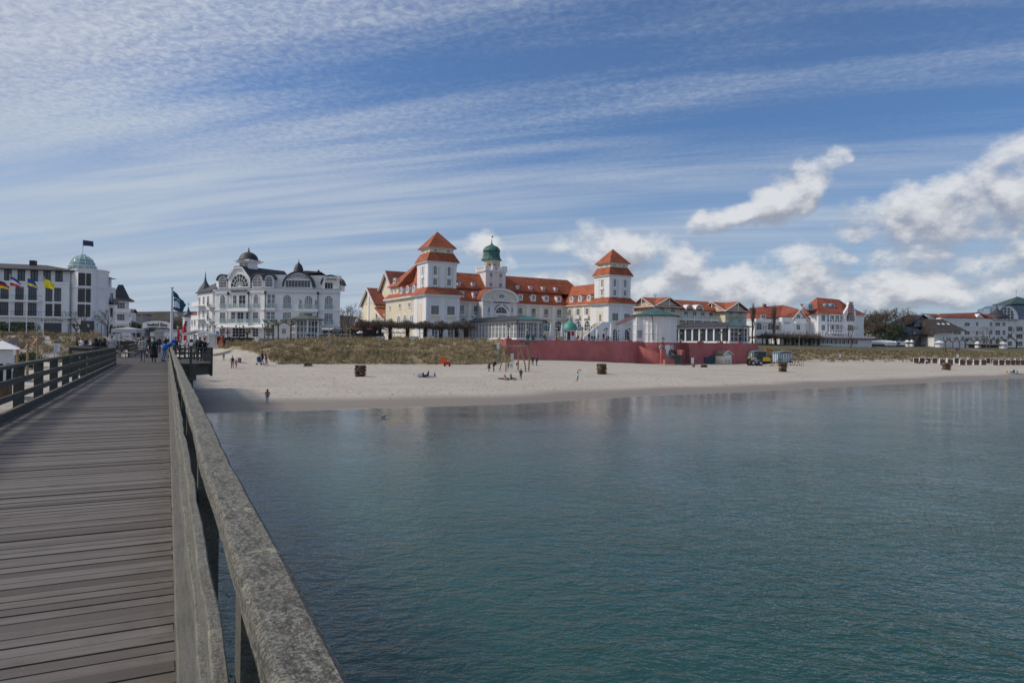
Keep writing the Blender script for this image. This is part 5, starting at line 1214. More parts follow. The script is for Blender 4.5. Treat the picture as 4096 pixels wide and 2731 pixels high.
# white house with balconies and red trimmed gable
B = Bld('balcony_villa','tall white villa with red hipped roof, loggias and a red trimmed stepped gable','house',7,1590,600,248,14,z0=6.)
v = lambda y,x=1600: B.f(7,x,y)[1]
Lr = B.f(7,1935,600)[0]; Le = B.f(7,2110,600)[0]; ze = v(512)
m = MB(); m.box(0,Le+3,0,12,-2,ze); m.build('wall',WHITE,B.e)
m = MB(); m.add([(-.8,-.8,ze-.2),(Lr+.2,-.8,ze-.2),(Le+4,12.5,ze-.2),(-.8,12.5,ze-.2),(B.f(7,1570,335,6)[0],6,v(335)+1.4),(B.f(7,1870,350,6)[0],6,v(350)+1.3),(Le+4,-.4,ze-.2),(Le,6,v(400)+1)],[(0,1,5,4),(3,0,4),(1,6,7,5),(6,2,7),(2,3,4,5,7)])
xb = B.f(7,1340,400,7)[0]; m.add([(xb-2,1.5,v(470,1400)),(0,1.5,v(495,1600)),(2,7,v(395,1500)+.8),(xb,7,v(400,1360)+.8)],[(0,1,2,3)]); m.build('roof',TILE2,B.e)
rr(B,7,((1632,535,1682,620),(1632,670,1682,745)),nx=3)
for (x0,x1) in ((1712,1915),):
 for y0,y1 in ((535,632),(655,770)):
  q = B.rect(7,(x0,y0,x1,y1),'F',-.02); m = MB(B.pl('F',-.02)); m.box(q[0],q[1],0,.02,q[2],q[3]); o = m.build('loggia',mat('shaded_render',(.36,.37,.40),.8),B.e)  # flat panel on the wall; the recess's shade is painted into its grey
  m = MB(B.pl('F',0.)); m.box(q[0]-.1,q[1]+.1,0,1.3,q[2]-.25,q[2])
  for k in range(7): x = q[0]+(q[1]-q[0])*k/6; m.box(x-.08,x+.08,1.2,1.32,q[2],q[3] if k % 2 == 0 else q[2]+.9)
  m.box(q[0],q[1],1.24,1.3,q[2]+.85,q[2]+.95); m.box(q[0],q[1],1.2,1.32,q[3]-.25,q[3]); m.build('balcony',WHITE2,B.e)
rr(B,7,((1765,545,1815,600),(1765,675,1815,745)),c=-.06)
for x0,x1 in ((1460,1515),(1680,1725),(1760,1803)):
 q = B.rect(7,(x0,392,x1,465),'F',2.2 if x0 > 1600 else 1.5); c_y = 2.2 if x0 > 1600 else 1.5
 m = MB(B.pl('F',c_y)); m.extr(shape(q[0]-.4,q[1]+.4,q[2],q[3]+.3,'arch'),-3,0); o = m.build('dormer',BLUEB,B.e); window(B,'F',c_y,q,'arch',2,3,.08,sill=False,parent=o,d0=.02)
gx = [B.f(7,x,600,-.8)[0] for x in (1925,2025,2095)]; REDT = mat('red_brown_trim',(.26,.07,.06),.7)
m = MB(B.pl('F',-.8)); m.extr([(gx[0],-2),(gx[2],-2),(gx[2],v(480)),(gx[1]+1.1,v(415)),(gx[1]+1.1,v(385)),(gx[1]+.6,v(350)),(gx[1]-.6,v(350)),(gx[1]-1.1,v(385)),(gx[1]-1.1,v(415)),(gx[0],v(520))],-1,0); m.build('stepped_gable',WHITE,B.e)
m = MB(B.pl('F',-.8))
for x in (-1.0,-.35,.35,1.0): m.box(gx[1]+x-.1,gx[1]+x+.1,0,.15,v(515),v(360 if abs(x) < .5 else 390))
for y in (355,395,430,465,500): m.box(gx[1]-1.1,gx[1]+1.1,0,.16,v(y)-.1,v(y)+.1)
q = B.rect(7,(1982,520,2060,605),'F',-.8); m.ring(shape(q[0],q[1],q[2],q[3],'arch'),shape(q[0]-.35,q[1]+.35,q[2]-.35,q[3]+.35,'arch'),0,.17); m.build('gable_trim',REDT,B.e)
rr(B,7,((1982,520,2060,603,'arch'),(1982,670,2058,745)),c=-.8,nx=3)
# low restaurant front
B = Bld('restaurant_pavilion','long low white restaurant with red fascia below the white villas','restaurant',7,1580,850,238,10,z0=6.)
L = B.f(7,2310,860)[0]; zt = B.f(7,1900,810)[1]; m = MB(); m.box(-14,L,0,8,-2,zt-.9); m.build('wall',WHITE,B.e)
m = MB(); m.box(-14.3,L+.5,-1,8.5,zt-.899,zt-.35); m.build('roof',WHITE2,B.e); m = MB(); m.box(-2,L+.3,-1.05,-.9,zt-1.3,zt-.9); m.build('fascia',REDT,B.e)
for q in range(17): window(B,'F',0.,(-13+q*L/13,-13+q*L/13+2.6,.4,zt-1.6),'rect',3,2,.08,sill=False)
# blue grey timber house
TIMB = mat('blue_grey_boards',(.16,.19,.24),.8,.1,1.)
B = Bld('timber_house','blue grey timber house with dark roof and white parasol on its balcony','house',8,680,700,280,6,z0=6.)
v = lambda y,x=900: B.f(8,x,y)[1]
L = B.f(8,1090,700)[0]; x1 = B.f(8,860,600)[0]; x2 = B.f(8,1070,600)[0]
m = MB(); m.box(0,L,0,11,-2,v(700)); gable_y(m,x1,x2,-.5,8,v(640),v(560,970)); m.box(x1,x2,-.5,8,v(705),v(639)); m.build('wall',TIMB,B.e)
m = MB(); roof_gy(m,x1-.8,x2+.8,-1.3,9,v(640)-.2,v(545,965),.3); m.add([(-.8,-.5,v(700)),(x1+.5,-.5,v(635)),(x1+3,6,v(548)),(B.f(8,720,550,6)[0],6,v(548)),(-.8,11,v(700))],[(0,1,2,3),(0,3,4)])
m.add([(x2-.5,-.5,v(640)),(L+.8,-.5,v(705)),(L+.8,11,v(705)),(x2-3,6,v(548))],[(0,1,3),(1,2,3)]); m.build('roof',SLATE,B.e)
rr(B,8,((920,622,955,670),(870,740,955,780)),c=-.5,ny=2)
m = MB(); m.box(x1-.5,x2+.5,-2,-.5,v(800),v(775)); m.box(x1-.5,x2+.5,-2,-1.9,v(775),v(745)); m.box(x1,x2,-1.8,-.5,v(695),v(680)); m.build('balcony',TIMB,B.e)
q = B.f(8,1005,755,-1.4); m = MB(); m.lathe([(0,q[1]+1.6),(1.1,q[1]+1.2),(1.3,q[1]-.4),(1.2,q[1]-.5)],8,(q[0],-1.4,0)); m.build('parasol',CANVAS,B.e)
m = MB(); m.box(1,L-1,-4,-.6,v(835),v(812)); m.build('porch_roof',SLATE2,B.e)
# thatch-like dark roofed house
B = Bld('steep_roof_house','low house under a huge dark brown roof with small rooflights','house',8,1115,700,272,4,z0=6.)
v = lambda y,x=1300: B.f(8,x,y)[1]
L = B.f(8,1570,740)[0]
m = MB(); m.box(1.5,L-1.5,1,12,-2,v(755)); m.build('wall',WHITE,B.e)
xx = [B.f(8,x,700,1)[0] for x in (1130,1400,1560,1060)]
m = MB(); m.add([(0,-.5,v(800)),(xx[1],-.5,v(750)),(L+.3,-.5,v(752)),(L-2,13,v(752)),(0,13,v(800)),(xx[0]-.2,6,v(585)),(xx[1]-.8,6,v(590))],[(0,1,2,6,5),(2,3,6),(3,4,5,6),(4,0,5)]); m.build('roof',SLATE2,B.e)
for x in (1200,1262,1330,1212):
 y = 660 if x != 1212 else 762
 yy = 2.6 if y == 660 else .3
 q = B.rect(8,(x-18,y-12,x+18,y+12),'F',yy); m = MB(); m.add([(q[0],yy-.3,q[2]),(q[1],yy-.3,q[2]),(q[1],yy+.6,q[3]),(q[0],yy+.6,q[3])],[(0,1,2,3)]); m.build('rooflight',mat('bright_rooflight',(.6,.65,.7),.2),B.e)
rr(B,8,((1310,760,1375,790),(1395,765,1500,800)),c=1.)
# white house with orange roof
B = Bld('pension_house','large white guest house with dark red and orange roof and round corner tower','house',8,1530,700,294,2,z0=6.)
v = lambda y,x=1800: B.f(8,x,y)[1]
L = B.f(8,1940,700)[0]; L2 = B.f(8,2165,700)[0]; xa = B.f(8,985,560,4)[0]; ze = v(585)
m = MB(); m.box(-10,L,0,12,-2,ze); m.box(L,L2,1.2,12,-2,v(610)); m.box(xa,-10,4,12,-2,v(560)); m.build('wall',WHITE,B.e)
m = MB(); m.add([(-9,-.5,v(580)),(L+1,-.5,v(580)),(L+3.5,11,v(590)),(-9,11,v(580)),(-7,5,v(525)),(L-3,5,v(498))],[(0,1,5,4),(1,2,5),(2,3,4,5),(3,0,4)]); m.add([(xa,3,v(545)),(-8,3,v(580)),(-6,8,v(522)),(xa+1,8,v(522))],[(0,1,2,3)]); m.build('roof',TILED,B.e)
gx0,gx1 = B.f(8,1645,640)[0],B.f(8,1875,640)[0]; m = MB(B.pl('F',-.05)); m.extr([(gx0,v(640)),(gx1,v(640)),((gx0+gx1)/2-.3,v(525))],-4,0); m.build('gable_wall',WHITE,B.e)
m = MB(); m.add([((gx0+gx1)/2-.3,-.3,v(520)),(gx1+2.5,-.3,v(610)),(gx1+5,5,v(610)),((gx0+gx1)/2+3,5,v(500))],[(0,1,2,3)]); m.build('gable_roof',TILE,B.e)
for z in (700,822): m = MB(); m.box(-6.1,L+.1,-.2,-.001,v(z)-.15,v(z)+.15); m.build('string_course',WHITE2,B.e)
rr(B,8,((1545,640,1620,690,'seg'),(1545,755,1620,805),(1888,635,1925,690),(1888,745,1925,805),(1700,635,1735,690),(1700,755,1735,810),(1545,860,1600,930),(1700,860,1735,930),(1790,860,1830,930),(1885,860,1925,935)),ny=2)
rr(B,8,((1965,640,2028,690),(2060,640,2100,690),(1965,745,2028,810),(2060,745,2100,810),(1970,860,2020,935),(2060,860,2110,935)),c=1.2,ny=2)
tcx,tcz = B.f(8,1990,580,3); m = MB(); m.lathe([(4.6,tcz),(4.4,tcz+.8),(2.8,tcz+1.8),(1.3,tcz+3.),(.4,tcz+4.2),(.1,tcz+6)],14,(tcx,3.4,0)); m.build('bell_roof',SLATE,B.e,smooth=True)
# big hotel with blue domed roof at the right edge
B = Bld('barrel_roof_hotel','large hotel with blue barrel roofs and arched glass gable at the right edge','hotel',8,2080,600,325,0,z0=6.)
v = lambda y,x=2150: B.f(8,x,y)[1]
BLR = mat('blue_grey_metal_roof',(.12,.17,.24),.5,.15,.5,fn=seams(.8)); L = 48
m = MB(); m.box(-3,L,0,16,-2,v(600)); m.build('wall',WHITE,B.e)
c0,c1 = B.f(8,1990,520)[0],B.f(8,2255,520)[0]; cx = (c0+c1)/2; R_ = (c1-c0)/2; zs = v(600); hh = v(420)-zs
m = MB(B.pl('F',-1.)); n = 16; A = [(cx+R_*cos(pi*q/n),zs+hh*sin(pi*q/n)) for q in range(n+1)]; m.extr(A,-.6,0); m.build('arched_gable',WHITE2,B.e)
q = B.rect(8,(2025,440,2215,595),'F',-1.02); window(B,'F',-1.02,q,'arch',4,4,.1,gl=GLASSD,sill=False,bar=.25)
m = MB(B.pl('F',-1.)); O = [(cx+(R_+.7)*cos(pi*q/n),zs+(hh+.7)*sin(pi*q/n)) for q in range(n+1)]; m.ring(A,O,-14,.3); m.build('barrel_roof',BLR,B.e)
m = MB(); m.lathe([(6.5,v(600)),(6.4,v(520)),(5.2,v(450)),(3.,v(430)),(0,v(425))],14,(B.f(8,1905,520,9)[0],9,0)); m.box(c1-1,L,3,16,v(600),v(400)); m.build('dome_roof',BLR,B.e,smooth=False)
ax,az_ = B.f(8,2245,290,10); m = MB(); hip(m,ax-7,ax+10,4,17,v(385,2245),ax-6.5,ax+9.4,4.5,16.5,v(365,2245)); m.add([(ax-5.6,5,v(362)),(ax+8.6,5,v(362)),(ax+8.6,16,v(362)),(ax-5.6,16,v(362)),(ax+.5,10,az_)],[(0,1,4),(1,2,4),(2,3,4),(3,0,4),(0,3,2,1)]); m.build('pyramid_roof',PATINA,B.e)
for q in range(9):
 for zq in (7,10.5,14): window(B,'F',0.,(1+q*5,4+q*5,zq-6,zq-3.8),'rect',3,1,.1,sill=False)
m = MB(); m.tube([(ax,10,az_),(ax,10,az_+3.5)],.1,5); m.build('roof_mast',METAL,B.e)
# ------------------------------------------------------------------ red terrace wall, pavilions and rotunda
WZ = 5.75
RW = Bld('terrace_wall','long battered dark red rendered wall holding up the terrace above the beach','wall',13,485,215,139.5,27.6,z0=0.)
xe = RW.f(6,642,1300,-.5)[0]; xr0 = RW.f(6,1293,1250,0)[0]; xr1 = RW.f(7,775,950,0)[0]
def batter(m,x0,x1,zt=WZ,b=.9):
 n = max(1,int((x1-x0)/3))
 for i in range(n):
  a,c = x0+(x1-x0)*i/n,x0+(x1-x0)*(i+1)/n
  m.add([(a,-b,.3),(c,-b,.3),(c,1.5,.3),(a,1.5,.3),(a,0,zt),(c,0,zt),(c,1.5,zt),(a,1.5,zt)],[(0,1,5,4),(4,5,6,7)] + ([(0,4,7,3)] if i == 0 else []) + ([(1,2,6,5)] if i == n-1 else []))
m = MB(); batter(m,0,xe+.6); m.add([(0,-.9,.3),(0,0,WZ),(-2.4,5,.3),(-.9,5,WZ),(-.4,1.5,WZ)],[(0,1,3,2),(1,4,3)]); m.build('wall',REDW,RW.e)
pill = [(5,735),(5,1338),(5,1655),(6,355),(6,618)]
m = MB()
def lamp_mesh():
 e = thing('street_lamp','','lamp',(0,0,0),0.,'square lantern lamps on the red terrace wall')
 m = MB(); m.lathe([(0,0),(.16,0),(.14,.35),(.07,.5),(.05,.6)],8); m.tube([(-.07,0,.45),(-.07,0,1.9)],.035,5); m.tube([(.07,0,.45),(.07,0,1.9)],.035,5); m.box(-.12,.12,-.06,.06,1.86,1.93); m.build('post',DARKM,e)
 m = MB(); m.add([(-.10,-.10,1.93),(.10,-.10,1.93),(.10,.10,1.93),(-.10,.10,1.93),(-.30,-.30,2.38),(.30,-.30,2.38),(.30,.30,2.38),(-.30,.30,2.38)],[(0,3,2,1),(4,5,6,7),(0,1,5,4),(1,2,6,5),(2,3,7,6),(3,0,4,7)]); l = m.build('lantern',LAMPG,e)
 m = MB()
 for a,b in ((-1,-1),(1,-1),(1,1),(-1,1)): m.beam((.1*a,.1*b,1.93),(.3*a,.3*b,2.38),.03)
 m.build('lantern_frame',DARKM,l)
 m = MB(); m.add([(-.34,-.34,2.38),(.34,-.34,2.38),(.34,.34,2.38),(-.34,.34,2.38),(0,0,2.72)],[(0,1,4),(1,2,4),(2,3,4),(3,0,4),(0,3,2,1)]); m.lathe([(0,2.68),(.05,2.72),(.03,2.82),(0,2.85)],6); m.build('lamp_cap',DARKM,e)
 return e
LAMP = lamp_mesh(); first = True
def put_lamp(k,x,Y=None,z=None,label='',yl=None,zb=None,sc=1.):
 global first
 if yl is not None:
  lx = RW.f(k,x,1300 if k == 5 else 1150,yl)[0]; a = RW.a; p = Vector((RW.o.x + lx*cos(a)-yl*sin(a),RW.o.y + lx*sin(a)+yl*cos(a),z))
 else: p = PT(k,x,500,Y); p.z = z if z is not None else tz(p)
 if first: first = False; LAMP.location = p; LAMP.rotation_euler.z = RW.a; LAMP['label'] = label; LAMP.scale = (sc,)*3; return LAMP
 return dup(LAMP,p,RW.a,label,sc)
labs = ['lantern lamp at the left end of the red wall in front of the glass pavilion','lantern lamp on the red wall left of the green domed kiosk','lantern lamp on the red wall just right of the green domed kiosk','lantern lamp on the red wall below the corner of the right tower','lantern lamp on the red wall pillar beside the striped awning']
for (k,x),lb in zip(pill,labs):
 lx = RW.f(k,x,1330 if k == 5 else 1150,.3)[0]
 m2 = MB(); m2.box(lx-.55,lx+.55,-.1,1.0,WZ,WZ+.28); m2.build('pillar_cap',REDW,RW.e)
 put_lamp(k,x,z=WZ+.28,yl=.3,label=lb)
put_lamp(5,973,z=WZ,yl=1.0,label='lantern lamp on the red wall behind the giant wooden plant of the swing')
for q in range(0,int(xe),4):
 pass
m = MB(); m.tube([(.3,.25,WZ+.5),(xe-.5,.25,WZ+.5)],.03,5)
for q in range(int(xe/2)): m.tube([(.5+q*2,.25,WZ),(.5+q*2,.25,WZ+.5)],.025,4)
m.build('handrail',METAL,RW.e)
R2 = thing('terrace_wall','dark red terrace wall right of the rotunda behind the cream beach hut','wall',RW.o,RW.a)
m = MB(); batter(m,xr0,xr1); m.add([(xr1,-.9,.3),(xr1,0,WZ),(xr1+1.4,6,.3),(xr1-.2,6,WZ),(xr1-.5,1.5,WZ)],[(0,1,3,2),(1,4,3)]); m.build('wall',REDW,R2)
for (k,x),lb in zip([(6,1437),(6,1660),(7,525)],['lantern lamp before the columns of the right pavilion, nearest the rotunda','lantern lamp before the middle columns of the right pavilion','lantern lamp before the glazed end of the right pavilion']):
 lx = RW.f(k,x,1150 if k == 6 else 800,.3)[0]; MB().box(lx-.55,lx+.55,-.1,1.0,WZ,WZ+.28).build('pillar_cap',REDW,R2); put_lamp(k,x,z=WZ+.28,yl=.3,label=lb)
lx = RW.f(6,1205,1150,1.)[0]; put_lamp(6,1205,z=WZ,yl=1.,label='lantern lamp beside the rotunda at the head of the stairs')
for (x,lb) in ((673,'lantern lamp right of the end of the red wall, nearer the pavilion'),(753,'lantern lamp right of the end of the red wall, nearer the bare pergola')): put_lamp(7,x,Y=180,z=5.0,label=lb)
m = MB(); m.tube([(xr0+1,.25,WZ+.5),(xr1-.3,.25,WZ+.5)],.03,5)
for q in range(int((xr1-xr0)/2)): m.tube([(xr0+1+q*2,.25,WZ),(xr0+1+q*2,.25,WZ+.5)],.025,4)
m.build('handrail',METAL,R2)
# rotunda
rx = RW.f(6,914,1100,3.2)[0]; ry = 3.4; ca,sa = cos(RW.a),sin(RW.a)
def rw(x,y,z=0.): return Vector((RW.o.x + x*ca-y*sa,RW.o.y + x*sa+y*ca,z))
RO = thing('rotunda','round white panelled pavilion with shallow green conical roof on a red drum','pavilion',rw(rx,ry,.3),RW.a)
oz = lambda v: v-.3
zb_,ze_ = 5.65,11.75
MB().lathe([(5.1,0),(5.1,oz(zb_)),(4.9,oz(zb_))],32).build('drum_wall',REDW,RO,smooth=False)
MB().lathe([(4.95,oz(zb_)),(4.95,oz(ze_))],32).build('panel_wall',WHITE,RO)
m = MB()
for q in range(32):
 a = 2*pi*q/32; wdt = .11 if q % 4 else .3
 m.beam((5.0*cos(a),5.0*sin(a),oz(zb_)),(5.0*cos(a),5.0*sin(a),oz(ze_)),wdt,.2,(cos(a),sin(a),0))
for z in (5.65,7.7,9.6,11.5): m.lathe([(4.95,oz(z)),(5.07,oz(z)),(5.07,oz(z)+.14),(4.95,oz(z)+.14)],32)
m.build('panel_ribs',WHITE2,RO)
m = MB(); m.lathe([(4.9,oz(ze_)),(5.75,oz(ze_)),(5.8,oz(ze_)+.12),(0.05,oz(13.75))],32); m.build('cone_roof',mat('dull_copper',(.055,.12,.115),.6,.3,1.2,fn=seams(1.6)),RO)
m = MB(); m.lathe([(5.8,oz(ze_)+.0),(5.9,oz(ze_)+.0),(5.9,oz(ze_)+.16),(5.8,oz(ze_)+.16)],32); m.tube([(-3.9,-3.6,oz(ze_)),(-3.55,-3.6,oz(ze_)-.7),(-3.5,-3.65,oz(6.2))],.09,6); m.build('gutter',DARKM,RO)
m = MB(); m.tube([(0,0,oz(13.7)),(0,0,oz(17.3))],.06,5); m.lathe([(0,oz(14.2)),(.22,oz(14.4)),(0,oz(14.6))],8); m.tube([(-.35,0,oz(17.4)),(-.35,0,oz(16.7)),(0,0,oz(16.4)),(.35,0,oz(16.7)),(.35,0,oz(17.4))],.05,4); m.build('weather_vane',METAL,RO)
vd = (Vector((0,0,0)) - rw(rx,ry)); vd = Matrix.Rotation(-RW.a,3,'Z') @ vd; va = atan2(vd.y,vd.x)
def on_drum(name,ang,w,z0,z1,matl,r=5.12,kind='box'):
 m = MB(lambda s,d,z: ((r+d)*cos(va+ang)-s*sin(va+ang),(r+d)*sin(va+ang)+s*cos(va+ang),z))
 if kind == 'round':
  m.ring(shape(-w/2+.15,w/2-.15,z0+.15,z1-.15,'round'),shape(-w/2,w/2,z0,z1,'round'),-.2,.12); o = m.build(name,WHITE2,RO)
  m = MB(m.T); c = shape(-w/2+.15,w/2-.15,z0+.15,z1-.15,'round'); m.add([(x,.03,z) for x,z in c],[tuple(range(16))]); m.build('pane',METAL,o)
  return o
 m.extr(shape(-w/2,w/2,z0,z1,'seg'),-.3,.04); return m.build(name,matl,RO)
on_drum('door',.62,1.45,oz(2.9),oz(5.1),WHITE2); on_drum('porthole',.31,1.0,oz(4.0),oz(5.1),WHITE2,kind='round'); on_drum('porthole',.90,.9,oz(4.0),oz(5.1),WHITE2,kind='round')
# panel with faded picture left of the rotunda
m = MB(); m.box(-6.3,-4.2,-1.2,-.9,oz(WZ),oz(11.3)); m.build('side_panel',WHITE2,RO)
m = MB(); m.box(-6.0,-4.6,-1.26,-1.201,oz(6.6),oz(8.4)); m.build('faded_picture',mat('faded_picture',(.42,.45,.50),.5,.5,1.5,col2=(.22,.24,.30)),RO)
# striped awning
STR = mat('striped_canvas',(.70,.68,.68),.8,.03,1.,fn=lambda T,tc,b,c: T.put(b.inputs['Base Color'],T.mix(T.ss(T.m('FRACT',T.m('MULTIPLY',T.n('ShaderNodeSeparateXYZ',{0: tc}).outputs[1],1.3)),.45,.5),(.62,.60,.60),(.42,.05,.07))))
p0 = PT(6,660,905,152); p1 = PT(6,470,965,146); e = thing('awning','red and white striped sail awning on a slanting pole left of the rotunda','awning',(p1.x,p1.y,WZ))
m = MB()
for i in range(8):
 f0_,f1_ = i/8,(i+1)/8
 g = lambda f,s_: (p0.lerp(p1,f) - Vector((p1.x,p1.y,WZ))) + Vector((.5*s_,1.6*s_,-.25*sin(pi*f)*1 - (.5*(f**3)) + (-.25 if s_ > 0 else .25)))
 m.quad(g(f0_,-1),g(f1_,-1),g(f1_,1),g(f0_,1))
m.build('canopy',STR,e)
m = MB(); m.tube([(-.1,0,-.1),(0,0,4.4)],.06,6); m.tube([(0,0,4.4),tuple(p0-Vector((p1.x,p1.y,WZ)))],.04,5); m.build('pole',METAL,e)
MB().box(-11.5,-3.2,-1.9,-.8,0,oz(WZ)).build('retaining_wall',REDW,RO); MB().box(3.2,8.2,-1.4,-.8,0,oz(WZ)).build('retaining_wall',REDW,RO)
# stairs and retaining walls in front of the rotunda
ST = thing('beach_stairs','steep stone and steel stairs with red pillars leading from the rotunda to the sand','stairs',rw(rx,ry,0),RW.a)
def arcwall(m,r0,r1,a0,a1,zt0,zt1,n=14,z0=.5):
 for i in range(n):
  A,B_ = a0+(a1-a0)*i/n,a0+(a1-a0)*(i+1)/n; za,zb2 = zt0+(zt1-zt0)*i/n,zt0+(zt1-zt0)*(i+1)/n
  m.add([(r*cos(a),r*sin(a),z) for a,zt in ((A,za),(B_,zb2)) for r in (r0,r1) for z in (z0,zt)],[(0,1,3,2),(4,6,7,5),(0,4,5,1),(2,3,7,6),(1,5,7,3)])
aL = va - 1.05
m = MB(); arcwall(m,5.15,7.0,aL,va+.20,4.5,4.5,z0=.5) if False else None
arcwall(m,6.5,6.9,va-.95,va-.62,5.0,5.0,5); arcwall(m,6.5,6.9,va-.62,va+.20,5.0,3.1,12)
m.build('stair_wall',REDW,ST)
m = MB()
for i in range(16):
 a0,a1 = va-.62+.78*i/16,va-.62+.78*(i+1)/16; z = 4.85-.12*i; arcwall(m,5.12,6.5,a0,a1,z,z,1,z0=.6)
arcwall(m,5.12,6.5,va-.95,va-.62,4.97,4.97,4,z0=.6); m.build('curved_steps',CONC,ST)
def rl(r,a): return (r*cos(va+a),r*sin(va+a))
def drumbox(m,r0,r1,a,w,z0,z1):
 c,s = cos(va+a),sin(va+a); P_ = [(r0*c+s*w,r0*s-c*w),(r0*c-s*w,r0*s+c*w),(r1*c-s*w,r1*s+c*w),(r1*c+s*w,r1*s-c*w)]; m.prism(P_,z0,z1)
m = MB(); drumbox(m,6.4,7.7,.27,.55,.2,4.1); m.build('red_pillar',REDW,ST)
m = MB(); drumbox(m,6.4,7.6,1.02,.65,.2,4.05); m.build('red_pillar',REDW,ST)
m = MB(); drumbox(m,7.7,9.0,.40,1.2,.2,1.8); m.build('red_plinth',REDW,ST)
m = MB(); arcwall(m,5.12,7.6,va+.33,va+.95,2.86,2.86,8,z0=.5)
m.build('landing',CONC,ST)
m = MB()
for i in range(14):
 z = 3.0+.2*i; r = 5.3; a = 1.02; c,s = cos(va+a),sin(va+a)
 o = 6.6-.33*i; x,y = o*cos(va+.85)+.2,o*sin(va+.85); m.prism([(x-1.2*s,y+1.2*c),(x+1.0*s,y-1.0*c),(x+1.0*s-.4*c,y-1.0*c-.4*s),(x-1.2*s-.4*c,y+1.2*c-.4*s)],z-.9,z)
m.build('upper_steps',mat('mossy_stone',(.11,.10,.07),.9,.3,2.),ST)
m = MB(); c,s = cos(va+.72),sin(va+.72)
for i in range(13):
 r = 7.6+.33*i; z = 2.75-.175*i
 m.prism([(r*c-2.1*s,r*s+2.1*c),(r*c+2.0*s,r*s-2.0*c),((r+.28)*c+2.0*s,(r+.28)*s-2.0*c),((r+.28)*c-2.1*s,(r+.28)*s+2.1*c)],z-.05,z)
m.build('steel_steps',DARKM,ST)
m = MB()
for w_ in (-2.0,-.7,.7,2.1):
 a_,b_ = (7.6*c-w_*s,7.6*s+w_*c),(11.9*c-w_*s,11.9*s+w_*c)
 for h in (.45,.9): m.tube([(a_[0],a_[1],2.8+h),(b_[0],b_[1],.6+h)],.03,4)
 for f in (0,.33,.66,1.): m.tube([(a_[0]+(b_[0]-a_[0])*f,a_[1]+(b_[1]-a_[1])*f,2.8-2.2*f-.5),(a_[0]+(b_[0]-a_[0])*f,a_[1]+(b_[1]-a_[1])*f,3.7-2.2*f)],.03,4)
for q in range(26):
 a = va-.95+q*.045; z = 5.0 if q < 8 else 5.0-(q-8)*.108; m.tube([(6.7*cos(a),6.7*sin(a),z),(6.7*cos(a),6.7*sin(a),z+.95)],.02,3)
m.tube([(6.7*cos(va-.95+q*.045),6.7*sin(va-.95+q*.045),(5.0 if q < 8 else 5.0-(q-8)*.108)+.95) for q in range(26)],.03,4)
m.build('handrail',DARKM,ST)
for a,r,lb in ((.27,7.05,'lantern lamp on the left red pillar of the beach stairs'),(1.02,7.0,'lantern lamp on the right red pillar of the beach stairs')):
 p = rw(rx,ry) + Matrix.Rotation(RW.a,3,'Z') @ Vector((r*cos(va+a),r*sin(va+a),0)); p.z = 4.07; dup(LAMP,p,RW.a,lb)
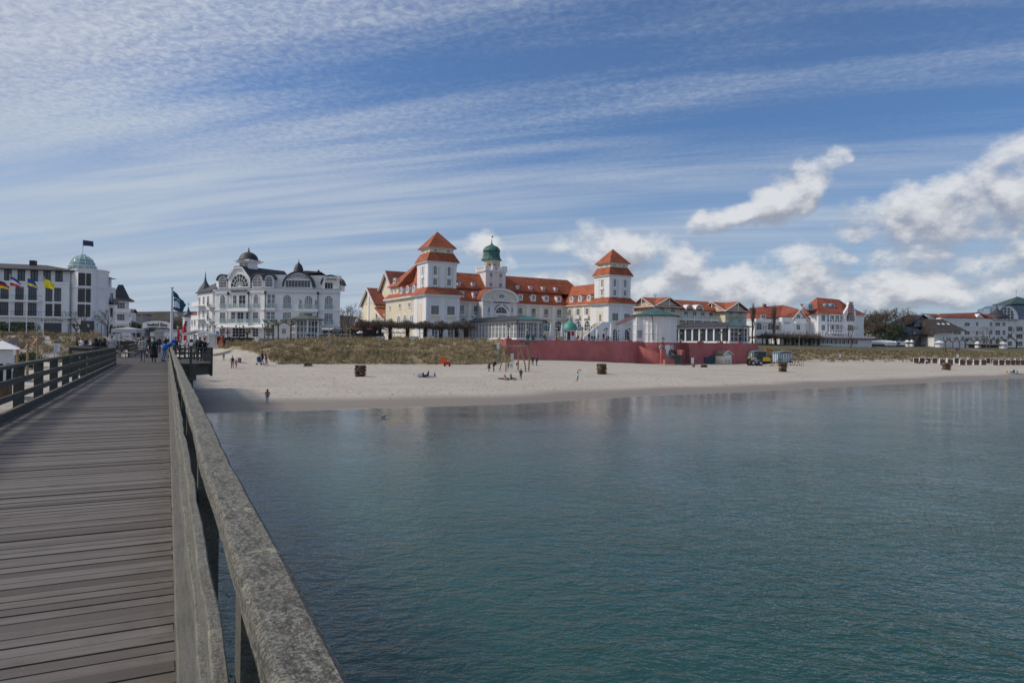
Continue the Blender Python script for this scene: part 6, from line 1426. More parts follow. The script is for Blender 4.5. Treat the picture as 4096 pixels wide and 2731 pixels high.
# glazed pavilions running inland from the wall
def pavilion(name,label,k,x,y,Y,L,W2,left_px,front_px,eave,cols=False,apex=None,rz=1.3):
 B = Bld(name,label,'pavilion',k,x,y,Y,28.4,z0=4.6); v = lambda z: z-4.6; E = v(eave)
 pl_ = [(0,0),(W2*.5,-1.2),(W2*.95,-.6),(W2,1.),(W2,L),(0,L)]
 m = MB(); m.prism(pl_,-1,v(6.2)); m.build('base_wall',WHITE2,B.e)
 m = MB(); m.prism([(a*.97+.1,b*.98+.4) for a,b in pl_],v(6.2),E-.25); m.build('glazing',mat('pavilion_glass',(.22,.25,.28),.08,.45,.4,col2=(.09,.10,.11)) if not cols else GLASS,B.e)
 m = MB(); edges = [(pl_[5],pl_[0]),(pl_[0],pl_[1]),(pl_[1],pl_[2]),(pl_[2],pl_[3]),(pl_[3],pl_[4])]
 for (a,b) in edges:
  a,b = Vector(a),Vector(b); Ln = (b-a).length; n = max(1,round(Ln/(1.75 if not cols else 2.6)))
  d = (b-a)/Ln; o = Vector((d.y,-d.x))*.12
  m.beam((*(a+o*.0),E-.15),(*(b+o*.0),E-.15),.3,.5)
  for i in range(n+1):
   p = a+(b-a)*i/n; q_ = .42 if (cols and Ln > 8) else .26; m.box(p.x-q_/2,p.x+q_/2,p.y-q_/2,p.y+q_/2,v(6.2),E-.3)
   if i < n and not (cols and Ln > 8):
    for f in (1/3,2/3): p2 = a+(b-a)*(i+f)/n; m.box(p2.x-.04,p2.x+.04,p2.y-.04,p2.y+.04,v(6.2),E-.3)
  if not (cols and Ln > 8):
   for z in (.33,.66): m.beam((*a,v(6.2)+z*(E-v(6.2))),(*b,v(6.2)+z*(E-v(6.2))),.1,.08)
  else:
   for i in range(n*3):
    p = a+(b-a)*(i/(n*3)); m.box(p.x+.35,p.x+.43,p.y-.04,p.y+.04,v(6.2),E-.3)
 m.build('window_frame',WHITE2,B.e)
 m = MB(); O = [(-1.,-.9),(W2*.5,-2.3),(W2+.3,-1.6),(W2+1.1,.6),(W2+1.1,L+1),(-1.,L+1)]
 n = 6; ri = [(W2/2,2.6),(W2/2,L-2)]
 vs = [(a,b,E) for a,b in O] + [(a,b,E+.15) for a,b in O] + [(ri[0][0],ri[0][1],E+rz),(ri[1][0],ri[1][1],E+rz)]
 m.m = 0; m.add(vs,[(0,5,4,3,2,1),(0,1,7,6),(1,2,8,7),(2,3,9,8),(3,4,10,9),(4,5,11,10),(5,0,6,11)])
 m.add(vs,[(11,6,12,13),(9,10,13,12),(10,11,13)]); m.m = 1; m.add(vs,[(6,7,12),(7,8,12),(8,9,12)]); m.build('roof',[SLATE,COPPER],B.e)
 m = MB(); 
 for p in ((0,.2),(W2*.98,-.4)) if not cols else ((0,1.),(W2*.5,-1.2)): m.tube([(p[0]-.3,p[1]-.5,E),(p[0]-.2,p[1]-.2,E-.6),(p[0]-.15,p[1]-.1,v(5))],.08,5)
 m.build('downpipe',DARKM,B.e)
 return B
PV = pavilion('glazed_pavilion','long white glazed pavilion with dark roof and green copper end left of the terrace',5,855,1300,149,27,6.2,None,None,9.95)
PV2 = pavilion('colonnade_pavilion','white columned glazed pavilion with dark blue roof right of the rotunda',7,398,780,172,21,6.4,None,None,9.9,cols=True)
# domed kiosks
def kiosk(label,k,x,Y):
 p = PT(k,x,500,Y); e = thing('kiosk',label,'kiosk',(p.x,p.y,WZ),RW.a,'green domed kiosks on the terrace')
 MB().lathe([(1.25,0),(1.25,2.1),(1.4,2.1),(1.4,2.35)],8,ph=pi/8).build('wall',WHITE2,e)
 m = MB(); m.lathe([(1.75,2.35),(1.75,2.42),(1.68,2.7),(1.55,3.2),(1.2,3.75),(.7,4.05),(.35,4.35),(.15,4.8),(.05,5.1),(0,5.2)],16); m.build('domed_roof',COPPERL,e,smooth=True)
 an = atan2(-p.y,-p.x)-RW.a; an = round((an)/(pi/4))*pi/4
 for q,(mt_,w_) in enumerate(((DARKM,.75),(REDC,.7),(GLASS,.7))):
  a = an + (0,pi/4,-pi/4)[q]
  m = MB(lambda s,d,z: ((1.16+d)*cos(a)-s*sin(a),(1.16+d)*sin(a)+s*cos(a),z)); m.box(-w_/2,w_/2,-.02,.04,.1 if q == 0 else (1.05 if q == 1 else .5),2.0); o = m.build(('door','red_poster','window')[q],mt_,e)
  if q == 2:
   m2 = MB(m.T)
   for z in (.85,1.2,1.55): m2.box(-.35,.35,.04,.07,z,z+.05)
   for s_ in (-.12,.12): m2.box(s_-.02,s_+.02,.04,.07,.5,2.0)
   m2.build('window_bars',WHITE2,o)
 return e
kiosk('small white kiosk with bright green copper dome, dark door and red poster',5,1517,152)
kiosk('second green domed kiosk half hidden behind the end of the glazed pavilion',5,1128,163)
# closed parasols
def closed_parasol(name,label,grp,x,k,Y,h,matl,z=None,r=.28):
 p = PT(k,x,500,Y); zb = tz(p) if z is None else z
 e = thing(name,label,'parasol',(p.x,p.y,zb),0.,grp)
 m = MB(); m.tube([(0,0,0),(0,0,h*.25)],.05,6); m.lathe([(0,0),(.35,0),(.35,.08),(0,.08)],8); m.build('pole',METAL,e)
 m = MB(); m.lathe([(.05,h*.2),(r*1.05,h*.24),(r,h*.4),(r*1.1,h*.55),(r*.75,h*.8),(r*.35,h*.96),(0,h)],9); m.build('canopy',matl,e,smooth=False)
 return e
PG_ = 'closed white parasols on the hotel terrace'
for i,(k,x,Y,h,lb) in enumerate([(5,1275,166,4.2,'closed white parasol above the low white wall on the terrace'),(5,1415,168,4.3,'closed white parasol left of the green domed kiosk'),(5,1460,170,3.9,'closed white parasol rising just behind the kiosk dome on its left'),
  (5,1605,168,4.2,'closed white parasol just right of the kiosk dome'),(6,32,170,4.4,'closed white parasol between the kiosk and the white terrace steps'),(6,90,172,4.0,'closed white parasol left of the double armed lamp'),
  (6,262,170,4.0,'closed white parasol in front of the right tower corner'),(6,418,160,4.3,'large closed white parasol near the wall left of the striped awning')]):
 closed_parasol('closed_parasol',lb,PG_,x,k,Y,h,CANVAS,5.8)
for i,(x,h,lb) in enumerate([(1095,4.7,'large closed red parasol behind the market stall'),(1003,3.2,'smaller closed red parasol left of the large red one')]):
 closed_parasol('closed_parasol',lb,'closed red parasols on the promenade',x,2,146 if i == 0 else 150,h if i == 0 else 3.5,REDC,3.6,.46 if i == 0 else .22)
# terrace furniture: low white walls and steps
def solid(name,label,cat,k,r,Y,dep,matl,zb,ang=27.6):
 p = PT(k,r[0],(r[1]+r[3])/2,Y); q = PT(k,r[2],(r[1]+r[3])/2,Y); top = PT(k,r[0],r[1],Y).z
 o = MB().box(0,(q.x-p.x)/cos(radians(ang)) if ang else q.x-p.x,0,dep,0,top-zb).build(name,matl,None,loc=(p.x,p.y,zb)); o.rotation_euler.z = radians(ang); return tag(o,label,cat)
solid('terrace_parapet','low white parapet on the terrace left of the kiosk','wall',5,(1205,1388,1362,1440),158,.4,WHITE,5.7)
e = thing('terrace_steps','white sided steps leading up to the right wing of the spa hotel','steps',PT(5,1690,500,176)*1,radians(27.6)); e.location.z = 5.7
m = MB(); m.extr([(0,0),(9,0),(9,5.2),(5.8,5.2),(0,1.2)],0,.3); m.build('side_wall',WHITE2,e); m = MB()
for q in range(12): m.box(.3+q*.45,.75+q*.45,.3,3,0,1.3+q*.33)
m.build('steps',STONE,e)
# double armed lamps on the terrace
def double_lamp(k,x,ytop,Y,label,z=None,grp='tall double armed lamps',h=None):
 p = PT(k,x,ytop,Y); zb = tz(p) if z is None else z; H = h or (p.z-zb)
 e = thing('double_lamp',label,'lamp',(p.x,p.y,zb),.3,grp)
 m = MB(); m.lathe([(0,0),(.14,0),(.12,.8),(.06,1.0),(.05,H-.2)],6); m.tube([(-.75,0,H-.35),(-.6,0,H-.1),(0,0,H),(.6,0,H-.1),(.75,0,H-.35)],.04,5); m.tube([(0,0,H),(0,0,H+.35)],.04,5); m.build('post',DARKM,e)
 for s in (-.75,.75):
  MB().lathe([(0,H-.95),(.10,H-.9),(.19,H-.55),(0,H-.55)],8,(s,0,0)).build('lantern',LAMPG,e); MB().lathe([(.25,H-.55),(.08,H-.38),(0,H-.3)],8,(s,0,0)).build('lamp_cap',DARKM,e)
 return e
double_lamp(6,220,1000,168,'double armed lamp between the parasols and the right tower',5.8)
def single_lamp(k,x,ytop,Y,label,z=None):
 p = PT(k,x,ytop,Y); zb = tz(p) if z is None else z; H = p.z-zb
 e = thing('street_lamp',label,'lamp',(p.x,p.y,zb),.2,'single lantern street lamps')
 m = MB(); m.lathe([(0,0),(.15,0),(.12,.9),(.06,1.1),(.05,H-.95)],6); m.box(-.3,.3,-.02,.02,H-1.15,H-1.1); m.build('post',DARKM,e)
 MB().lathe([(.10,H-.9),(.24,H-.35),(0,H-.35)],6).build('lantern',LAMPG,e); MB().lathe([(.29,H-.35),(.1,H-.08),(0,H)],6).build('lamp_cap',DARKM,e)
 return e
for a in ((6,163,1035,165,'small street lamp left of the white terrace steps',5.8),(6,332,1045,164,'small street lamp before the right tower corner',5.8),(6,495,1055,158,'small street lamp under the striped awning',5.8),
   (1,765,995,130,'grey street lamp in front of the dome hotel entrance',4.6),(1,992,1035,128,'street lamp with white globe before the dome hotel tower',4.0),
   (3,430,1145,148,'old fashioned lamp in front of the seafront hotel shops',4.6),(3,268,1145,150,'lantern lamp by the red parasol left of the seafront hotel',3.9),(3,333,1148,152,'lantern lamp at the left corner of the seafront hotel',4.2),(2,985,775,140,'lantern lamp right of the tall white flagpole',3.6)): single_lamp(*a)
double_lamp(3,668,1125,147,'double armed lamp in front of the seafront hotel restaurant',4.8)
double_lamp(1,1137,1035,127,'double armed lamp between the two bare trees by the dome hotel',3.8)
# ------------------------------------------------------------------ trees, hedges, dune grass
def wob3(rg,a): return Vector((rg.uniform(-a,a),rg.uniform(-a,a),rg.uniform(-a,a)))
RMIN = [.012]
def branch(m,rg,p,d,L,r,lev,spread,up=.15,segs=3,sides=5,gn=0.,nb=(2,3)):
 pts = [p]; rs = [r]
 for i in range(segs):
  d = (d + wob3(rg,.16+gn) + Vector((0,0,up*.35))).normalized(); p = p + d*L/segs; pts.append(p); rs.append(r*(1-.38*(i+1)/segs))
 m.tube(pts,rs,sides if r > .05 else 3,cap=False)
 if lev <= 0: return
 for k in range(rg.randint(*nb)):
  f = rg.uniform(.55,1.) if k else 1.
  q = pts[0].lerp(pts[-1],f) if f < 1 else pts[-1]
  nd = (d + wob3(rg,1.).normalized()*spread).normalized()
  if nd.z < -.1: nd.z *= -.3
  branch(m,rg,q,nd,L*rg.uniform(.62,.82),max(r*rg.uniform(.5,.66),RMIN[0]),lev-1,spread,up,segs,sides,gn,nb)
def bare_tree(label,k,x,ytop,Y,z=None,w=1.,lev=6,seed=1,cat='tree',name='bare_tree',matl=None,r0=None,grp=None,split=.22,up=.15,nb=(2,3),h=None):
 p = PT(k,x,ytop,Y); zb = (tz(p) if z is None else z)-.1; H = h or (p.z-zb)
 rg = random.Random(seed); e = thing(name,label,cat,(p.x,p.y,zb),0.,grp); r = r0 or H*.022
 t = MB(); th = H*split; t.tube([(0,0,0),(.05*th,0,th*.5),(0,.03*th,th)],[r*1.25,r,r*.9],8); t.build('trunk',matl or BARK,e)
 m = MB()
 for q in range(4):
  a = q*pi/2+rg.uniform(-.4,.4); d = Vector((cos(a)*w,sin(a)*w,rg.uniform(.7,1.2))).normalized() if q else Vector((.1,0,1))
  branch(m,rg,Vector((0,.03*th,th*(.85+.15*(q % 2)))),d,H*.26,r*.6,lev,.62*w**.5,up,nb=nb)
 zm = max(v_[2] for v_ in m.v); sc = (H-th*.5)/(zm-th*.5); 
 m.v = [(x_*min(1.2,sc),y_*min(1.2,sc),th*.5+(z_-th*.5)*sc) for x_,y_,z_ in m.v]
 m.build('crown',matl or BARK,e); return e
def pollard(label,k,x,ytop,Y,z=None,seed=1,W=1.2,matl=None,arms=6,grp='knobbly pollarded trees',flat=False):
 p = PT(k,x,ytop,Y); zb = (tz(p) if z is None else z)-.1; H = p.z-zb; rg = random.Random(seed)
 e = thing('pollarded_tree',label,'tree',(p.x,p.y,zb),rg.uniform(0,3),grp); t = MB(); r = .16
 hb = H*.55 if not flat else H*.78
 t.tube([(0,0,0),(.06,0,hb*.5),(0,.05,hb)],[r*1.2,r,r],7); t.build('trunk',matl or BARK2,e); m = MB()
 for q in range(arms):
  a = 2*pi*q/arms+rg.uniform(-.3,.3); rr_ = W*rg.uniform(.6,1.); zt = H*rg.uniform(.8,1.) if not flat else H*rg.uniform(.9,.98)
  pts = [Vector((0,0,hb*.93)),Vector((cos(a)*rr_*.5,sin(a)*rr_*.5,hb+(zt-hb)*.25)),Vector((cos(a)*rr_,sin(a)*rr_,hb+(zt-hb)*.7)),Vector((cos(a)*rr_*1.1,sin(a)*rr_*1.1,zt))]
  m.tube(pts,[.10,.085,.08,.11],5)
  for s in range(5):
   kx = pts[-1]+wob3(rg,.08); m.tube([kx,kx+Vector((rg.uniform(-.22,.22),rg.uniform(-.22,.22),rg.uniform(.0,.3)))],[.09,.03],4)
  if rg.random() < .7: m.tube([pts[2],pts[2]+Vector((-sin(a)*.4,cos(a)*.4,.35))],[.07,.09],5)
 m.build('crown',matl or BARK2,e); return e
def leafy(m,rg,n,fn,s):
 """n small leaf quads at points given by fn, in clumps"""
 for i in range(n):
  c = fn(); a = wob3(rg,1.).normalized()*s*rg.uniform(.6,1.3); b = a.cross(wob3(rg,1.)).normalized()*s*rg.uniform(.4,.8)
  m.add([tuple(c-a),tuple(c+b),tuple(c+a),tuple(c-b)],[(0,1,2,3)])
def bush(label,k,x,ytop,Y,w,h=None,z=None,n=1500,s=.12,matl=None,name='shrub',cat='shrub',seed=1,dep=None,stem=True):
 p = PT(k,x,ytop,Y); zb = (tz(p) if z is None else z)-.1; H = h or (p.z-zb); rg = random.Random(seed)
 e = thing(name,label,cat,(p.x,p.y,zb)); cl = [(Vector((rg.uniform(-w,w)*.36,rg.uniform(-1,1)*(dep or w)*.36,H*rg.uniform(.3,.82))),rg.uniform(.22,.4)) for _ in range(14)]
 def fn():
  c,r = rg.choice(cl); v = wob3(rg,1.); v = v.normalized()*rg.random()**.35
  return c + Vector((v.x*w*r*.8,v.y*(dep or w)*r*.8,v.z*H*r*.55))
 m = MB(); leafy(m,rg,n,fn,s); m.build('crown',matl or LEAF,e,rec=False)
 t = MB()
 for q in range(3): t.tube([(rg.uniform(-.2,.2),rg.uniform(-.2,.2),0),tuple(cl[q][0])],[.08,.03],5)
 t.build('trunk',BARK,e); return e
bare_tree('large bare tree between the seafront hotel and the spa hotel',3,2130,822,186,w=1.0,lev=6,seed=4,split=.2)
bare_tree('smaller bare tree just right of the seafront hotel wall',3,2050,895,182,w=.7,lev=5,seed=9,grp=None)
bare_tree('bare tree with upswept twigs in front of the dome hotel tower',1,905,845,126,w=.7,lev=5,seed=12,split=.3)
bare_tree('bare tree at the street corner right of the dome hotel tower',1,1205,862,124,w=.8,lev=5,seed=15,split=.28)
pollard('small pollarded tree by the dome hotel wall',1,858,1060,125,seed=5,W=.9)
bare_tree('thin bare tree growing right of the red trimmed gable',7,2030,650,228,w=.6,lev=5,seed=21,matl=BARK2,split=.35)
bare_tree('bare tree standing before the white guest house',8,1850,660,285,w=.7,lev=5,seed=22,matl=BARK2,split=.3)
bare_tree('bare tree near the right edge before the barrel roofed hotel',8,2250,650,300,w=.8,lev=5,seed=23,matl=BARK2,split=.3)
RMIN[0] = .03
for i,(x,yt,Yd,w,lb) in enumerate([(330,520,280,1.1,'bare brown tree left of the big domed crown'),(470,440,284,1.3,'tall broad bare tree with dense brown crown, left half'),(610,425,286,1.3,'tall broad bare tree with dense brown crown beside the timber house'),(780,470,310,.9,'pale bare tree rising behind the timber house roof'),(400,640,272,1.2,'low bare tree with drooping brown crown behind the white tent'),(250,560,282,1.,'bare tree against the sky right of the red trimmed gable house')]):
 bare_tree(lb,8,x,yt,Yd,w=w,lev=6,seed=30+i,matl=BARK2 if i != 3 else BARK2,split=.18,nb=(2,3) if i == 3 else (3,3),r0=.3)
RMIN[0] = .012
bush('dark evergreen shrub among the bare trees left of the timber house',8,545,620,274,13,n=5000,s=.24,seed=5)
bare_tree('tall upright brown poplar left of the white villa',7,710,350,232,w=.12,lev=6,seed=41,matl=BARK2,split=.08,up=1.0,nb=(2,3),name='poplar')
bare_tree('tall upright brown poplar before the white villa roof',7,1015,355,234,w=.12,lev=6,seed=42,matl=BARK2,split=.08,up=1.0,nb=(2,3),name='poplar')
bush('evergreen shrub behind the roof of the colonnade pavilion',7,420,622,196,5,n=900,s=.15,seed=8)
for i,(x,yt,lb) in enumerate([(765,1178,'pollarded tree with stubby knobs by the restaurant lamp'),(1050,1130,'leaning pollarded tree left of two taller flat topped ones'),(1120,1075,'flat topped pollarded tree, left of the pair near the gazebo'),(1190,1068,'flat topped pollarded tree, right of the pair near the gazebo'),(1360,1075,'flat topped pollarded tree in front of the octagonal gazebo')]):
 pollard(lb,3,x,yt,146,4.9,seed=50+i,W=1.2 if i < 2 else 2.2,flat=i > 1,matl=mat('mossy_bark',(.12,.11,.06),.9,.3,3.))
for i,x in enumerate((930,1205,1370,1510,1640,1775,1915)):
 pollard('pollarded tree, %s from the left in the row before the white villas' % ('first','second','third','fourth','fifth','sixth','seventh')[i],7,x,745+i*6,240,seed=60+i,W=1.9)
for i,x in enumerate((870,1290,1390,1480,1560,1680,1760,1890,2000,2100)):
 pollard('pollarded tree, %s from the left in the row before the guest house' % ('first','second','third','fourth','fifth','sixth','seventh','eighth','ninth','tenth')[i],8,x,822+(i % 3)*8,262+i*3,seed=80+i,W=1.9)
bush('clipped round dark evergreen tree by the street',2,340,700,150,2.9,n=2600,s=.12,name='clipped_tree',cat='tree',seed=3)
bush('dark shrub beside the street villas',2,30,790,150,3.2,n=900,s=.13,seed=4)
bush('large dark green shrub between flagpoles before the dome hotel',1,150,1015,112,7.5,n=3200,s=.12,seed=6)
bush('green shrub behind the shop front left of the flagpole',1,-60,1060,115,6,n=1500,s=.12,seed=61)
bush('low green shrub on the sand beside the wooden posts',19,430,430,84,4.2,n=2600,s=.10,seed=7,h=2.1)
bush('low green shrub partly hidden behind the left railing',19,300,520,80,3.2,n=1500,s=.10,seed=17,h=1.3)
for i,(x,yt,w) in enumerate([(560,690,.9),(640,680,1.),(800,680,.9),(900,650,1.),(1000,655,1.),(1075,670,.8)]):
 bare_tree('bare tree, %s from the left beyond the entrance arch' % ('first','second','third','fourth','fifth','sixth')[i],2,x,yt if i > 1 else 790,235,w=w,lev=5,seed=90+i,matl=BARK2,grp='bare trees lining the far street',nb=(3,3),split=.15)
# pergolas smothered by bare climbers
def pergola(label,k,x0,x1,ytop,ybot,Y0,Y1,trunks,seed,dens=2600,zb=None):
 A,B_ = PT(k,x0,ytop,Y0),PT(k,x1,ytop,Y1); zt = (A.z+B_.z)/2; zm = PT(k,(x0+x1)/2,ybot,(Y0+Y1)/2).z
 z0 = tz(A) if zb is None else zb; d = Vector((B_.x-A.x,B_.y-A.y,0)); L = d.length; rz = atan2(d.y,d.x)
 e = thing('pergola',label,'pergola',(A.x,A.y,z0),rz); rg = random.Random(seed); h = zm-z0
 m = MB()
 for y in (-1.2,1.2): m.box(0,L,y-.1,y+.1,h+.25,h+.45)
 for q in range(int(L/1.2)): m.box(q*1.2,q*1.2+.12,-1.8,1.8,h+.46,h+.6)
 m.build('beam',BARK2,e)
 xs = []
 for x in trunks:
  p = PT(k,x,ybot,(Y0+Y1)/2); f = (x-x0)/(x1-x0); xs.append(f*L)
 for x in xs:
  m = MB()
  m.box(x-.12,x+.12,1.08,1.32,0,h+.25)
  for q in range(7):
   a = rg.uniform(0,6.28); m.tube([(x+cos(a)*.35,-1.1+sin(a)*.35,0),(x+cos(a+1)*.25,-1.1+sin(a+1)*.25,h*.5),(x+cos(a+2)*.45,-1.1+sin(a+2)*.3,h+.3)],[.16,.13,.10],5)
  for q in range(120):
   a = rg.uniform(0,6.28); r = rg.uniform(.2,1.0); z = rg.uniform(.1,1)*h; c = Vector((x+cos(a)*r*(.3+.7*z/h),-1.1+sin(a)*r*.6,z)); m.tube([c,c+wob3(rg,.3),c+wob3(rg,.5)],.02,3,False)
  m.build('climber_trunk',BARK,e)
 m = MB(); T_ = zt-z0-h
 for q in range(dens):
  x = rg.uniform(-1,L+1); nearT = min(abs(x-t) for t in xs); wv = max(.22,1.2-nearT*.32)
  y = rg.gauss(0,1.1); z = h-.1+T_*1.0*rg.betavariate(1.2,1.6)*wv*(1+.5*noise.noise(Vector((x*.7,y,1))))
  c = Vector((x,y,z)); a = rg.uniform(0,6.28); l = rg.uniform(.3,.9)
  m.tube([c,c+Vector((cos(a)*l*.6,sin(a)*l*.6,.25)),c+Vector((cos(a)*l,sin(a)*l,rg.uniform(-.45,.1)))],.027,3,False)
 m.build('twigs',mat('climber_twigs',(.105,.078,.066),.9,.3,2.),e,rec=False); return e
pergola('long pergola of dark knotted trunks smothered in bare climber twigs before the spa hotel',4,130,1500,1205,1290,146,152,(170,300,365,490,705,925,1125,1325,1450),5,5200,5.3)
pergola('pergola of climber covered trunks below the white villas',7,780,1600,790,850,228,236,(870,985,1105,1215,1325,1440,1560),6,4200)
# hedges
def hedge(label,k,x0,x1,ytop,Y0,Y1,h,w=1.,seed=1,n=2500,matl=None,z=None,s=.09):
 A,B_ = PT(k,x0,ytop,Y0),PT(k,x1,ytop,Y1); d = Vector((B_.x-A.x,B_.y-A.y,0)); L = d.length; zt = (A.z+B_.z)/2; zb = zt-h
 e = thing('hedge',label,'hedge',(A.x,A.y,zb),atan2(d.y,d.x)); rg = random.Random(seed)
 m = MB(); m.box(0,L,.1,w-.1,-1,h-.12); m.build('inner_branches',matl or HEDGE,e)
 m = MB()
 def fn():
  q = rg.random(); x = rg.uniform(0,L)
  return Vector((x,rg.uniform(0,w),h-.1+rg.uniform(-.08,.12))) if q < .4 else Vector((x,rg.uniform(-.05,.12),rg.uniform(-.2,h)))
 leafy(m,rg,n,fn,s); m.build('foliage',matl or HEDGE,e,rec=False); return e
hedge('brown clipped hedge between the truck and the seafront hotel',3,410,840,1312,143,143,2.2,1.2,1,4000,z=3.4)
hedge('dark clipped hedge along the right promenade below the restaurant',7,1585,2040,915,242,250,1.5,1.3,2,2500)
hedge('bare brown shrubbery hedge right of the clipped one',7,2045,2240,925,244,248,1.6,2.5,3,2000,matl=mat('brown_twigs',(.11,.085,.05),.9,.4,2.))
hedge('long dark clipped hedge before the white tent and parasols',8,235,1020,940,252,272,1.6,1.3,4,3500)
hedge('dark clipped hedge before the white guest house',8,1600,2060,938,284,296,1.0,1.3,5,1800)
# dune grass: nobody could count it
def grass_field(name,cells,dens,hmin,hmax,mats,seed,wid=.028,nb=9,pred=None):
 rg = random.Random(seed); m = MB(); nn = 0
 a0,a1,t0,t1 = cells
 N = int((a1-a0)*(t1-t0)*dens)
 for i in range(N):
  a,t = rg.uniform(a0,a1),rg.uniform(t0,t1)
  cl = noise.noise(Vector((a*.35,t*.35,seed))) + .5*noise.noise(Vector((a*1.1,t*1.1,seed)))
  if pred and not pred(a,t,cl): continue
  p = xy(a,t); z = dune_z(a,t)
  hh = rg.uniform(hmin,hmax)*(1+.55*cl); m.m = 0 if cl+rg.uniform(-.25,.25) > -.02 else 1
  if rg.random() < .07: m.m = 2
  lean = Vector((.45,-.1,0))
  for b in range(nb):
   an = rg.uniform(0,6.28); sp = rg.uniform(.1,.75); d = Vector((cos(an)*sp,sin(an)*sp,1)) + lean*rg.uniform(.2,1.)
   L_ = hh*rg.uniform(.55,1.); q = Vector((p.x+rg.uniform(-.15,.15),p.y+rg.uniform(-.15,.15),z-.05)); d.normalize()
   mid = q + d*L_*.55; tip = q + d*L_ + Vector((cos(an)*sp,sin(an)*sp,-.35))*L_*.25
   sd = Vector((-sin(an),cos(an),0))*wid
   m.add([tuple(q-sd),tuple(q+sd),tuple(mid+sd*.8),tuple(tip),tuple(mid-sd*.8)],[(0,1,2,3,4)])
 o = m.build(name,mats,rec=False); tag(o,None,None,None,'stuff'); return o
GR = [mat('straw_grass',(.54,.43,.27),.9,.35,.5,col2=(.38,.295,.175)),mat('brown_green_grass',(.33,.275,.155),.9,.35,.5,col2=(.24,.205,.11)),mat('bleached_grass',(.68,.57,.37),.9,.2,.5)]
def pr_r(a,t,cl):
 f = interp(TF,a); k = t-f
 if k < -.8 + 1.5*noise.noise(Vector((a*.5,1,2))) or t > interp(TT,a)+1.: return False
 if a < 15 and t < diag(a)-.5: return False
 if 36.3 < a < 38.0 and k < 5: return False
 return k < 9 or cl > -.15+ .0*k
o = grass_field('dune_grass',(8.4,62,105,138),5.2,.45,1.1,GR,3,wid=.022,nb=9,pred=pr_r); o['label'] = 'straw coloured dune grass covering the bank below the promenade'; o['category'] = 'grass'
o = grass_field('dune_grass',(-62,-6.5,113,132),2.6,.6,1.25,GR,4,pred=lambda a,t,cl: t > interp(TF,a)-1+3*noise.noise(Vector((a*.2,1,2))) and cl > -.35); o['label'] = 'tall brown dune grass on the bank left of the pier'; o['category'] = 'grass'
GR2 = [mat('dull_straw_grass',(.30,.235,.14),.9,.35,.5,col2=(.20,.16,.095)),mat('dark_brown_grass',(.17,.145,.085),.9,.35,.5,col2=(.11,.10,.06)),mat('dry_grass',(.40,.33,.21),.9,.2,.5)]
o = grass_field('dune_grass',(134,330,120,139),1.5,.5,1.0,GR2,5,wid=.05,nb=7,pred=lambda a,t,cl: (t > 123.0+2.0*noise.noise(Vector((a*.12,1,2))) and (cl > -.12 or t > 130)) or (cl > .38 and t > 119.5)); o['label'] = 'patchy dune grass and bare sand along the right hand dunes'; o['category'] = 'grass'
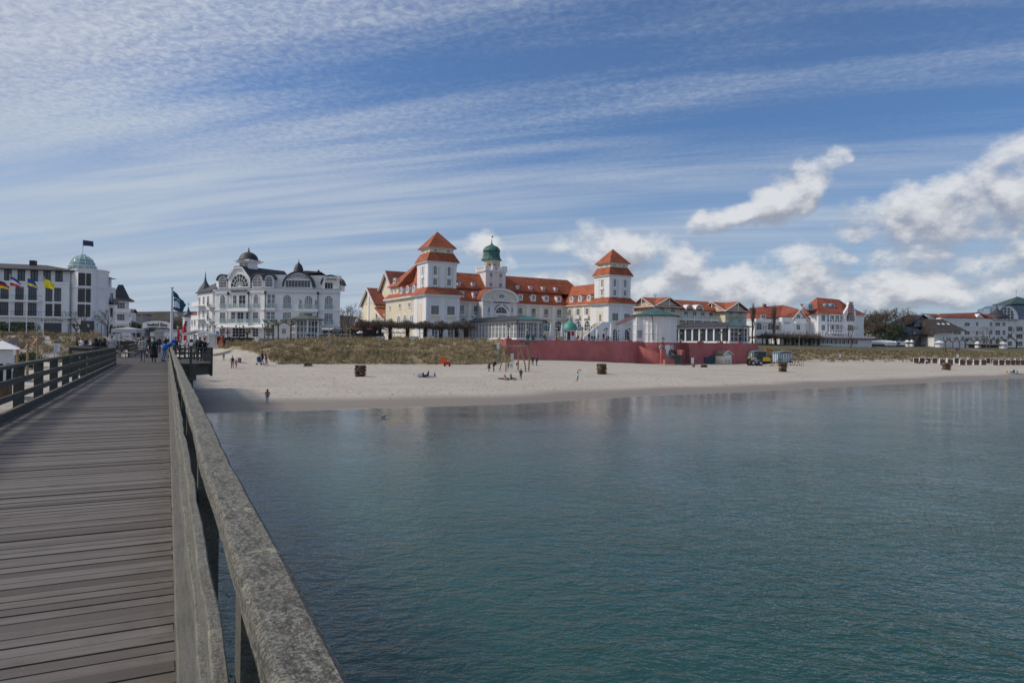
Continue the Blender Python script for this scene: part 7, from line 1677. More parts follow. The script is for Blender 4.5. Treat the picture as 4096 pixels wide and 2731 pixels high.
# ------------------------------------------------------------------ people
SKIN = mat('skin',(.50,.30,.22),.6,.06); 
HAIRS = {'dark': (.02,.014,.010),'brown': (.07,.038,.02),'grey': (.30,.29,.28),'blond': (.35,.24,.12)}
def skel(pose):
 """joints of a 1.75 m figure facing +y"""
 J = dict(pel=(0,0,.96),sp=(0,0,1.14),ch=(0,.0,1.34),nk=(0,-.01,1.50),h0=(0,.015,1.58),h1=(0,.02,1.68),h2=(0,.01,1.735),no=(0,.115,1.625),
    ls=(-.18,0,1.43),le=(-.24,-.02,1.15),lw=(-.25,.04,.90),rs=(.18,0,1.43),re=(.24,-.02,1.15),rw=(.25,.04,.90),
    lh=(-.095,0,.90),lk=(-.10,.02,.50),la=(-.105,-.03,.09),lt=(-.12,.14,.035),rh=(.095,0,.90),rk=(.10,.02,.50),ra=(.105,-.03,.09),rt=(.12,.14,.035))
 U = {'stand': {},
   'walk': dict(lk=(-.09,.20,.52),la=(-.09,.24,.10),lt=(-.10,.42,.05),rk=(.09,-.02,.50),ra=(.09,-.30,.15),rt=(.10,-.17,.04),le=(-.24,-.12,1.16),lw=(-.24,-.05,.92),re=(.24,.06,1.16),rw=(.23,.22,.96)),
   'pockets': dict(le=(-.30,-.08,1.15),lw=(-.19,.08,1.0),re=(.30,-.08,1.15),rw=(.19,.08,1.0)),
   'phone': dict(re=(.25,.12,1.20),rw=(.10,.30,1.38),le=(-.25,.02,1.16),lw=(-.10,.26,1.15)),
   'push': dict(le=(-.22,.14,1.18),lw=(-.18,.42,1.08),re=(.22,.14,1.18),rw=(.18,.42,1.08),lk=(-.09,.14,.51),la=(-.09,.10,.09),lt=(-.10,.27,.035),ra=(.1,-.16,.10),rt=(.11,.0,.035)),
   'armup': dict(re=(.22,.12,1.62),rw=(.20,.12,1.90),le=(-.26,-.08,1.16),lw=(-.25,.08,.95),lk=(-.09,.10,.50),la=(-.09,-.02,.09),rk=(.09,.0,.52),ra=(.10,-.36,.20),rt=(.10,-.24,.06)),
   'lean': dict(pel=(0,-.10,.92),sp=(0,.02,1.06),ch=(0,.16,1.18),nk=(0,.30,1.27),h0=(0,.38,1.28),h1=(0,.48,1.29),h2=(0,.53,1.28),no=(0,.45,1.19),ls=(-.17,.24,1.22),rs=(.17,.24,1.22),le=(-.25,.38,1.06),lw=(-.16,.54,1.04),re=(.25,.38,1.06),rw=(.16,.54,1.04),lh=(-.09,-.10,.88),rh=(.09,-.10,.88),lk=(-.10,-.14,.48),rk=(.1,-.10,.48),la=(-.1,-.26,.09),ra=(.1,-.20,.09),lt=(-.11,-.09,.035),rt=(.11,-.04,.035)),
   'sit': dict(pel=(0,0,.12),sp=(0,-.02,.30),ch=(0,.02,.50),nk=(0,.05,.66),h0=(0,.07,.73),h1=(0,.08,.83),h2=(0,.07,.885),no=(0,.17,.78),ls=(-.18,.04,.59),rs=(.18,.04,.59),le=(-.26,.12,.36),lw=(-.12,.32,.30),re=(.26,.12,.36),rw=(.12,.32,.30),lh=(-.10,.04,.12),rh=(.10,.04,.12),lk=(-.18,.40,.38),rk=(.16,.42,.34),la=(-.10,.62,.08),ra=(.10,.70,.08),lt=(-.10,.78,.06),rt=(.12,.86,.06)),
   'chair': dict(pel=(0,0,.50),sp=(0,-.03,.68),ch=(0,0,.88),nk=(0,.03,1.04),h0=(0,.05,1.11),h1=(0,.06,1.21),h2=(0,.05,1.265),no=(0,.15,1.16),ls=(-.18,.02,.97),rs=(.18,.02,.97),le=(-.25,.10,.72),lw=(-.14,.32,.70),re=(.25,.10,.72),rw=(.14,.32,.70),lh=(-.10,.05,.50),rh=(.10,.05,.50),lk=(-.13,.46,.50),rk=(.13,.46,.50),la=(-.13,.46,.09),ra=(.13,.42,.09),lt=(-.14,.62,.035),rt=(.14,.58,.035)),
   'bend': dict(pel=(0,-.12,.86),sp=(0,.05,.98),ch=(0,.25,1.02),nk=(0,.40,1.0),h0=(0,.46,.96),h1=(0,.54,.90),h2=(0,.58,.86),no=(0,.48,.85),ls=(-.18,.34,.98),rs=(.18,.34,.98),le=(-.2,.40,.72),lw=(-.15,.48,.50),re=(.2,.40,.72),rw=(.15,.48,.50),lh=(-.1,-.12,.82),rh=(.1,-.12,.82),lk=(-.1,.0,.46),rk=(.1,.0,.46),la=(-.1,-.08,.09),ra=(.1,-.08,.09),lt=(-.1,.1,.035),rt=(.1,.1,.035))}
 J.update(U[pose]); J = {k: Vector(v) for k,v in J.items()}
 for s,sx_ in (('l',-1),('r',1)):
  d = (J[s+'w']-J[s+'e']).normalized(); J[s+'p'] = J[s+'w']+d*.07
  side = d.cross(Vector((0,1,0))); side = side.normalized() if side.length > .1 else Vector((1,0,0))
  fwd = side.cross(d).normalized()
  for i,(o,L) in enumerate(((-.033,.07),(-.011,.085),(.011,.08),(.033,.062))):
   b = J[s+'p']+fwd*o+d*.02; J['%sf%da' % (s,i)] = b; J['%sf%db' % (s,i)] = b+d*L*.6+side*.008*sx_; J['%sf%dc' % (s,i)] = b+d*L+side*(-.02*sx_)
  J[s+'ta'] = J[s+'w']+d*.03+fwd*-.035; J[s+'tb'] = J[s+'ta']+d*.04+fwd*-.03
 return J
RAD = dict(pel=.125,sp=.115,ch=.135,nk=.052,h0=.072,h1=.098,h2=.072,no=.018,ls=.068,le=.046,lw=.030,rs=.068,re=.046,rw=.030,lh=.095,lk=.066,la=.046,lt=.040,rh=.095,rk=.066,ra=.046,rt=.040,lp=.034,rp=.034)
BON = [('pel','sp',1),('sp','ch',1),('ch','nk',1),('nk','h0',0),('h0','h1',0),('h1','h2',4),('h0','no',0),('ch','ls',1),('ls','le',1),('le','lw',1),('lw','lp',0),('ch','rs',1),('rs','re',1),('re','rw',1),('rw','rp',0),
  ('pel','lh',2),('lh','lk',2),('lk','la',2),('la','lt',3),('pel','rh',2),('rh','rk',2),('rk','ra',2),('ra','rt',3)]
BODY = {}
def body_mesh(pose,fingers=False,bulk=1.):
 key = (pose,fingers,bulk)
 if key in BODY: return BODY[key]
 J = skel(pose); bones = list(BON); R = dict(RAD)
 for s in 'lr':
  if fingers:
   for i in range(4):
    bones += [(s+'p','%sf%da' % (s,i),0),('%sf%da' % (s,i),'%sf%db' % (s,i),0),('%sf%db' % (s,i),'%sf%dc' % (s,i),0)]
    for q,r in (('a',.0105),('b',.0095),('c',.008)): R['%sf%d%s' % (s,i,q)] = r
   bones += [(s+'w',s+'ta',0),(s+'ta',s+'tb',0)]; R[s+'ta'] = .013; R[s+'tb'] = .010
  else:
   bones += [(s+'p',s+'f1c',0)]; R[s+'f1c'] = .018
 used = []
 for a,b,_ in bones:
  for x in (a,b):
   if x not in used: used.append(x)
 me = bpy.data.meshes.new('body'); me.from_pydata([tuple(J[u]) for u in used],[(used.index(a),used.index(b)) for a,b,_ in bones],[])
 o = bpy.data.objects.new('body_tmp',me); COL.objects.link(o); sk = o.modifiers.new('s','SKIN'); sk.branch_smoothing = .6
 for i,u in enumerate(used):
  r = R[u]*(bulk if u in ('pel','sp','ch','ls','rs','le','re') else 1.)
  me.skin_vertices[0].data[i].radius = (r*(1.25 if u in ('pel','sp','ch') else 1.),r*(.85 if u in ('pel','sp','ch') else 1.)) if not u.startswith('h') else (r*.92,r)
  me.skin_vertices[0].data[i].use_root = (u == 'pel')
 sb = o.modifiers.new('b','SUBSURF'); sb.levels = 1
 out = bpy.data.meshes.new_from_object(o.evaluated_get(bpy.context.evaluated_depsgraph_get()))
 COL.objects.unlink(o); bpy.data.objects.remove(o)
 for i in range(5): out.materials.append(SKIN)
 up = (J['h2']-J['h0']).normalized(); fw = (J['no']-J['h0']); fw = (fw-up*fw.dot(up)).normalized(); hc = J['h1']
 for p in out.polygons:
  c = p.center; best = None
  for a,b,mi in bones:
   A,B_ = J[a],J[b]; ab = B_-A; t = max(0,min(1,(c-A).dot(ab)/ab.length_squared)); d = (c-(A+ab*t)).length/(R[a]*(1-t)+R[b]*t)
   if best is None or d < best[0]: best = (d,mi,a)
  mi = best[1]
  if best[2] in ('h0','h1') or (best[2] == 'nk' and (c-J['h0']).dot(up) > -.02):
   mi = 4 if ((c-hc).dot(up) > .035 or (c-hc).dot(fw) < -.01) and (c-J['h0']).dot(up) > -.03 else 0
  p.material_index = mi
 out.polygons.foreach_set('use_smooth',[True]*len(out.polygons))
 BODY[key] = (out,J); return BODY[key]
CL = {}
def cloth(c):
 if isinstance(c,bpy.types.Material): return c
 k = 'cloth_%d_%d_%d' % tuple(int(x*255) for x in c)
 if k not in CL: CL[k] = plain('woven_cloth_%d' % len(CL),c,.85)
 return CL[k]
SH_ = cloth((.02,.02,.022))
def person(label,loc,face,H=1.72,pose='stand',top=(.02,.02,.03),legs=(.03,.04,.07),hair='dark',shoes=None,coat=0,hat=None,hood=None,pack=None,bag=None,scarf=None,fingers=False,bulk=1.15,group=None,hairlen=0,name='person'):
 me,J = body_mesh(pose,fingers,bulk); e = bpy.data.objects.new(name,me); link(e); tag(e,label,'person',group)
 e.location = loc; e.rotation_euler.z = face; s = H/1.75; e.scale = (s,s,s)
 mats = [SKIN,cloth(top),cloth(legs),cloth(shoes) if shoes else SH_,cloth(HAIRS[hair])]
 if hood: mats[4] = cloth(hood)
 for i,m_ in enumerate(mats):
  e.material_slots[i].link = 'OBJECT'; e.material_slots[i].material = m_
 up = (J['h2']-J['h0']).normalized(); fw = (J['no']-J['h0']); fw = (fw-up*fw.dot(up)).normalized(); sd = fw.cross(up)
 def along(P,rs,n=10,T=I3,cap=True):
  m = MB(T); m.tube(P,rs,n,cap); return m
 # jacket hem or coat skirt
 if pose not in ('sit','chair'):
  pl_,ch = J['pel'],J['ch']; low = coat if coat else .12
  dn = Vector((0,(pl_.y-ch.y)*.0,-1))
  m = along([pl_.lerp(ch,.5),pl_+Vector((0,0,.02)),pl_+dn*low*.55,pl_+dn*low],[.155*bulk,.165*bulk,.175*bulk*(1+.15*bool(coat)),.17*bulk*(1.05+.35*min(coat,.6))],12)
  m.build('coat' if coat else 'jacket_hem',cloth(top),e,smooth=True)
 if hood:
  m = along([J['h0']-fw*.07-up*.06,J['h1']-fw*.035,J['h2']-fw*.02+up*.015,J['h2']-fw*.02+up*.045],[.11,.128,.10,.03],10); m.build('hood',cloth(hood),e,smooth=True)
 if hat:
  m = along([J['h1']+up*.01-fw*.005,J['h1']+up*.06-fw*.008,J['h2']+up*.02,J['h2']+up*.055],[.112,.116,.09,.02],10); m.build('hat',cloth(hat),e,smooth=True)
 if hairlen:
  m = along([J['h2']-fw*.03,J['h1']-fw*.05,J['h0']-fw*.07,J['nk']-fw*.085-up*.04,J['nk']-fw*.09-up*hairlen],[.075,.10,.09,.085,.05],9); m.build('hair',cloth(HAIRS[hair]),e,smooth=True)
 bk = Vector((0,-1,0)) if pose != 'lean' else Vector((0,-.5,1)).normalized()
 if pack:
  c = J['ch'].lerp(J['sp'],.45)+bk*.20*bulk; m = MB(); a = (J['ch']-J['sp']).normalized(); m.tube([c-a*.24,c-a*.20,c+a*.12,c+a*.22,c+a*.25],[.08,.15,.15,.11,.04],8); m.build('backpack',cloth(pack),e,smooth=True)
 if bag:
  c = J['pel']+Vector((.24,.02,.02)); m = MB(); m.tube([c+Vector((0,0,-.16)),c+Vector((0,0,-.13)),c+Vector((0,0,.10)),c+Vector((0,0,.13))],[.08,.13,.12,.05],6); m.tube([c+Vector((0,.08,.1)),J['ls']+Vector((.1,.12,.05)),J['ls']+Vector((.08,-.12,.05)),c+Vector((0,-.08,.1))],.012,4); m.build('shoulder_bag',cloth(bag),e)
 if scarf:
  m = along([J['nk']-Vector((0,0,.05)),J['nk'],J['nk']+up*.05],[.10,.105,.085],9); m.build('scarf',cloth(scarf),e,smooth=True)
 # face
 m = MB()
 for s_ in (-1,1): m.lathe([(0,-.012),(.011,0),(0,.012)],5,tuple(J['h1']+fw*.088+sd*.034*s_-up*.025))
 m.build('eyes',cloth((.03,.025,.02)),e)
 return e
def look(p,u,v=None):
 """angle that turns +y towards a horizontal direction"""
 return atan2(-u,v if v is not None else 1)
AWAY = radians(26.8); TOCAM = AWAY+pi
def face_to(deg): return radians(deg)
# ---- on the pier (z is the deck)
def deckp(k,x,y):
 d = ray(k,x,y); t = (DZ-CAM_Z)/d.z; return CAMV+d*t
def hpx(k,p,dy): return dy/ZM[k][2]*p.y/F
PLAID = mat('plaid_cloth',(.60,.58,.56),.85,.04,1.,fn=lambda T,tc,b,c: T.put(b.inputs['Base Color'],(lambda sp: T.mix(T.m('MAXIMUM',T.m('MULTIPLY',T.ss(T.m('SINE',T.m('MULTIPLY',sp.outputs[0],40.)),.1,.4),.62),T.m('MULTIPLY',T.ss(T.m('SINE',T.m('MULTIPLY',sp.outputs[2],34.)),.1,.4),.62)),(.62,.59,.57),(.10,.055,.035)))(T.n('ShaderNodeSeparateXYZ',{0: tc}))))
p = deckp(2,432,1368); person('person in a brown and white plaid jacket and grey jeans walking away along the pier',p,AWAY,hpx(2,p,408),'walk',PLAID,(.13,.15,.19),'dark',shoes=(.3,.3,.32),fingers=True,bulk=1.28)
p = deckp(2,608,1370); e = person('person in a long dark coat with backpack and wide olive trousers walking away',p,AWAY,hpx(2,p,395),'walk',(.018,.02,.028),(.12,.11,.08),'dark',coat=.62,pack=(.012,.03,.035),fingers=True,bulk=1.22)
p = deckp(2,800,1358); person('child in a blue hooded jacket and jeans leaning over the pier railing',p,AWAY-radians(70),hpx(2,p,330)*1.28,'lean',(.02,.13,.42),(.10,.19,.33),'dark',hood=(.02,.13,.42),fingers=True,bulk=1.1)
p = deckp(2,688,1222); person('person in a dark jacket standing behind the long dark coat on the pier',p,AWAY+pi*.9,hpx(2,p,255),'stand',(.03,.035,.06),(.02,.02,.025),'blond',scarf=(.25,.06,.05),fingers=True)
p = deckp(2,792,1176); person('person in a dark coat and pale jeans with a cream shoulder bag on the pier',p,AWAY+.3,hpx(2,p,195),'stand',(.02,.02,.03),(.20,.28,.38),'brown',coat=.25,bag=(.40,.38,.34),hairlen=.12,fingers=True)
p = deckp(2,520,1215); person('person in a dark jacket partly hidden behind the plaid jacket on the pier',p,AWAY+.2,1.78,'push',(.03,.02,.02),(.04,.04,.05),'dark',hat=(.15,.03,.03),fingers=True)
p = deckp(2,395,1218); person('person in black partly hidden left of the plaid jacket on the pier',p,AWAY,1.76,'stand',(.02,.02,.02),(.03,.03,.035),'brown',fingers=True)
# figures at the bays
def bayp(k,x,Y): p = PT(k,x,500,Y); p.z = DZ; return p
def bay(label,k,x,ytop,Y,face,**kw):
 p = bayp(k,x,Y); h = PT(k,x,ytop,Y).z-DZ; return person(label,p,face,h,**kw)
bay('person in sunglasses and dark jacket looking right over the bay railing',2,960,958,51,AWAY-1.5,pose='stand',top=(.015,.02,.04),legs=(.05,.05,.05),hair='brown',fingers=True)
bay('small child in dark blue beside the person in sunglasses at the bay railing',2,1025,1035,53,AWAY-1.4,pose='stand',top=(.03,.02,.04),legs=(.02,.03,.06),hair='brown')
bay('person in a grey green coat with pale hood at the right bay',2,1278,1004,53,AWAY+.2,pose='phone',top=(.13,.16,.13),legs=(.03,.03,.04),hair='grey',coat=.45,hood=(.35,.33,.31))
bay('person in black with a large black backpack at the right bay',2,1338,965,50,AWAY,pose='stand',top=(.015,.015,.018),legs=(.03,.03,.04),hair='brown',pack=(.02,.02,.022))
bay('person in a bright red knitted hat and black jacket at the right bay',2,1412,982,50.5,AWAY-1.2,pose='phone',top=(.012,.012,.015),legs=(.05,.10,.22),hair='dark',hat=(.50,.02,.02))
bay('broad person in a beige sweater and flat cap at the left bay',1,1263,1185,47.5,AWAY,pose='pockets',top=(.42,.37,.36),legs=(.08,.12,.20),hair='grey',hat=(.14,.12,.10),bulk=1.55)
bay('person with long reddish hair in a black jacket at the left bay',1,1178,1205,47.3,AWAY+.3,pose='stand',top=(.02,.02,.022),legs=(.05,.09,.17),hair='brown',hairlen=.25,bulk=1.3)
bay('person in a dark hooded padded coat at the left bay railing',1,1085,1212,47.5,AWAY-.2,pose='stand',top=(.02,.022,.03),legs=(.08,.12,.20),hair='dark',coat=.2,hood=(.02,.022,.03),bulk=1.5)
bay('bald person in a dark jacket behind the pair at the left bay',1,1118,1195,58,AWAY+3.,pose='stand',top=(.03,.03,.03),legs=(.03,.03,.04),hair='grey')
def land(label,k,x,ytop,Y,face,z=None,**kw):
 p = PT(k,x,500,Y); p.z = tz(p) if z is None else z; h = kw.pop('H',None) or (PT(k,x,ytop,Y).z-p.z)
 return person(label,p,face,h,**kw)
land('person in a white pullover standing beside the left dune holding a phone',1,922,1205,66,AWAY+2.6,z=DZ,pose='phone',top=(.62,.60,.58),legs=(.02,.02,.03),hair='brown')
land('person in a navy jacket left of the dark padded coat',1,970,1208,67,AWAY+.4,z=DZ,pose='pockets',top=(.02,.025,.09),legs=(.02,.02,.03),hair='grey')
land('person in black at the far left end of the group by the dune',1,893,1200,68,AWAY+.4,z=DZ,pose='stand',top=(.015,.015,.015),legs=(.05,.08,.14),hair='dark')
# child on the bench with bright green stripes
p = deckp(2,95,1295); NEON = (.40,.75,.05)
person('child with grey helmet and neon green trousers sitting at the left railing end',Vector((p.x,p.y,DZ)),AWAY-1.4,1.30,'chair',(.02,.025,.035),NEON,'dark',hat=(.16,.20,.24),fingers=True)
e = thing('bench','short pale bench at the end of the left pier railing','bench',(p.x+.25,p.y+.1,DZ),AWAY)
MB().box(-.45,.7,-.25,.35,.40,.46).build('seat',STONE,e); MB().box(-.4,-.28,-.2,.3,0,.398).build('leg',CONC,e); MB().box(.5,.62,-.2,.3,0,.398).build('leg',CONC,e)
# crowd on the promenade beyond the arch
rg = random.Random(11)
crowd = [(90,955,118,'with a yellow vest by the information board',(.35,.55,.08)),(170,965,120,'in dark red near the grey tent',(.05,.02,.02)),(205,965,122,'in black near the grey tent',(.02,.02,.02)),
 (280,945,124,'in a dark coat under the edge of the grey tent',(.025,.025,.03)),(345,960,120,'in a navy jacket left of the arch post',(.03,.05,.09)),(400,950,100,'with pale hair behind the plaid jacket',(.04,.04,.05)),(480,940,100,'in dark brown between the plaid jacket and the arch',(.04,.03,.03)),
 (590,965,112,'in a blue coat under the arch',(.03,.05,.10)),(640,970,125,'in grey under the middle of the arch',(.12,.12,.13)),(795,950,138,'in black far off beyond the clock column',(.02,.02,.02)),(825,958,138,'in dark grey far beyond the arch',(.05,.05,.05)),(850,960,138,'in black beside the flagpole',(.02,.02,.02)),
 (920,990,118,'in a neon yellow vest behind the flagpole',(.45,.70,.05)),(1035,985,128,'in dark clothes by the market stall',(.03,.03,.03)),(1135,975,135,'in red at the stall counter',(.20,.03,.03)),(1212,1010,105,'in a yellow jacket beside the stall sign',(.55,.42,.03))]
for i,(x,yt,Y,wh,c) in enumerate(crowd):
 land('person %s, in the promenade crowd' % wh,2,x,yt,Y,rg.uniform(0,6.28),H=rg.uniform(1.62,1.8),pose=rg.choice(('stand','walk','pockets')),top=c,legs=(.03,.04,.07),hair=rg.choice(('dark','brown','grey')),group='people in the promenade crowd')
for i,(x,wh,c) in enumerate([(1625,'pushing a pram behind the truck cab',(.02,.02,.02)),(1705,'in navy right of the truck',(.03,.05,.10))]):
 land('person %s' % wh,2,x,985,132,1.2,H=1.72,pose='push' if i == 0 else 'stand',top=c,legs=(.03,.03,.04))
land('person in black standing on the path edge above the dune grass',11,62,195,122,1.,H=1.75,pose='stand',top=(.02,.025,.05),legs=(.02,.02,.03))
land('dark dressed person on the path beside one in a navy coat',11,135,190,124,1.4,H=1.72,pose='walk',top=(.02,.02,.02),legs=(.02,.02,.03))
land('person in a navy coat with pale hair on the path by the dune',11,175,200,123,1.8,H=1.66,pose='stand',top=(.03,.045,.10),legs=(.02,.02,.03),hair='blond',coat=.3)
land('small child in grey with neon green sleeves at the top of the beach path',11,55,262,104,TOCAM,H=1.15,pose='walk',top=(.24,.25,.22),legs=(.05,.10,.16),hat=(.30,.28,.25))
# ---- on the beach
def bp(label,k,x,y,ytop,face,hs=1.,**kw):
 p = GT(k,x,y); h = (y-ytop)/ZM[k][2]*p.y/F*hs; return person(label,p,face,h,**kw)
bp('person in a beige coat with a black backpack beside a child in pink',11,187,662,466,AWAY,pose='walk',top=(.40,.35,.28),legs=(.015,.015,.02),hair='grey',pack=(.02,.02,.025),coat=.15,hat=(.36,.33,.28))
bp('child in pink with a pink backpack walking beside the beige coat',11,243,655,517,AWAY-.5,pose='walk',top=(.62,.28,.32),legs=(.06,.05,.12),hood=(.62,.28,.32),pack=(.62,.10,.25))
bp('person in a navy jacket bending to the blue pushchair by the dune',11,645,604,394,AWAY+1.2,pose='push',top=(.02,.028,.06),legs=(.03,.045,.07),hat=(.02,.02,.022))
bp('person with long black hair and wide blue jeans by the pushchair',11,697,618,432,AWAY-2.,pose='walk',top=(.015,.015,.018),legs=(.12,.22,.36),hair='dark',hairlen=.15)
bp('toddler in a dusty pink snowsuit standing before the wide blue jeans',11,698,626,515,TOCAM,pose='stand',top=(.52,.25,.27),legs=(.52,.25,.27),hood=(.52,.25,.27))
bp('child in a brown jacket, red hood and pale jeans standing alone near the waterline',11,716,1188,972,TOCAM-.4,pose='pockets',top=(.19,.09,.065),legs=(.15,.34,.52),hood=(.16,.02,.025),shoes=(.15,.34,.52),coat=.12)
bp('person dressed in black sitting on the left of the blue beach mat',12,752,1020,938,AWAY-1.3,hs=1.95,pose='sit',top=(.012,.012,.014),legs=(.015,.015,.02),hair='dark',hood=(.012,.012,.014))
bp('person with long brown hair sitting on the right of the blue beach mat',12,838,1008,912,AWAY+1.6,hs=1.95,pose='sit',top=(.03,.03,.025),legs=(.02,.02,.03),hair='brown',hairlen=.22)
bp('person in a long brown coat holding a small pink thing by the swing',12,1786,922,740,AWAY-1.3,pose='stand',top=(.13,.075,.06),legs=(.40,.36,.34),hair='dark',coat=.50,hat=None)
bp('person in black with a dark backpack and teal bag facing the brown coat',12,1862,930,741,AWAY+1.3,pose='stand',top=(.012,.02,.025),legs=(.012,.012,.015),hair='blond',pack=(.015,.02,.025),bag=(.03,.18,.22))
bp('person in a mustard pullover and jeans pushing the swing',12,2085,908,762,AWAY-1.2,pose='push',top=(.20,.17,.05),legs=(.10,.20,.36),hair='blond',scarf=(.03,.03,.03))
bp('person in pink and navy sitting cross legged on the dark beach blanket',12,2032,1062,963,AWAY-2.6,hs=1.9,pose='sit',top=(.45,.22,.42),legs=(.02,.022,.07),hair='blond',hairlen=.12)
bp('person in an olive jacket and jeans sitting on the right of the beach blanket',12,2128,1062,957,AWAY-2.2,hs=1.9,pose='sit',top=(.06,.06,.04),legs=(.05,.10,.17),hair='brown',hairlen=.2,shoes=(.45,.25,.12))
bp('person in navy with a blue beanie standing right of the seated pair',12,2285,1053,879,TOCAM-.3,pose='pockets',top=(.03,.035,.05),legs=(.03,.05,.12),hat=(.05,.14,.22))
bp('person in black leaning back against the red wall, left of the pair',13,903,636,478,TOCAM-.4,pose='phone',top=(.012,.012,.014),legs=(.015,.015,.018),hair='brown')
bp('person in black with a grey backpack by the red wall, right of the pair',13,966,641,489,AWAY+1.4,pose='stand',top=(.015,.015,.02),legs=(.02,.03,.05),hair='dark',pack=(.16,.18,.22),hairlen=.12)
PK = bp('child in a pale blue jacket holding a red toy plane above the head',13,1608,884,730,AWAY-1.5,pose='armup',top=(.32,.50,.52),legs=(.012,.012,.015),hair='brown',hood=(.10,.045,.045),shoes=SKIN)
# right hand beach
bp('person in a white shirt bending down beside the beach chairs',8,1035,1207,1145,AWAY+1.2,hs=1.5,pose='bend',top=(.60,.60,.62),legs=(.02,.02,.03),hair='dark')
bp('person in dark blue crouching low before the first beach chairs',8,945,1200,1150,AWAY,hs=1.75,pose='sit',top=(.03,.04,.10),legs=(.02,.02,.05),hair='grey')
bp('person in black sitting on the blue towel at the right edge of the beach',8,2222,1325,1262,AWAY+.8,hs=1.95,pose='sit',top=(.015,.015,.018),legs=(.02,.02,.03),hair='dark')
bp('person in light blue lying back on the towel beside the one in black',8,2258,1332,1285,AWAY-.9,hs=2.2,pose='sit',top=(.18,.34,.55),legs=(.18,.34,.55),hair='dark')
for i,(x,w_) in enumerate([(1265,'first'),(1300,'second'),(1450,'third'),(1478,'fourth')]):
 land('dark dressed person on the lawn path, %s from the left' % w_,8,x,970,225+i*2,1.+i,H=1.7,pose='walk' if i % 2 else 'stand',top=(.02,.02,.03+.02*i),legs=(.03,.03,.04),group='people on the lawn path')
# on the terrace
for i,(k,x,yt,pose,c,lb) in enumerate([(5,1745,1375,'stand',(.04,.03,.03),'person in dark brown standing at the left of the group on the terrace'),(5,1783,1398,'chair',(.02,.02,.03),'person in black sitting in the terrace group, left of two'),(5,1818,1393,'chair',(.04,.04,.05),'person in dark grey sitting in the terrace group, right of two'),
  (5,1860,1370,'stand',(.07,.05,.035),'person in a brown jacket standing at the right of the terrace group'),(6,325,1112,'stand',(.015,.015,.02),'person in black beside a black cabinet on the terrace'),(6,378,1140,'chair',(.02,.03,.06),'person in navy sitting near the awning pole on the terrace'),
  (6,1445,1145,'chair',(.03,.03,.04),'person with a white cap sitting on the wall before the columns'),(5,1172,1400,'chair',(.05,.06,.08),'person in grey sitting on the terrace left of the parapet'),(5,1192,1400,'chair',(.03,.03,.03),'person in black sitting on the terrace beside the one in grey'),(5,1610,1415,'chair',(.015,.015,.015),'person in black sitting low right of the kiosk')]):
 lx = RW.f(k,x,1330 if k == 5 else 1150,1.3)[0]; p = rw(lx,1.3,WZ+.05 if pose != 'chair' else WZ+.0)
 person(lb,p,AWAY+rg.uniform(-1.5,1.5),1.74,pose,c,(.03,.03,.04),rg.choice(('dark','brown','grey')),hat=(.7,.7,.7) if 'white cap' in lb else None)
# diners in front of the seafront hotel
DN = [(1595,'dark'),(1728,'white'),(1782,'dark'),(1845,'brown'),(1905,'dark'),(1950,'black'),(2050,'brown'),(2095,'dark red'),(2130,'grey'),(2215,'navy'),(2280,'black'),(2335,'dark')]
CC = {'dark': (.03,.03,.035),'white': (.6,.58,.58),'brown': (.08,.05,.035),'black': (.012,.012,.014),'dark red': (.14,.03,.03),'grey': (.10,.10,.11),'navy': (.025,.03,.07)}
for i,(x,c) in enumerate(DN):
 p = PT(3,x,500,143+(i % 3)); p.z = tz(p)+.12
 o_ = ('first','second','third','fourth','fifth','sixth','seventh','eighth','ninth','tenth','eleventh','twelfth')[i]
 person('seated diner in %s, %s from the left on the timber terrace' % (c,o_),p,rg.uniform(0,6),1.72,'chair' if i != 5 else 'stand',CC[c],(.03,.04,.06),rg.choice(('dark','brown','blond')),group='diners on the timber terrace')
# ------------------------------------------------------------------ dog, bird, bicycle
def skin_obj(name,pts,edges,mats,loc,rz,parent=None,sub=1,fmat=None):
 me = bpy.data.meshes.new(name); me.from_pydata([p[:3] for p in pts],edges,[]); o = bpy.data.objects.new(name+'_tmp',me); COL.objects.link(o); o.modifiers.new('s','SKIN')
 for i,p in enumerate(pts): me.skin_vertices[0].data[i].radius = (p[3],p[4] if len(p) > 4 else p[3]); me.skin_vertices[0].data[i].use_root = i == 0
 o.modifiers.new('b','SUBSURF').levels = sub
 out = bpy.data.meshes.new_from_object(o.evaluated_get(bpy.context.evaluated_depsgraph_get())); COL.objects.unlink(o); bpy.data.objects.remove(o)
 for m_ in mats: out.materials.append(m_)
 if fmat:
  for p in out.polygons: p.material_index = fmat(p.center)
 out.polygons.foreach_set('use_smooth',[True]*len(out.polygons)); q = bpy.data.objects.new(name,out); link(q,parent); q.location = loc; q.rotation_euler.z = rz; return q
FB,FW = mat('black_fur',(.02,.02,.02),.9,.3,9.),mat('white_fur',(.62,.60,.58),.9,.1,9.)
p = deckp(2,745,1234)
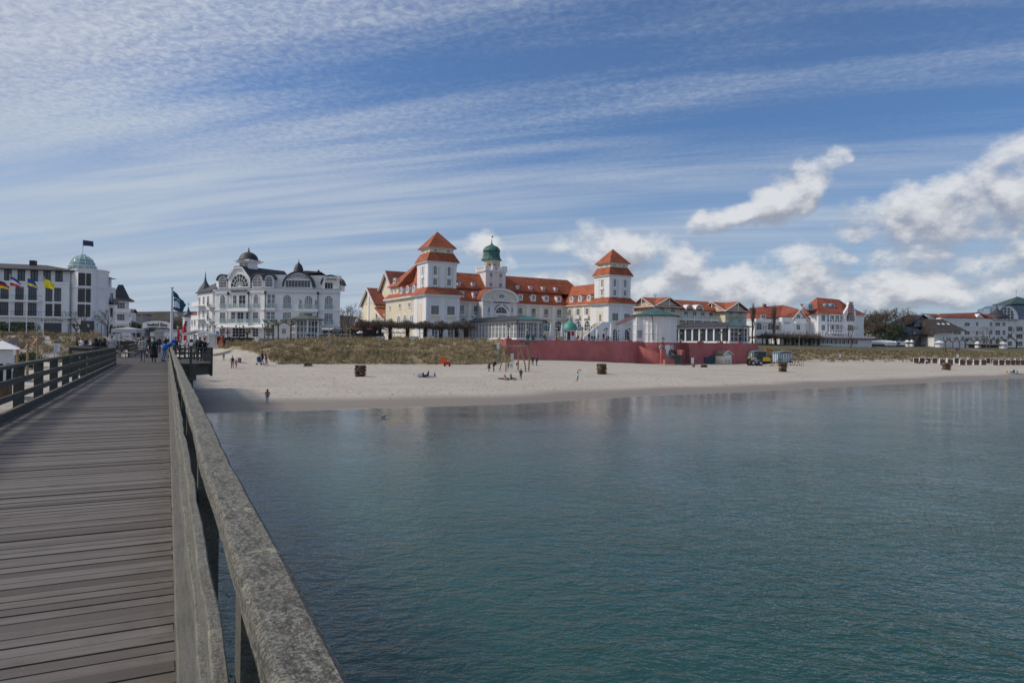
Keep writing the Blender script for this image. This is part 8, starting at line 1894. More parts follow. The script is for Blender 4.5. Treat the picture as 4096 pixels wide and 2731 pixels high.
dog = skin_obj('dog',[(0,0,.46,.11),(0,.18,.46,.13),(0,.36,.47,.14),(0,.50,.58,.09),(0,.60,.66,.085),(0,.72,.63,.045),(0,.78,.615,.035),(0,-.16,.45,.09),(0,-.30,.40,.04),(0,-.42,.32,.05),(0,-.50,.36,.03),
  (-.08,.36,.30,.05),(-.085,.37,.16,.032),(-.085,.37,.03,.03),(-.085,.41,.02,.028),(.08,.36,.30,.05),(.085,.37,.16,.032),(.085,.37,.03,.03),(.085,.41,.02,.028),
  (-.08,-.10,.32,.075),(-.085,-.22,.17,.035),(-.085,-.18,.03,.028),(-.085,-.13,.02,.028),(.08,-.10,.32,.075),(.085,-.22,.17,.035),(.085,-.18,.03,.028),(.085,-.13,.02,.028),(-.07,.60,.76,.025),(.07,.60,.76,.025)],
  [(0,1),(1,2),(2,3),(3,4),(4,5),(5,6),(0,7),(7,8),(8,9),(9,10),(2,11),(11,12),(12,13),(13,14),(2,15),(15,16),(16,17),(17,18),(7,19),(19,20),(20,21),(21,22),(7,23),(23,24),(24,25),(25,26),(4,27),(4,28)],
  [FB,FW],p,TOCAM,fmat=lambda c: 1 if (c.z < .34 or (abs(c.x) < .03 and c.y > .45) or (.40 < c.y < .56 and c.z < .62) or c.y > .70) else 0)
tag(dog,'black and white dog walking towards the camera on the pier','dog')
p = GT(9,880,960); p.z = 0.
gull = thing('seagull','white and grey seagull sitting on the water','bird',(p.x,p.y,0),2.4)
skin_obj('body',[(0,0,.08,.11),(0,.16,.12,.09),(0,.24,.22,.05),(0,.28,.30,.05),(0,.37,.29,.015),(0,-.2,.12,.07),(0,-.38,.17,.02)],[(0,1),(1,2),(2,3),(3,4),(0,5),(5,6)],[FW,mat('gull_grey',(.30,.32,.35),.8)],(0,0,0),0,gull,fmat=lambda c: 1 if c.z > .13 and c.y < .08 else 0)
p = deckp(2,505,1300)
bk = thing('kids_bicycle','small red bicycle partly hidden behind the plaid jacket','bicycle',p,AWAY+.15)
REDP = mat('red_paint',(.45,.03,.03),.35)
for y in (-.35,.35):
 m = MB(lambda a,b,c: (c,a,b)); n = 16
 m.tube([(y+.20*cos(2*pi*q/n),.22+.20*sin(2*pi*q/n),0) for q in range(n+1)],.02,5,False)
 for q in range(6): m.tube([(y,.22,0),(y+.2*cos(q),.22+.2*sin(q),0)],.004,3)
 m.build('wheel',BLACK,bk)
m = MB(); m.tube([(0,.35,.22),(0,.24,.62)],.02,5); m.tube([(0,.27,.52),(0,-.05,.28),(0,-.35,.22),(0,-.12,.55),(0,-.05,.28)],.02,5); m.tube([(0,.27,.55),(0,-.12,.5)],.02,5); m.build('frame',REDP,bk)
m = MB(); m.tube([(-.22,.2,.68),(0,.25,.64),(.22,.2,.68)],.015,5); m.build('handlebar',DARKM,bk); MB().box(-.06,.06,-.25,-.03,.56,.60).build('saddle',BLACK,bk)
# ------------------------------------------------------------------ flags
WP = mat('white_pole_paint',(.70,.70,.72),.4,.05)
def flagpole(label,k,xb,yb,xt,yt,Y,r,cols,w,h,sag=.3,tear=0.,seed=1,z=None,off=.15):
 b = PT(k,xb,yb,Y); t = PT(k,xt,yt,Y); zb = (tz(b) if z is None else z)
 e = thing('flagpole',label,'flagpole',(b.x,b.y,zb)); H = t.z-zb
 m = MB(); m.tube([(0,0,0),(0,0,H*.5),(0,0,H)],[r,r*.85,r*.55],10); m.lathe([(0,H),(r*1.1,H+.04),(r*1.1,H+.12),(0,H+.2)],8); m.build('pole',WP,e)
 if cols: flag_mesh(w,h,cols,'flag',e,lambda s,d,z_: (r*.7+s,d,H-off+z_),sag,tear,seed)
 return e
fb,fr_,fy,fw_,fk = (mat('flag_%s' % n_,c,.8,.15,2.) for n_,c in (('blue',(.03,.06,.26)),('red',(.50,.02,.03)),('yellow',(.75,.62,.02)),('white',(.70,.70,.74)),('black',(.02,.02,.02))))
ft = mat('flag_teal',(.012,.085,.15),.8,.25,2.)
flagpole('flagpole with black red gold flag cut by the left picture edge',1,-18,1180,-8,560,108,.06,((fr_,.33,.66),(fk,.66,1),(fy,0,.33)),1.6,1.1,.6,seed=3)
flagpole('flagpole with a blue white and red striped flag hanging limp',1,105,1040,114,512,108,.06,((fr_,0,.33),(fw_,.33,.66),(fb,.66,1)),1.9,1.4,.85,seed=1)
flagpole('flagpole with a blue and gold coat of arms flag',1,295,1180,306,530,106,.06,((fb,.5,1),(fy,.2,.5),(fb,0,.2)),1.7,1.4,.8,seed=2)
flagpole('flagpole with a plain bright yellow flag',1,483,1200,495,538,105,.06,((fy,0,1),),1.55,1.35,.55,seed=5)
p = PT(2,886,1080,63); e = flagpole('tall white flagpole with a torn teal flag rising beside the pier',2,882,1090,908,215,63,.15,None,1,1,z=DZ-1.)
H = PT(2,908,225,63).z-(DZ-1.)
m = MB(); 
def fpt(x,y,d=0.): q = PT(2,x,y,63); return (q.x-e.location.x,d,q.z-e.location.z)
rows = [[(912,240),(975,300),(1020,355),(1075,415)],[(912,330),(970,375),(1030,415),(1110,462)],[(912,408),(965,408),(1012,440),(1085,505)],[(912,500),(965,505),(1020,528),(1050,540)],[(912,545),(960,560),(1010,575),(1040,602)]]
mats = [ft,fw_]
for i in range(4):
 for j in range(3):
  m.m = 1 if (i == 2 and j < 2) else 0
  c = [rows[i][j],rows[i][j+1],rows[i+1][j+1],rows[i+1][j]]; dd = [.12*sin((j+a)*2.1+i) for a in (0,1,1,0)]
  m.quad(*[fpt(x,y,d) for (x,y),d in zip(c,dd)])
m.m = 0
m.quad(fpt(1040,520,.1),fpt(1075,515,.1),fpt(1060,560,.15),fpt(1030,590,.1)); m.quad(fpt(1020,370,.1),fpt(1075,412,.12),fpt(1050,440,.1),fpt(1010,420,.1))
m.build('torn_flag',mats,e,rec=False)
m = MB(); m.m = 0; m.quad(fpt(912,560,.2),fpt(945,590,.22),fpt(978,650,.2),fpt(912,648,.2)); m.build('lower_flag',fw_,e,rec=False)
m = MB(); m.quad(fpt(925,345,-.16),fpt(965,352,-.16),fpt(963,362,-.16),fpt(925,352,-.16)); m.quad(fpt(935,362,-.16),fpt(968,364,-.16),fpt(966,370,-.16),fpt(937,370,-.16)); m.build('flag_mark',fw_,e,rec=False)
# ------------------------------------------------------------------ the entrance arch
A,B_ = PT(2,436,760,121),PT(2,885,760,121); d = B_-A; L = sqrt(d.x**2+d.y**2)
e = thing('entrance_arch','white arched entrance sign with black lettering over the pier entrance','sign',(A.x,A.y,3.5),atan2(d.y,d.x))
zt = lambda y: PT(2,650,y,121).z-3.5
n = 16; m = MB(I3)
def zc_(f,a,b): return a + (b-a)*(1-(2*f-1)**2)
vs = []; top_ = [(L*q/n,zc_(q/n,zt(755),zt(718))) for q in range(n+1)]; bot = [(L*q/n,zc_(q/n,zt(842),zt(812))) for q in range(n+1)]
m.extr(bot+top_[::-1],-.12,.12); m.build('arch_panel',WHITE2,e)
for x in (.1,L-.1): MB().tube([(x,0,-.3),(x,0,zt(755))],.12,8).build('post',METAL,e)
TXT = mat('black_lettering',(.012,.012,.014),.5)
NL = 11; word = 'Seebad Binz'
x0t,x1t = L*(515-436)/(885-436),L*(820-436)/(885-436)
def archT(s,d_,z): f = (x0t+x1t)/2/L + s/L; return ((x0t+x1t)/2+s,-.12-d_,zc_(min(1,max(0,f)),zt(798),zt(776))+z)
text_mesh(word,.80,TXT,'lettering',e,archT,.02,.93,.03)
# clock column, boards and stands behind the arch
p = PT(2,698,500,150); e = thing('clock_column','grey advertising column topped by a clock beyond the arch','column',(p.x,p.y,tz(p))); z1_ = PT(2,698,822,150).z-tz(p)
MB().lathe([(.95,0),(.95,z1_-1.1),(1.15,z1_-1.05),(1.15,z1_-.85),(.3,z1_-.5)],12).build('drum',STONE,e); MB().lathe([(0,z1_-.5),(.35,z1_-.2),(.35,z1_+.2),(0,z1_+.4)],10).build('clock',GREYP,e)
p = PT(2,658,500,124); e = thing('sign_post','thin double post under the middle of the arch','post',(p.x,p.y,tz(p))); h = PT(2,658,820,124).z-tz(p); m = MB(); m.tube([(-.1,0,0),(-.1,0,h)],.04,6); m.tube([(.1,0,0),(.1,0,h)],.04,6); m.build('post',METAL,e)
for x,yt,Y,lb in ((428,612,118,'tall thin wooden pole left of the arch'),(548,690,135,'thin dark pole behind the left of the arch'),(1163,1060,60,'short grey post in the right bay')):
 p = PT(2,x,500,Y); zb = tz(p) if Y > 70 else DZ; h = PT(2,x,yt,Y).z-zb; tag(MB().tube([(0,0,0),(0,0,h)],.09 if Y > 70 else .05,7).build('pole',WOODL if x == 428 else DARKM,None,loc=(p.x,p.y,zb)),lb,'pole')
tag(MB().box(0,5.5,0,.05,0,.9).build('banner',mat('pink_white_banner',(.60,.48,.52),.8,.2,3.),None,loc=(PT(2,720,500,155).x,155,PT(2,720,912,155).z)),'pale pink and white banner hung beyond the clock column','banner')
tag(MB().box(0,6.5,0,.05,0,.9).build('banner',CANVAS,None,loc=(PT(2,545,500,150).x,150,PT(2,545,960,150).z)),'white van side board seen under the arch','board')
def info_board(label,k,r,Y,zb=None,name='info_board',logo=True,head=True):
 c = PT(k,(r[0]+r[2])/2,r[1],Y); lo = PT(k,(r[0]+r[2])/2,r[3],Y).z; w = (r[2]-r[0])/ZM[k][2]*Y/F; z0_ = tz(c) if zb is None else zb
 e = thing(name,label,'sign',(c.x,c.y,z0_),atan2(-c.x,c.y)*.6); H = c.z-z0_; b = lo-z0_
 m = MB(); m.box(-w/2,w/2,-.03,.03,b,H-(H-b)*.12); m.build('board',CANVAS,e)
 m = MB(); m.box(-w/2,w/2,-.035,.035,H-(H-b)*.119,H); m.build('header',mat('navy_board',(.02,.07,.12),.5),e)
 m = MB(); rgx = random.Random(int(r[0])); q = H-(H-b)*.2
 while q > b+.15*(H-b): m.box(-w*.38,w*rgx.uniform(.0,.35),-.04,-.031,q-(H-b)*.012,q); q -= (H-b)*.045
 m.build('printed_lines',mat('grey_print',(.35,.36,.38),.6),e)
 m = MB(); m.box(-w*.35,-w*.15,-.04,-.031,b+.05*(H-b),b+.10*(H-b)); m.box(w*.0,w*.3,-.04,-.031,b+.05*(H-b),b+.09*(H-b)); m.build('small_emblems',mat('emblem_print',(.30,.12,.08),.6,.6,9.),e)
 for s in (-.4,.4): MB().box(w*s-.035,w*s+.035,-.02,.02,0,b).build('leg',METAL,e)
 return e
info_board('white information board with dark header before the left dune',19,(812,252,890,408),66,1.5)
info_board('white information board left of the pier behind the beige sweater',1,(1292,1150,1338,1238),58,DZ)
info_board('white information board in front of the market stall right of the flagpole',2,(1228,935,1286,1055),60,DZ)
info_board('information board on the dune beside the start of the red wall',12,(1912,455,1950,565),112)
info_board('information board on the sand under the wooden swing frame',12,(2130,625,2174,745),116)
info_board('information board at the foot of the beach stairs',14,(892,258,924,348),146)
info_board('information board on the right dune beyond the bathing carts',7,(1868,1050,1892,1118),186)
info_board('information board on the lawn behind the first row of beach chairs',8,(1440,1068,1466,1112),196)
# ------------------------------------------------------------------ tents, stalls and the truck
p0,p1 = PT(2,30,880,92),PT(2,392,880,92); w = (p1-p0).length; cx = (p0+p1)/2
e = thing('market_tent','grey pyramid roofed tent with clear sides left of the arch','tent',(cx.x,cx.y,3.45),.15); h0_,h1_ = PT(2,200,905,92).z-3.45,PT(2,205,818,92).z-3.45
m = MB(); q = w/2; m.add([(-q,-q,h0_),(q,-q,h0_),(q,q,h0_),(-q,q,h0_),(0,0,h1_),(-q,-q,h0_+.5),(q,-q,h0_+.5),(q,q,h0_+.5),(-q,q,h0_+.5)],[(0,1,6,5),(1,2,7,6),(2,3,8,7),(3,0,5,8),(5,6,4),(6,7,4),(7,8,4),(8,5,4)]); m.build('canopy',CANVASG,e,rec=False)
[MB().box(sx_*q-.06,sx_*q+.06,sy_*q-.06,sy_*q+.06,-.2,h0_).build('pole',METAL,e) for sx_ in (-.97,.97) for sy_ in (-.97,.97)]
m = MB(); m.box(-q*.9,q*.9,-q*.2,q*.9,-.1,1.1); m.build('counter',DARKM,e)
p0,p1 = PT(2,1000,900,112),PT(2,1505,900,112); w = (p1-p0).length
e = thing('market_stall','white gabled market stall with red and white striped barrier','stall',(p0.x,p0.y,3.4),.08); hz0 = PT(2,1225,935,112).z-3.4; hz1 = PT(2,1225,872,112).z-3.4
m = MB(); roof_gy(m,w*.08,w*.92,0,4,hz0,hz1,.15); m.build('roof',GREYP,e)
m = MB(); m.beam((w*.08,.05,hz0),(w*.5,.05,hz1),.1,.25,(0,1,0)); m.beam((w*.92,.05,hz0),(w*.5,.05,hz1),.1,.25,(0,1,0)); m.box(w*.1,w*.9,0,.12,hz0-.12,hz0); m.build('gable_frame',WHITE2,e)
[MB().box(x-.07,x+.07,y-.07,y+.07,-.2,hz0).build('pole',WHITE2,e) for x in (w*.12,w*.5,w*.88) for y in (.15,3.8)]; MB().box(w*.14,w*.46,2.6,3.2,-.1,1.5).build('counter',DARKM,e); MB().box(w*.55,w*.85,3.2,3.7,-.1,2.2).build('back_panel',WHITE2,e)
m = MB(); m.box(0,w*.75,-.1,0,.35,1.0); m.build('barrier',WHITE2,e); m = MB(); 
for x in (w*.15,w*.19): m.add([(x,-.12,.5),(x+.12,-.12,.5),(x+.42,-.12,.85),(x+.3,-.12,.85)],[(0,1,2,3)])
m.build('barrier_stripes',REDC,e)
e = thing('pickup_truck','orange flatbed truck facing right beside the market stall','truck',GT(2,1480,1135),.12); s = 1/2.26
TR = e.location; L_ = (1668-1400)/3.92*TR.y/F; hh = (1135-940)/3.92*TR.y/F
m = MB(); m.extr([(L_*.30,.35),(L_*.98,.40),(L_,.9),(L_*.97,hh*.52),(L_*.72,hh*.62),(L_*.58,hh*.97),(L_*.32,hh),(L_*.30,.6)],0,1.9); m.build('cab',ORANGE,e)
m = MB(); m.extr([(L_*.40,hh*.60),(L_*.68,hh*.62),(L_*.57,hh*.90),(L_*.40,hh*.90)],-.03,-.001); m.build('side_window',GLASSD,e)
m = MB(); m.box(-L_*.55,L_*.28,0,1.9,.55,.75); m.box(-L_*.55,L_*.28,0,.06,.75,1.15); m.box(L_*.2,L_*.29,.1,1.8,.75,hh*.95); m.build('flatbed',DARKM,e)
m = MB(); m.box(L_*.35,L_*.97,-.03,-.001,.35,.55); m.build('sill_trim',BLACK,e)
for x in (L_*.78,-L_*.25):
 for y in (.0,1.7):
  m = MB(lambda a,b,c: (a,c,b)); m.lathe([(0,-.02),(.36,0),(.38,.1),(.36,.22),(0,.24)],16,(x,.38,y-.04)); o = m.build('wheel',BLACK,e); m = MB(lambda a,b,c: (a,c,b)); m.lathe([(0,-.02),(.2,-.01),(.2,.01)],12,(x,.38,y-.06)); m.build('rim',METAL,o)
# beach kiosks on the sand at the far left
def stand(label,x0,x1,y0,y1,Y,nm,rm=CANVAS,o=.4):
 a,b = PT(19,x0,y1,Y),PT(19,x1,y1,Y); w = b.x-a.x; zb = tz(a)-.1; t = PT(19,x0,y0,Y).z-zb
 e = thing('beach_kiosk',label,'kiosk',(a.x,a.y,zb),atan2(-b.x,b.y)); w *= .8; m = MB(); m.box(0,w,0,3,1.1,t*.84); m.build('wall',WHITE2,e); m = MB(); m.box(0,w,-.05,3,0,1.099); m.build('counter',WOODD,e)
 m = MB(); m.add([(-o,-o*1.5,t*.86),(w+o,-o*1.5,t*.86),(w+o,3.4,t*.88),(-o,3.4,t*.88),(w*.5,1.2,t)],[(0,1,4),(1,2,4),(2,3,4),(3,0,4),(0,3,2,1)]); m.build('roof',rm,e); m = MB(); m.box(.3,w*.55,-.04,-.001,1.25,t*.62); m.box(w*.7,w*.95,-.04,-.001,1.4,t*.62); m.build('hatch',GLASSD,e); return e
stand('white beach kiosk with brown counter cut by the left picture edge',-130,190,232,660,47,0); stand('small dark roofed beach kiosk behind the one with the brown counter',90,275,195,500,62,1,DARKM,.25)
q = GT(19,70,640); e = thing('cafe_table','white bistro table with folding chairs beside the beach kiosk','table',q,.4); m = MB(); m.lathe([(0,.70),(.35,.70),(.35,.73),(0,.73)],12); m.build('table_top',WHITE2,e); m = MB(); [m.tube([(.3*cos(a),.3*sin(a),0),(-.2*cos(a),-.2*sin(a),.7)],.015,4) for a in (0,1.6,3.1,4.7)]; m.build('table_legs',WHITE2,e)
for i,(x,lb) in enumerate([(20,'left'),(150,'right')]):
 q = GT(19,x,655); e = thing('folding_chair','white folding chair on the %s of the bistro table' % lb,'chair',q,1.+2*i,'folding chairs by the kiosk'); MB().box(-.2,.2,-.2,.2,.43,.46).build('seat',WHITE2,e); MB().box(-.2,.2,.2,.22,.6,.85).build('backrest',WHITE2,e); m = MB(); [m.tube([(sx_*.19,.22,0),(sx_*.19,-.2,.45)],.012,4) or m.tube([(sx_*.19,-.25,0),(sx_*.19,.22,.85)],.012,4) for sx_ in (-1,1)]; m.build('chair_legs',WHITE2,e)
# posts with the tape
PS = [(252,275,640),(408,252,500),(555,155,420)]; tops = []
for i,(x,yt,yb) in enumerate(PS):
 Y = (58,68,82)[i]; a = PT(19,x,yb,Y); zb = tz(a)-.2; h = PT(19,x,yt,Y).z-zb; tops.append(Vector((a.x,a.y,zb+h-.25)))
 tag(MB().tube([(0,0,0),(.03,0,h*.5),(0,.02,h)],[.13,.12,.11],8).build('wooden_post',WOODL,None,loc=(a.x,a.y,zb)),'pale wooden post holding the tape, %s from the pier' % ('farthest','second','nearest')[i],'post','posts holding the orange tape')
m = MB(); P_ = [PT(19,-60,325,52)] + tops
for a,b in zip(P_,P_[1:]): m.tube([a.lerp(b,f)-Vector((0,0,.35*sin(pi*f))) for f in (0,.2,.4,.6,.8,1)],.05,4)
tag(m.build('barrier_tape',mat('orange_white_tape',(.70,.30,.16),.6,.4,4.)),'orange and white barrier tape strung between the wooden posts','tape')
# ------------------------------------------------------------------ gazebo and timber terrace edge before the seafront hotel
GZ = Bld('gazebo','octagonal glazed gazebo with grey green roof before the seafront hotel','gazebo',3,1500,1200,148,0,z0=4.9); gx = GZ.f(3,1300,1200)[0]; gx2 = GZ.f(3,1700,1200)[0]; R = (gx2-gx)/2; v = lambda y: GZ.f(3,1490,y)[1]
MB().lathe([(R*.94,-.5),(R*.94,v(1070))],8,(0,R,0),pi/8).build('glazing',GLASSC,GZ.e)
m = MB()
for q in range(8):
 a = pi/8+q*pi/4; b = a+pi/4; A,B_ = Vector((R*cos(a),R+R*sin(a))),Vector((R*cos(b),R+R*sin(b)))
 for f in (0,.33,.66): c = A.lerp(B_,f); g = .13 if f == 0 else .06; m.box(c.x-g,c.x+g,c.y-g,c.y+g,-.3,v(1070))
 for z in (.0,v(1240),v(1160),v(1078)): m.beam((*A,z),(*B_,z),.12,.14)
m.build('frame',WHITE2,GZ.e)
m = MB(); m.lathe([(0,v(1072)),(R*1.33,v(1068)),(R*1.33,v(1060)),(R*.28,v(1000)),(R*.28,v(985)),(R*.1,v(982)),(0,v(982))],8,(0,R,0),pi/8); m.build('roof',mat('grey_green_roof',(.10,.11,.10),.7,.2,1.),GZ.e)
A,B_ = PT(11,600,200,137.5),PT(12,1600,430,143); L = sqrt((B_.x-A.x)**2+(B_.y-A.y)**2); e = thing('timber_edge','low weathered timber boarding along the top of the dune','fence',(A.x,A.y,4.2),atan2(B_.y-A.y,B_.x-A.x)); zt_ = A.z-4.2
m = MB()
for i in range(4): m.box(0,L,-.05,0,zt_-.18*(i+1)+.02,zt_-.18*i)
m.build('boards',mat('weathered_boards',(.16,.15,.13),.9,.25,2.),e)
for i,x in enumerate(frange(0,L,5.6)): MB().box(x-.09,x+.09,-.16,-.051,-.2,zt_+.35).build('post',WOODD if i % 3 else STONE,e)
e2 = thing('steel_railing','white steel handrail on the timber edge before the seafront hotel','railing',e.location,e.rotation_euler.z); m = MB(); m.box(0,18,.2,.26,zt_+1.0,zt_+1.06); m.box(0,18,.2,.24,zt_+.45,zt_+.49)
for q in range(9): m.box(q*2.25-.03,q*2.25+.03,.2,.26,zt_-.1,zt_+1.0)
m.build('rail',WP,e2)
def mast(label,k,x,yt,Y,z=None,r=.07,name='mast',lamps=True):
 p = PT(k,x,yt,Y); zb = tz(p) if z is None else z; H = p.z-zb; e = thing(name,label,'mast',(p.x,p.y,zb)); MB().tube([(0,0,0),(0,0,H*.6),(0,0,H)],[r*1.2,r,r*.5],8).build('pole',METAL,e)
 if lamps:
  m = MB(); [m.tube([(0,0,H*.86),(s_*.45,0,H*.84)],.03,4) or m.box(s_*.45-.18,s_*.45+.18,-.12,.12,H*.82,H*.86) for s_ in (-1,1)]; [m.tube([(0,0,H*.5),(s_*.4,0,H*.49)],.03,4) or m.box(s_*.4-.15,s_*.4+.15,-.1,.1,H*.47,H*.5) for s_ in (-1,1)]; m.build('speakers',WHITE2,e); MB().box(-.3,.3,-.15,-.08,H*.12,H*.2).build('small_box',METAL,e)
 return e
mast('grey mast with small horn speakers standing in the dune grass',3,1872,1045,118)
mast('thin grey mast on the right promenade lawn',7,1337,800,196,lamps=False)
for i,(x,yt,lb) in enumerate([(2102,1160,'left'),(2157,1150,'right')]):
 p = PT(3,x,yt,150); zb = tz(p); tag(MB().tube([(0,0,0),(0,0,p.z-zb)],.07,6).build('wooden_pole',WOODL,None,loc=(p.x,p.y,zb)),'thin wooden pole carrying the light string, %s of the two' % lb,'pole')
m = MB(); bulbs = MB(); P_ = [PT(3,x,y,150) for x,y in ((1690,1110),(1790,1140),(1900,1130),(2000,1150),(2100,1163),(2157,1155),(2250,1190),(2345,1185))]
for a,b in zip(P_,P_[1:]):
 pts = [a.lerp(b,f/6)-Vector((0,0,.5*sin(pi*f/6))) for f in range(7)]; m.tube(pts,.012,3)
 for q in pts[::2]: bulbs.lathe([(0,-.10),(.05,-.05),(0,.0)],6,tuple(q))
e = thing('light_string','string of small warm bulbs hung between wooden poles over the terrace','lights',(0,0,0)); m.build('cable',DARKM,e)
bm_ = bpy.data.materials.new('warm_bulbs'); bm_.use_nodes = True; b = bm_.node_tree.nodes['Principled BSDF']; b.inputs['Emission Color'].default_value = (1,.62,.25,1); b.inputs['Emission Strength'].default_value = 1.0; b.inputs['Base Color'].default_value = (.8,.5,.2,1); bulbs.build('bulbs',bm_,e)
bush('dark evergreen shrub behind the diners right of the seafront hotel',3,2100,1190,158,6,n=900,s=.14,seed=31)
for i,(x,y,lb) in enumerate([(2315,1215,'white market parasol at the right end of the diners')]):
 pass
def open_parasol(label,k,x,yt,ye,w_px,Y,col=CANVAS,grp=None,z=None,side=None):
 p = PT(k,x,yt,Y); zb = tz(p) if z is None else z; H = p.z-zb; E_h = PT(k,x,ye,Y).z-zb; R = w_px/ZM[k][2]*Y/F/2
 e = thing('parasol',label,'parasol',(p.x,p.y,zb),.3,grp); MB().tube([(0,0,0),(0,0,H)],.05,6).build('pole',METAL,e); m = MB(); m.lathe([(R,E_h-.25),(R,E_h),(R*.5,E_h+(H-E_h)*.62),(0,H)],8); m.build('canopy',col,e); 
 if side: MB().lathe([(R*.8,0),(R*.8,1.0)],8).build('counter',side,e)
 return e
for i,(x,yt,ye,w_) in enumerate([(400,1305,1340,190),(560,1308,1340,200),(640,1315,1345,120),(140,1325,1345,110)]): open_parasol('large white open parasol under the pergola, %s' % ('behind the second trunk','near the third trunk','right of the third trunk','at the left end')[i],4,x,yt,ye,w_,158,grp='white parasols behind the pergola')
for i,(x,yt,ye,w_) in enumerate([(775,876,900,75),(838,872,902,75),(1207,882,912,125),(1505,890,915,75),(1565,886,915,75),(1725,893,925,95),(2070,898,928,110)]): open_parasol('white open parasol, %s from the left in the row before the right hand houses' % ('first','second','third','fourth','fifth','sixth','seventh')[i],8,x,yt,ye,w_,262+i*4,grp='white parasols on the right promenade',side=WHITE2)
for i,(x0,x1,lb) in enumerate([(318,442,'first'),(528,648,'second'),(745,865,'third'),(955,1068,'fourth'),(1160,1255,'fifth')]):
 p = PT(4,x0,1395,143.5); w_ = (x1-x0)/3.1367*143.5/F; e = thing('table_bench','pale table with bench below the pergola, %s from the left' % lb,'table',(p.x,p.y,p.z-.75),radians(8),'pale tables below the pergola'); MB().box(0,w_,0,.8,.70,.75).build('table_top',GREYP,e)
 for q in (.15,w_-.15): MB().box(q-.05,q+.05,.1,.7,0,.699).build('leg',GREYP,e)
 MB().box(.2,w_-.2,.35,.4,.05,.69).build('side_panel',WHITE2,e)
p = PT(4,210,1205,170); e = thing('tiled_kiosk','small kiosk with low red tiled hipped roof before the theatre wing','kiosk',(p.x-4,p.y,5.4),.3); hh = p.z-5.4; m = MB(); m.add([(-1,-3,hh-2.2),(9,-3,hh-2.2),(9,4,hh-2.2),(-1,4,hh-2.2),(4,.5,hh)],[(0,1,4),(1,2,4),(2,3,4),(3,0,4),(0,3,2,1)]); m.build('roof',TILE2,e); MB().box(0,8,-2,3,0,hh-2.2).build('wall',DARKM,e)
# ------------------------------------------------------------------ things on the sand
def logstack(label,k,x,y,ytop,w_px,seed,scatter=False):
 p = GT(k,x,y); s = p.y/(F*ZM[k][2]); H = (y-ytop)*s; Wd = w_px*s; rg = random.Random(seed)
 e = thing('log_pile',label,'log pile',(p.x,p.y,p.z-.03),rg.uniform(-.3,.3),'split log piles on the beach'); z = 0; i = 0
 m = MB(); ms = [mat('split_log_pale',(.33,.24,.145),.9,.3,3.),mat('split_log_brown',(.14,.09,.055),.9,.35,3.),mat('split_log_dark',(.06,.042,.03),.9,.35,3.)]
 while z < H:
  n = 4 if not scatter else 3
  for q in range(n):
   off = -Wd*.42+Wd*.84*(q+.5)/n+rg.uniform(-.05,.05); a = (i % 2)*pi/2+rg.uniform(-.12,.12); L = Wd*rg.uniform(.82,1.12); c = Vector((cos(a+pi/2)*off,sin(a+pi/2)*off,z+.07+rg.uniform(-.015,.015))); d = Vector((cos(a),sin(a),rg.uniform(-.05,.05)))*L/2
   m.m = rg.choice((0,1,1,2,2)) if not scatter else rg.choice((0,1,2)); r = rg.uniform(.055,.09); m.tube([c-d,c,c+d],[r,r*1.1,r*.9],5)
  z += .125; i += 1
 m.build('logs',ms,e); return e
logstack('tall square pile of split logs on the sand in the left half',11,2130,784,612,150,1)
logstack('tall pile of split logs on the sand before the middle of the red wall',13,1986,772,604,135,2)
logstack('tall pile of split logs in front of the striped bathing cart',14,2120,460,335,100,3)
logstack('broad pile of split logs before the white beach chairs',8,1305,1278,1190,95,4)
logstack('low heap of split logs at the foot of the dune grass',11,1338,624,575,125,5,True)
logstack('small scattered heap of wood beside the beach stairs',14,1062,397,365,80,6,True)
# swing frame with the giant wooden plant
P = {n_: GT(13,*c) for n_,c in dict(a=(380,706),b=(482,728),c=(675,704),d=(800,728),e=(843,716)).items()}
o0 = P['b'].copy(); e = thing('swing_frame','rustic log swing frame crowned by a giant green wooden plant','swing',o0); rel = lambda p_: Vector(p_)-o0
Ys = o0.y; sp = lambda x,y,dY=0.: rel(PT(13,x,y,Ys+dY))
def bentlog(m,pts,r): m.tube(pts,[r,r*1.08,r*.95,r*.9][:len(pts)],7)
m = MB(); bentlog(m,[rel(P['a'])-Vector((0,0,.2)),sp(425,560,.3),sp(460,430,.2),sp(508,330)],.09); m.build('leg',WOODL,e)
m = MB(); bentlog(m,[rel(P['b'])-Vector((0,0,.2)),sp(485,600),sp(472,480),sp(448,335)],.10); m.build('leg',WOODL,e)
m = MB(); bentlog(m,[rel(P['c'])-Vector((0,0,.2)),sp(678,560,.3),sp(690,440,.2),sp(694,325)],.11); m.build('leg',WOODL,e)
m = MB(); bentlog(m,[rel(P['d'])-Vector((0,0,.2)),sp(785,620),sp(745,470),sp(702,335)],.09); m.build('leg',WOODL,e)
m = MB(); bentlog(m,[rel(P['e'])-Vector((0,0,.2)),sp(852,520,.3),sp(825,400,.1),sp(825,330)],.11); m.build('leg',WOODL,e)
m = MB(); bentlog(m,[sp(438,328),sp(560,326),sp(700,328),sp(852,333)],.09); m.box(*sorted((sp(525,320).x,sp(655,320).x)),-.12,.12,sp(525,340).z,sp(525,316).z); m.build('beam',WOODL,e)
m = MB(); m.tube([sp(825,330),sp(828,240),sp(826,165)],[.11,.10,.06],7); m.tube([sp(828,310),sp(850,260),sp(890,225)],.06,6); m.build('plant_stem',mat('green_stem',(.07,.14,.06),.6,.3,3.),e)
LG = mat('painted_green_leaf',(.012,.075,.055),.45,.3,3.)
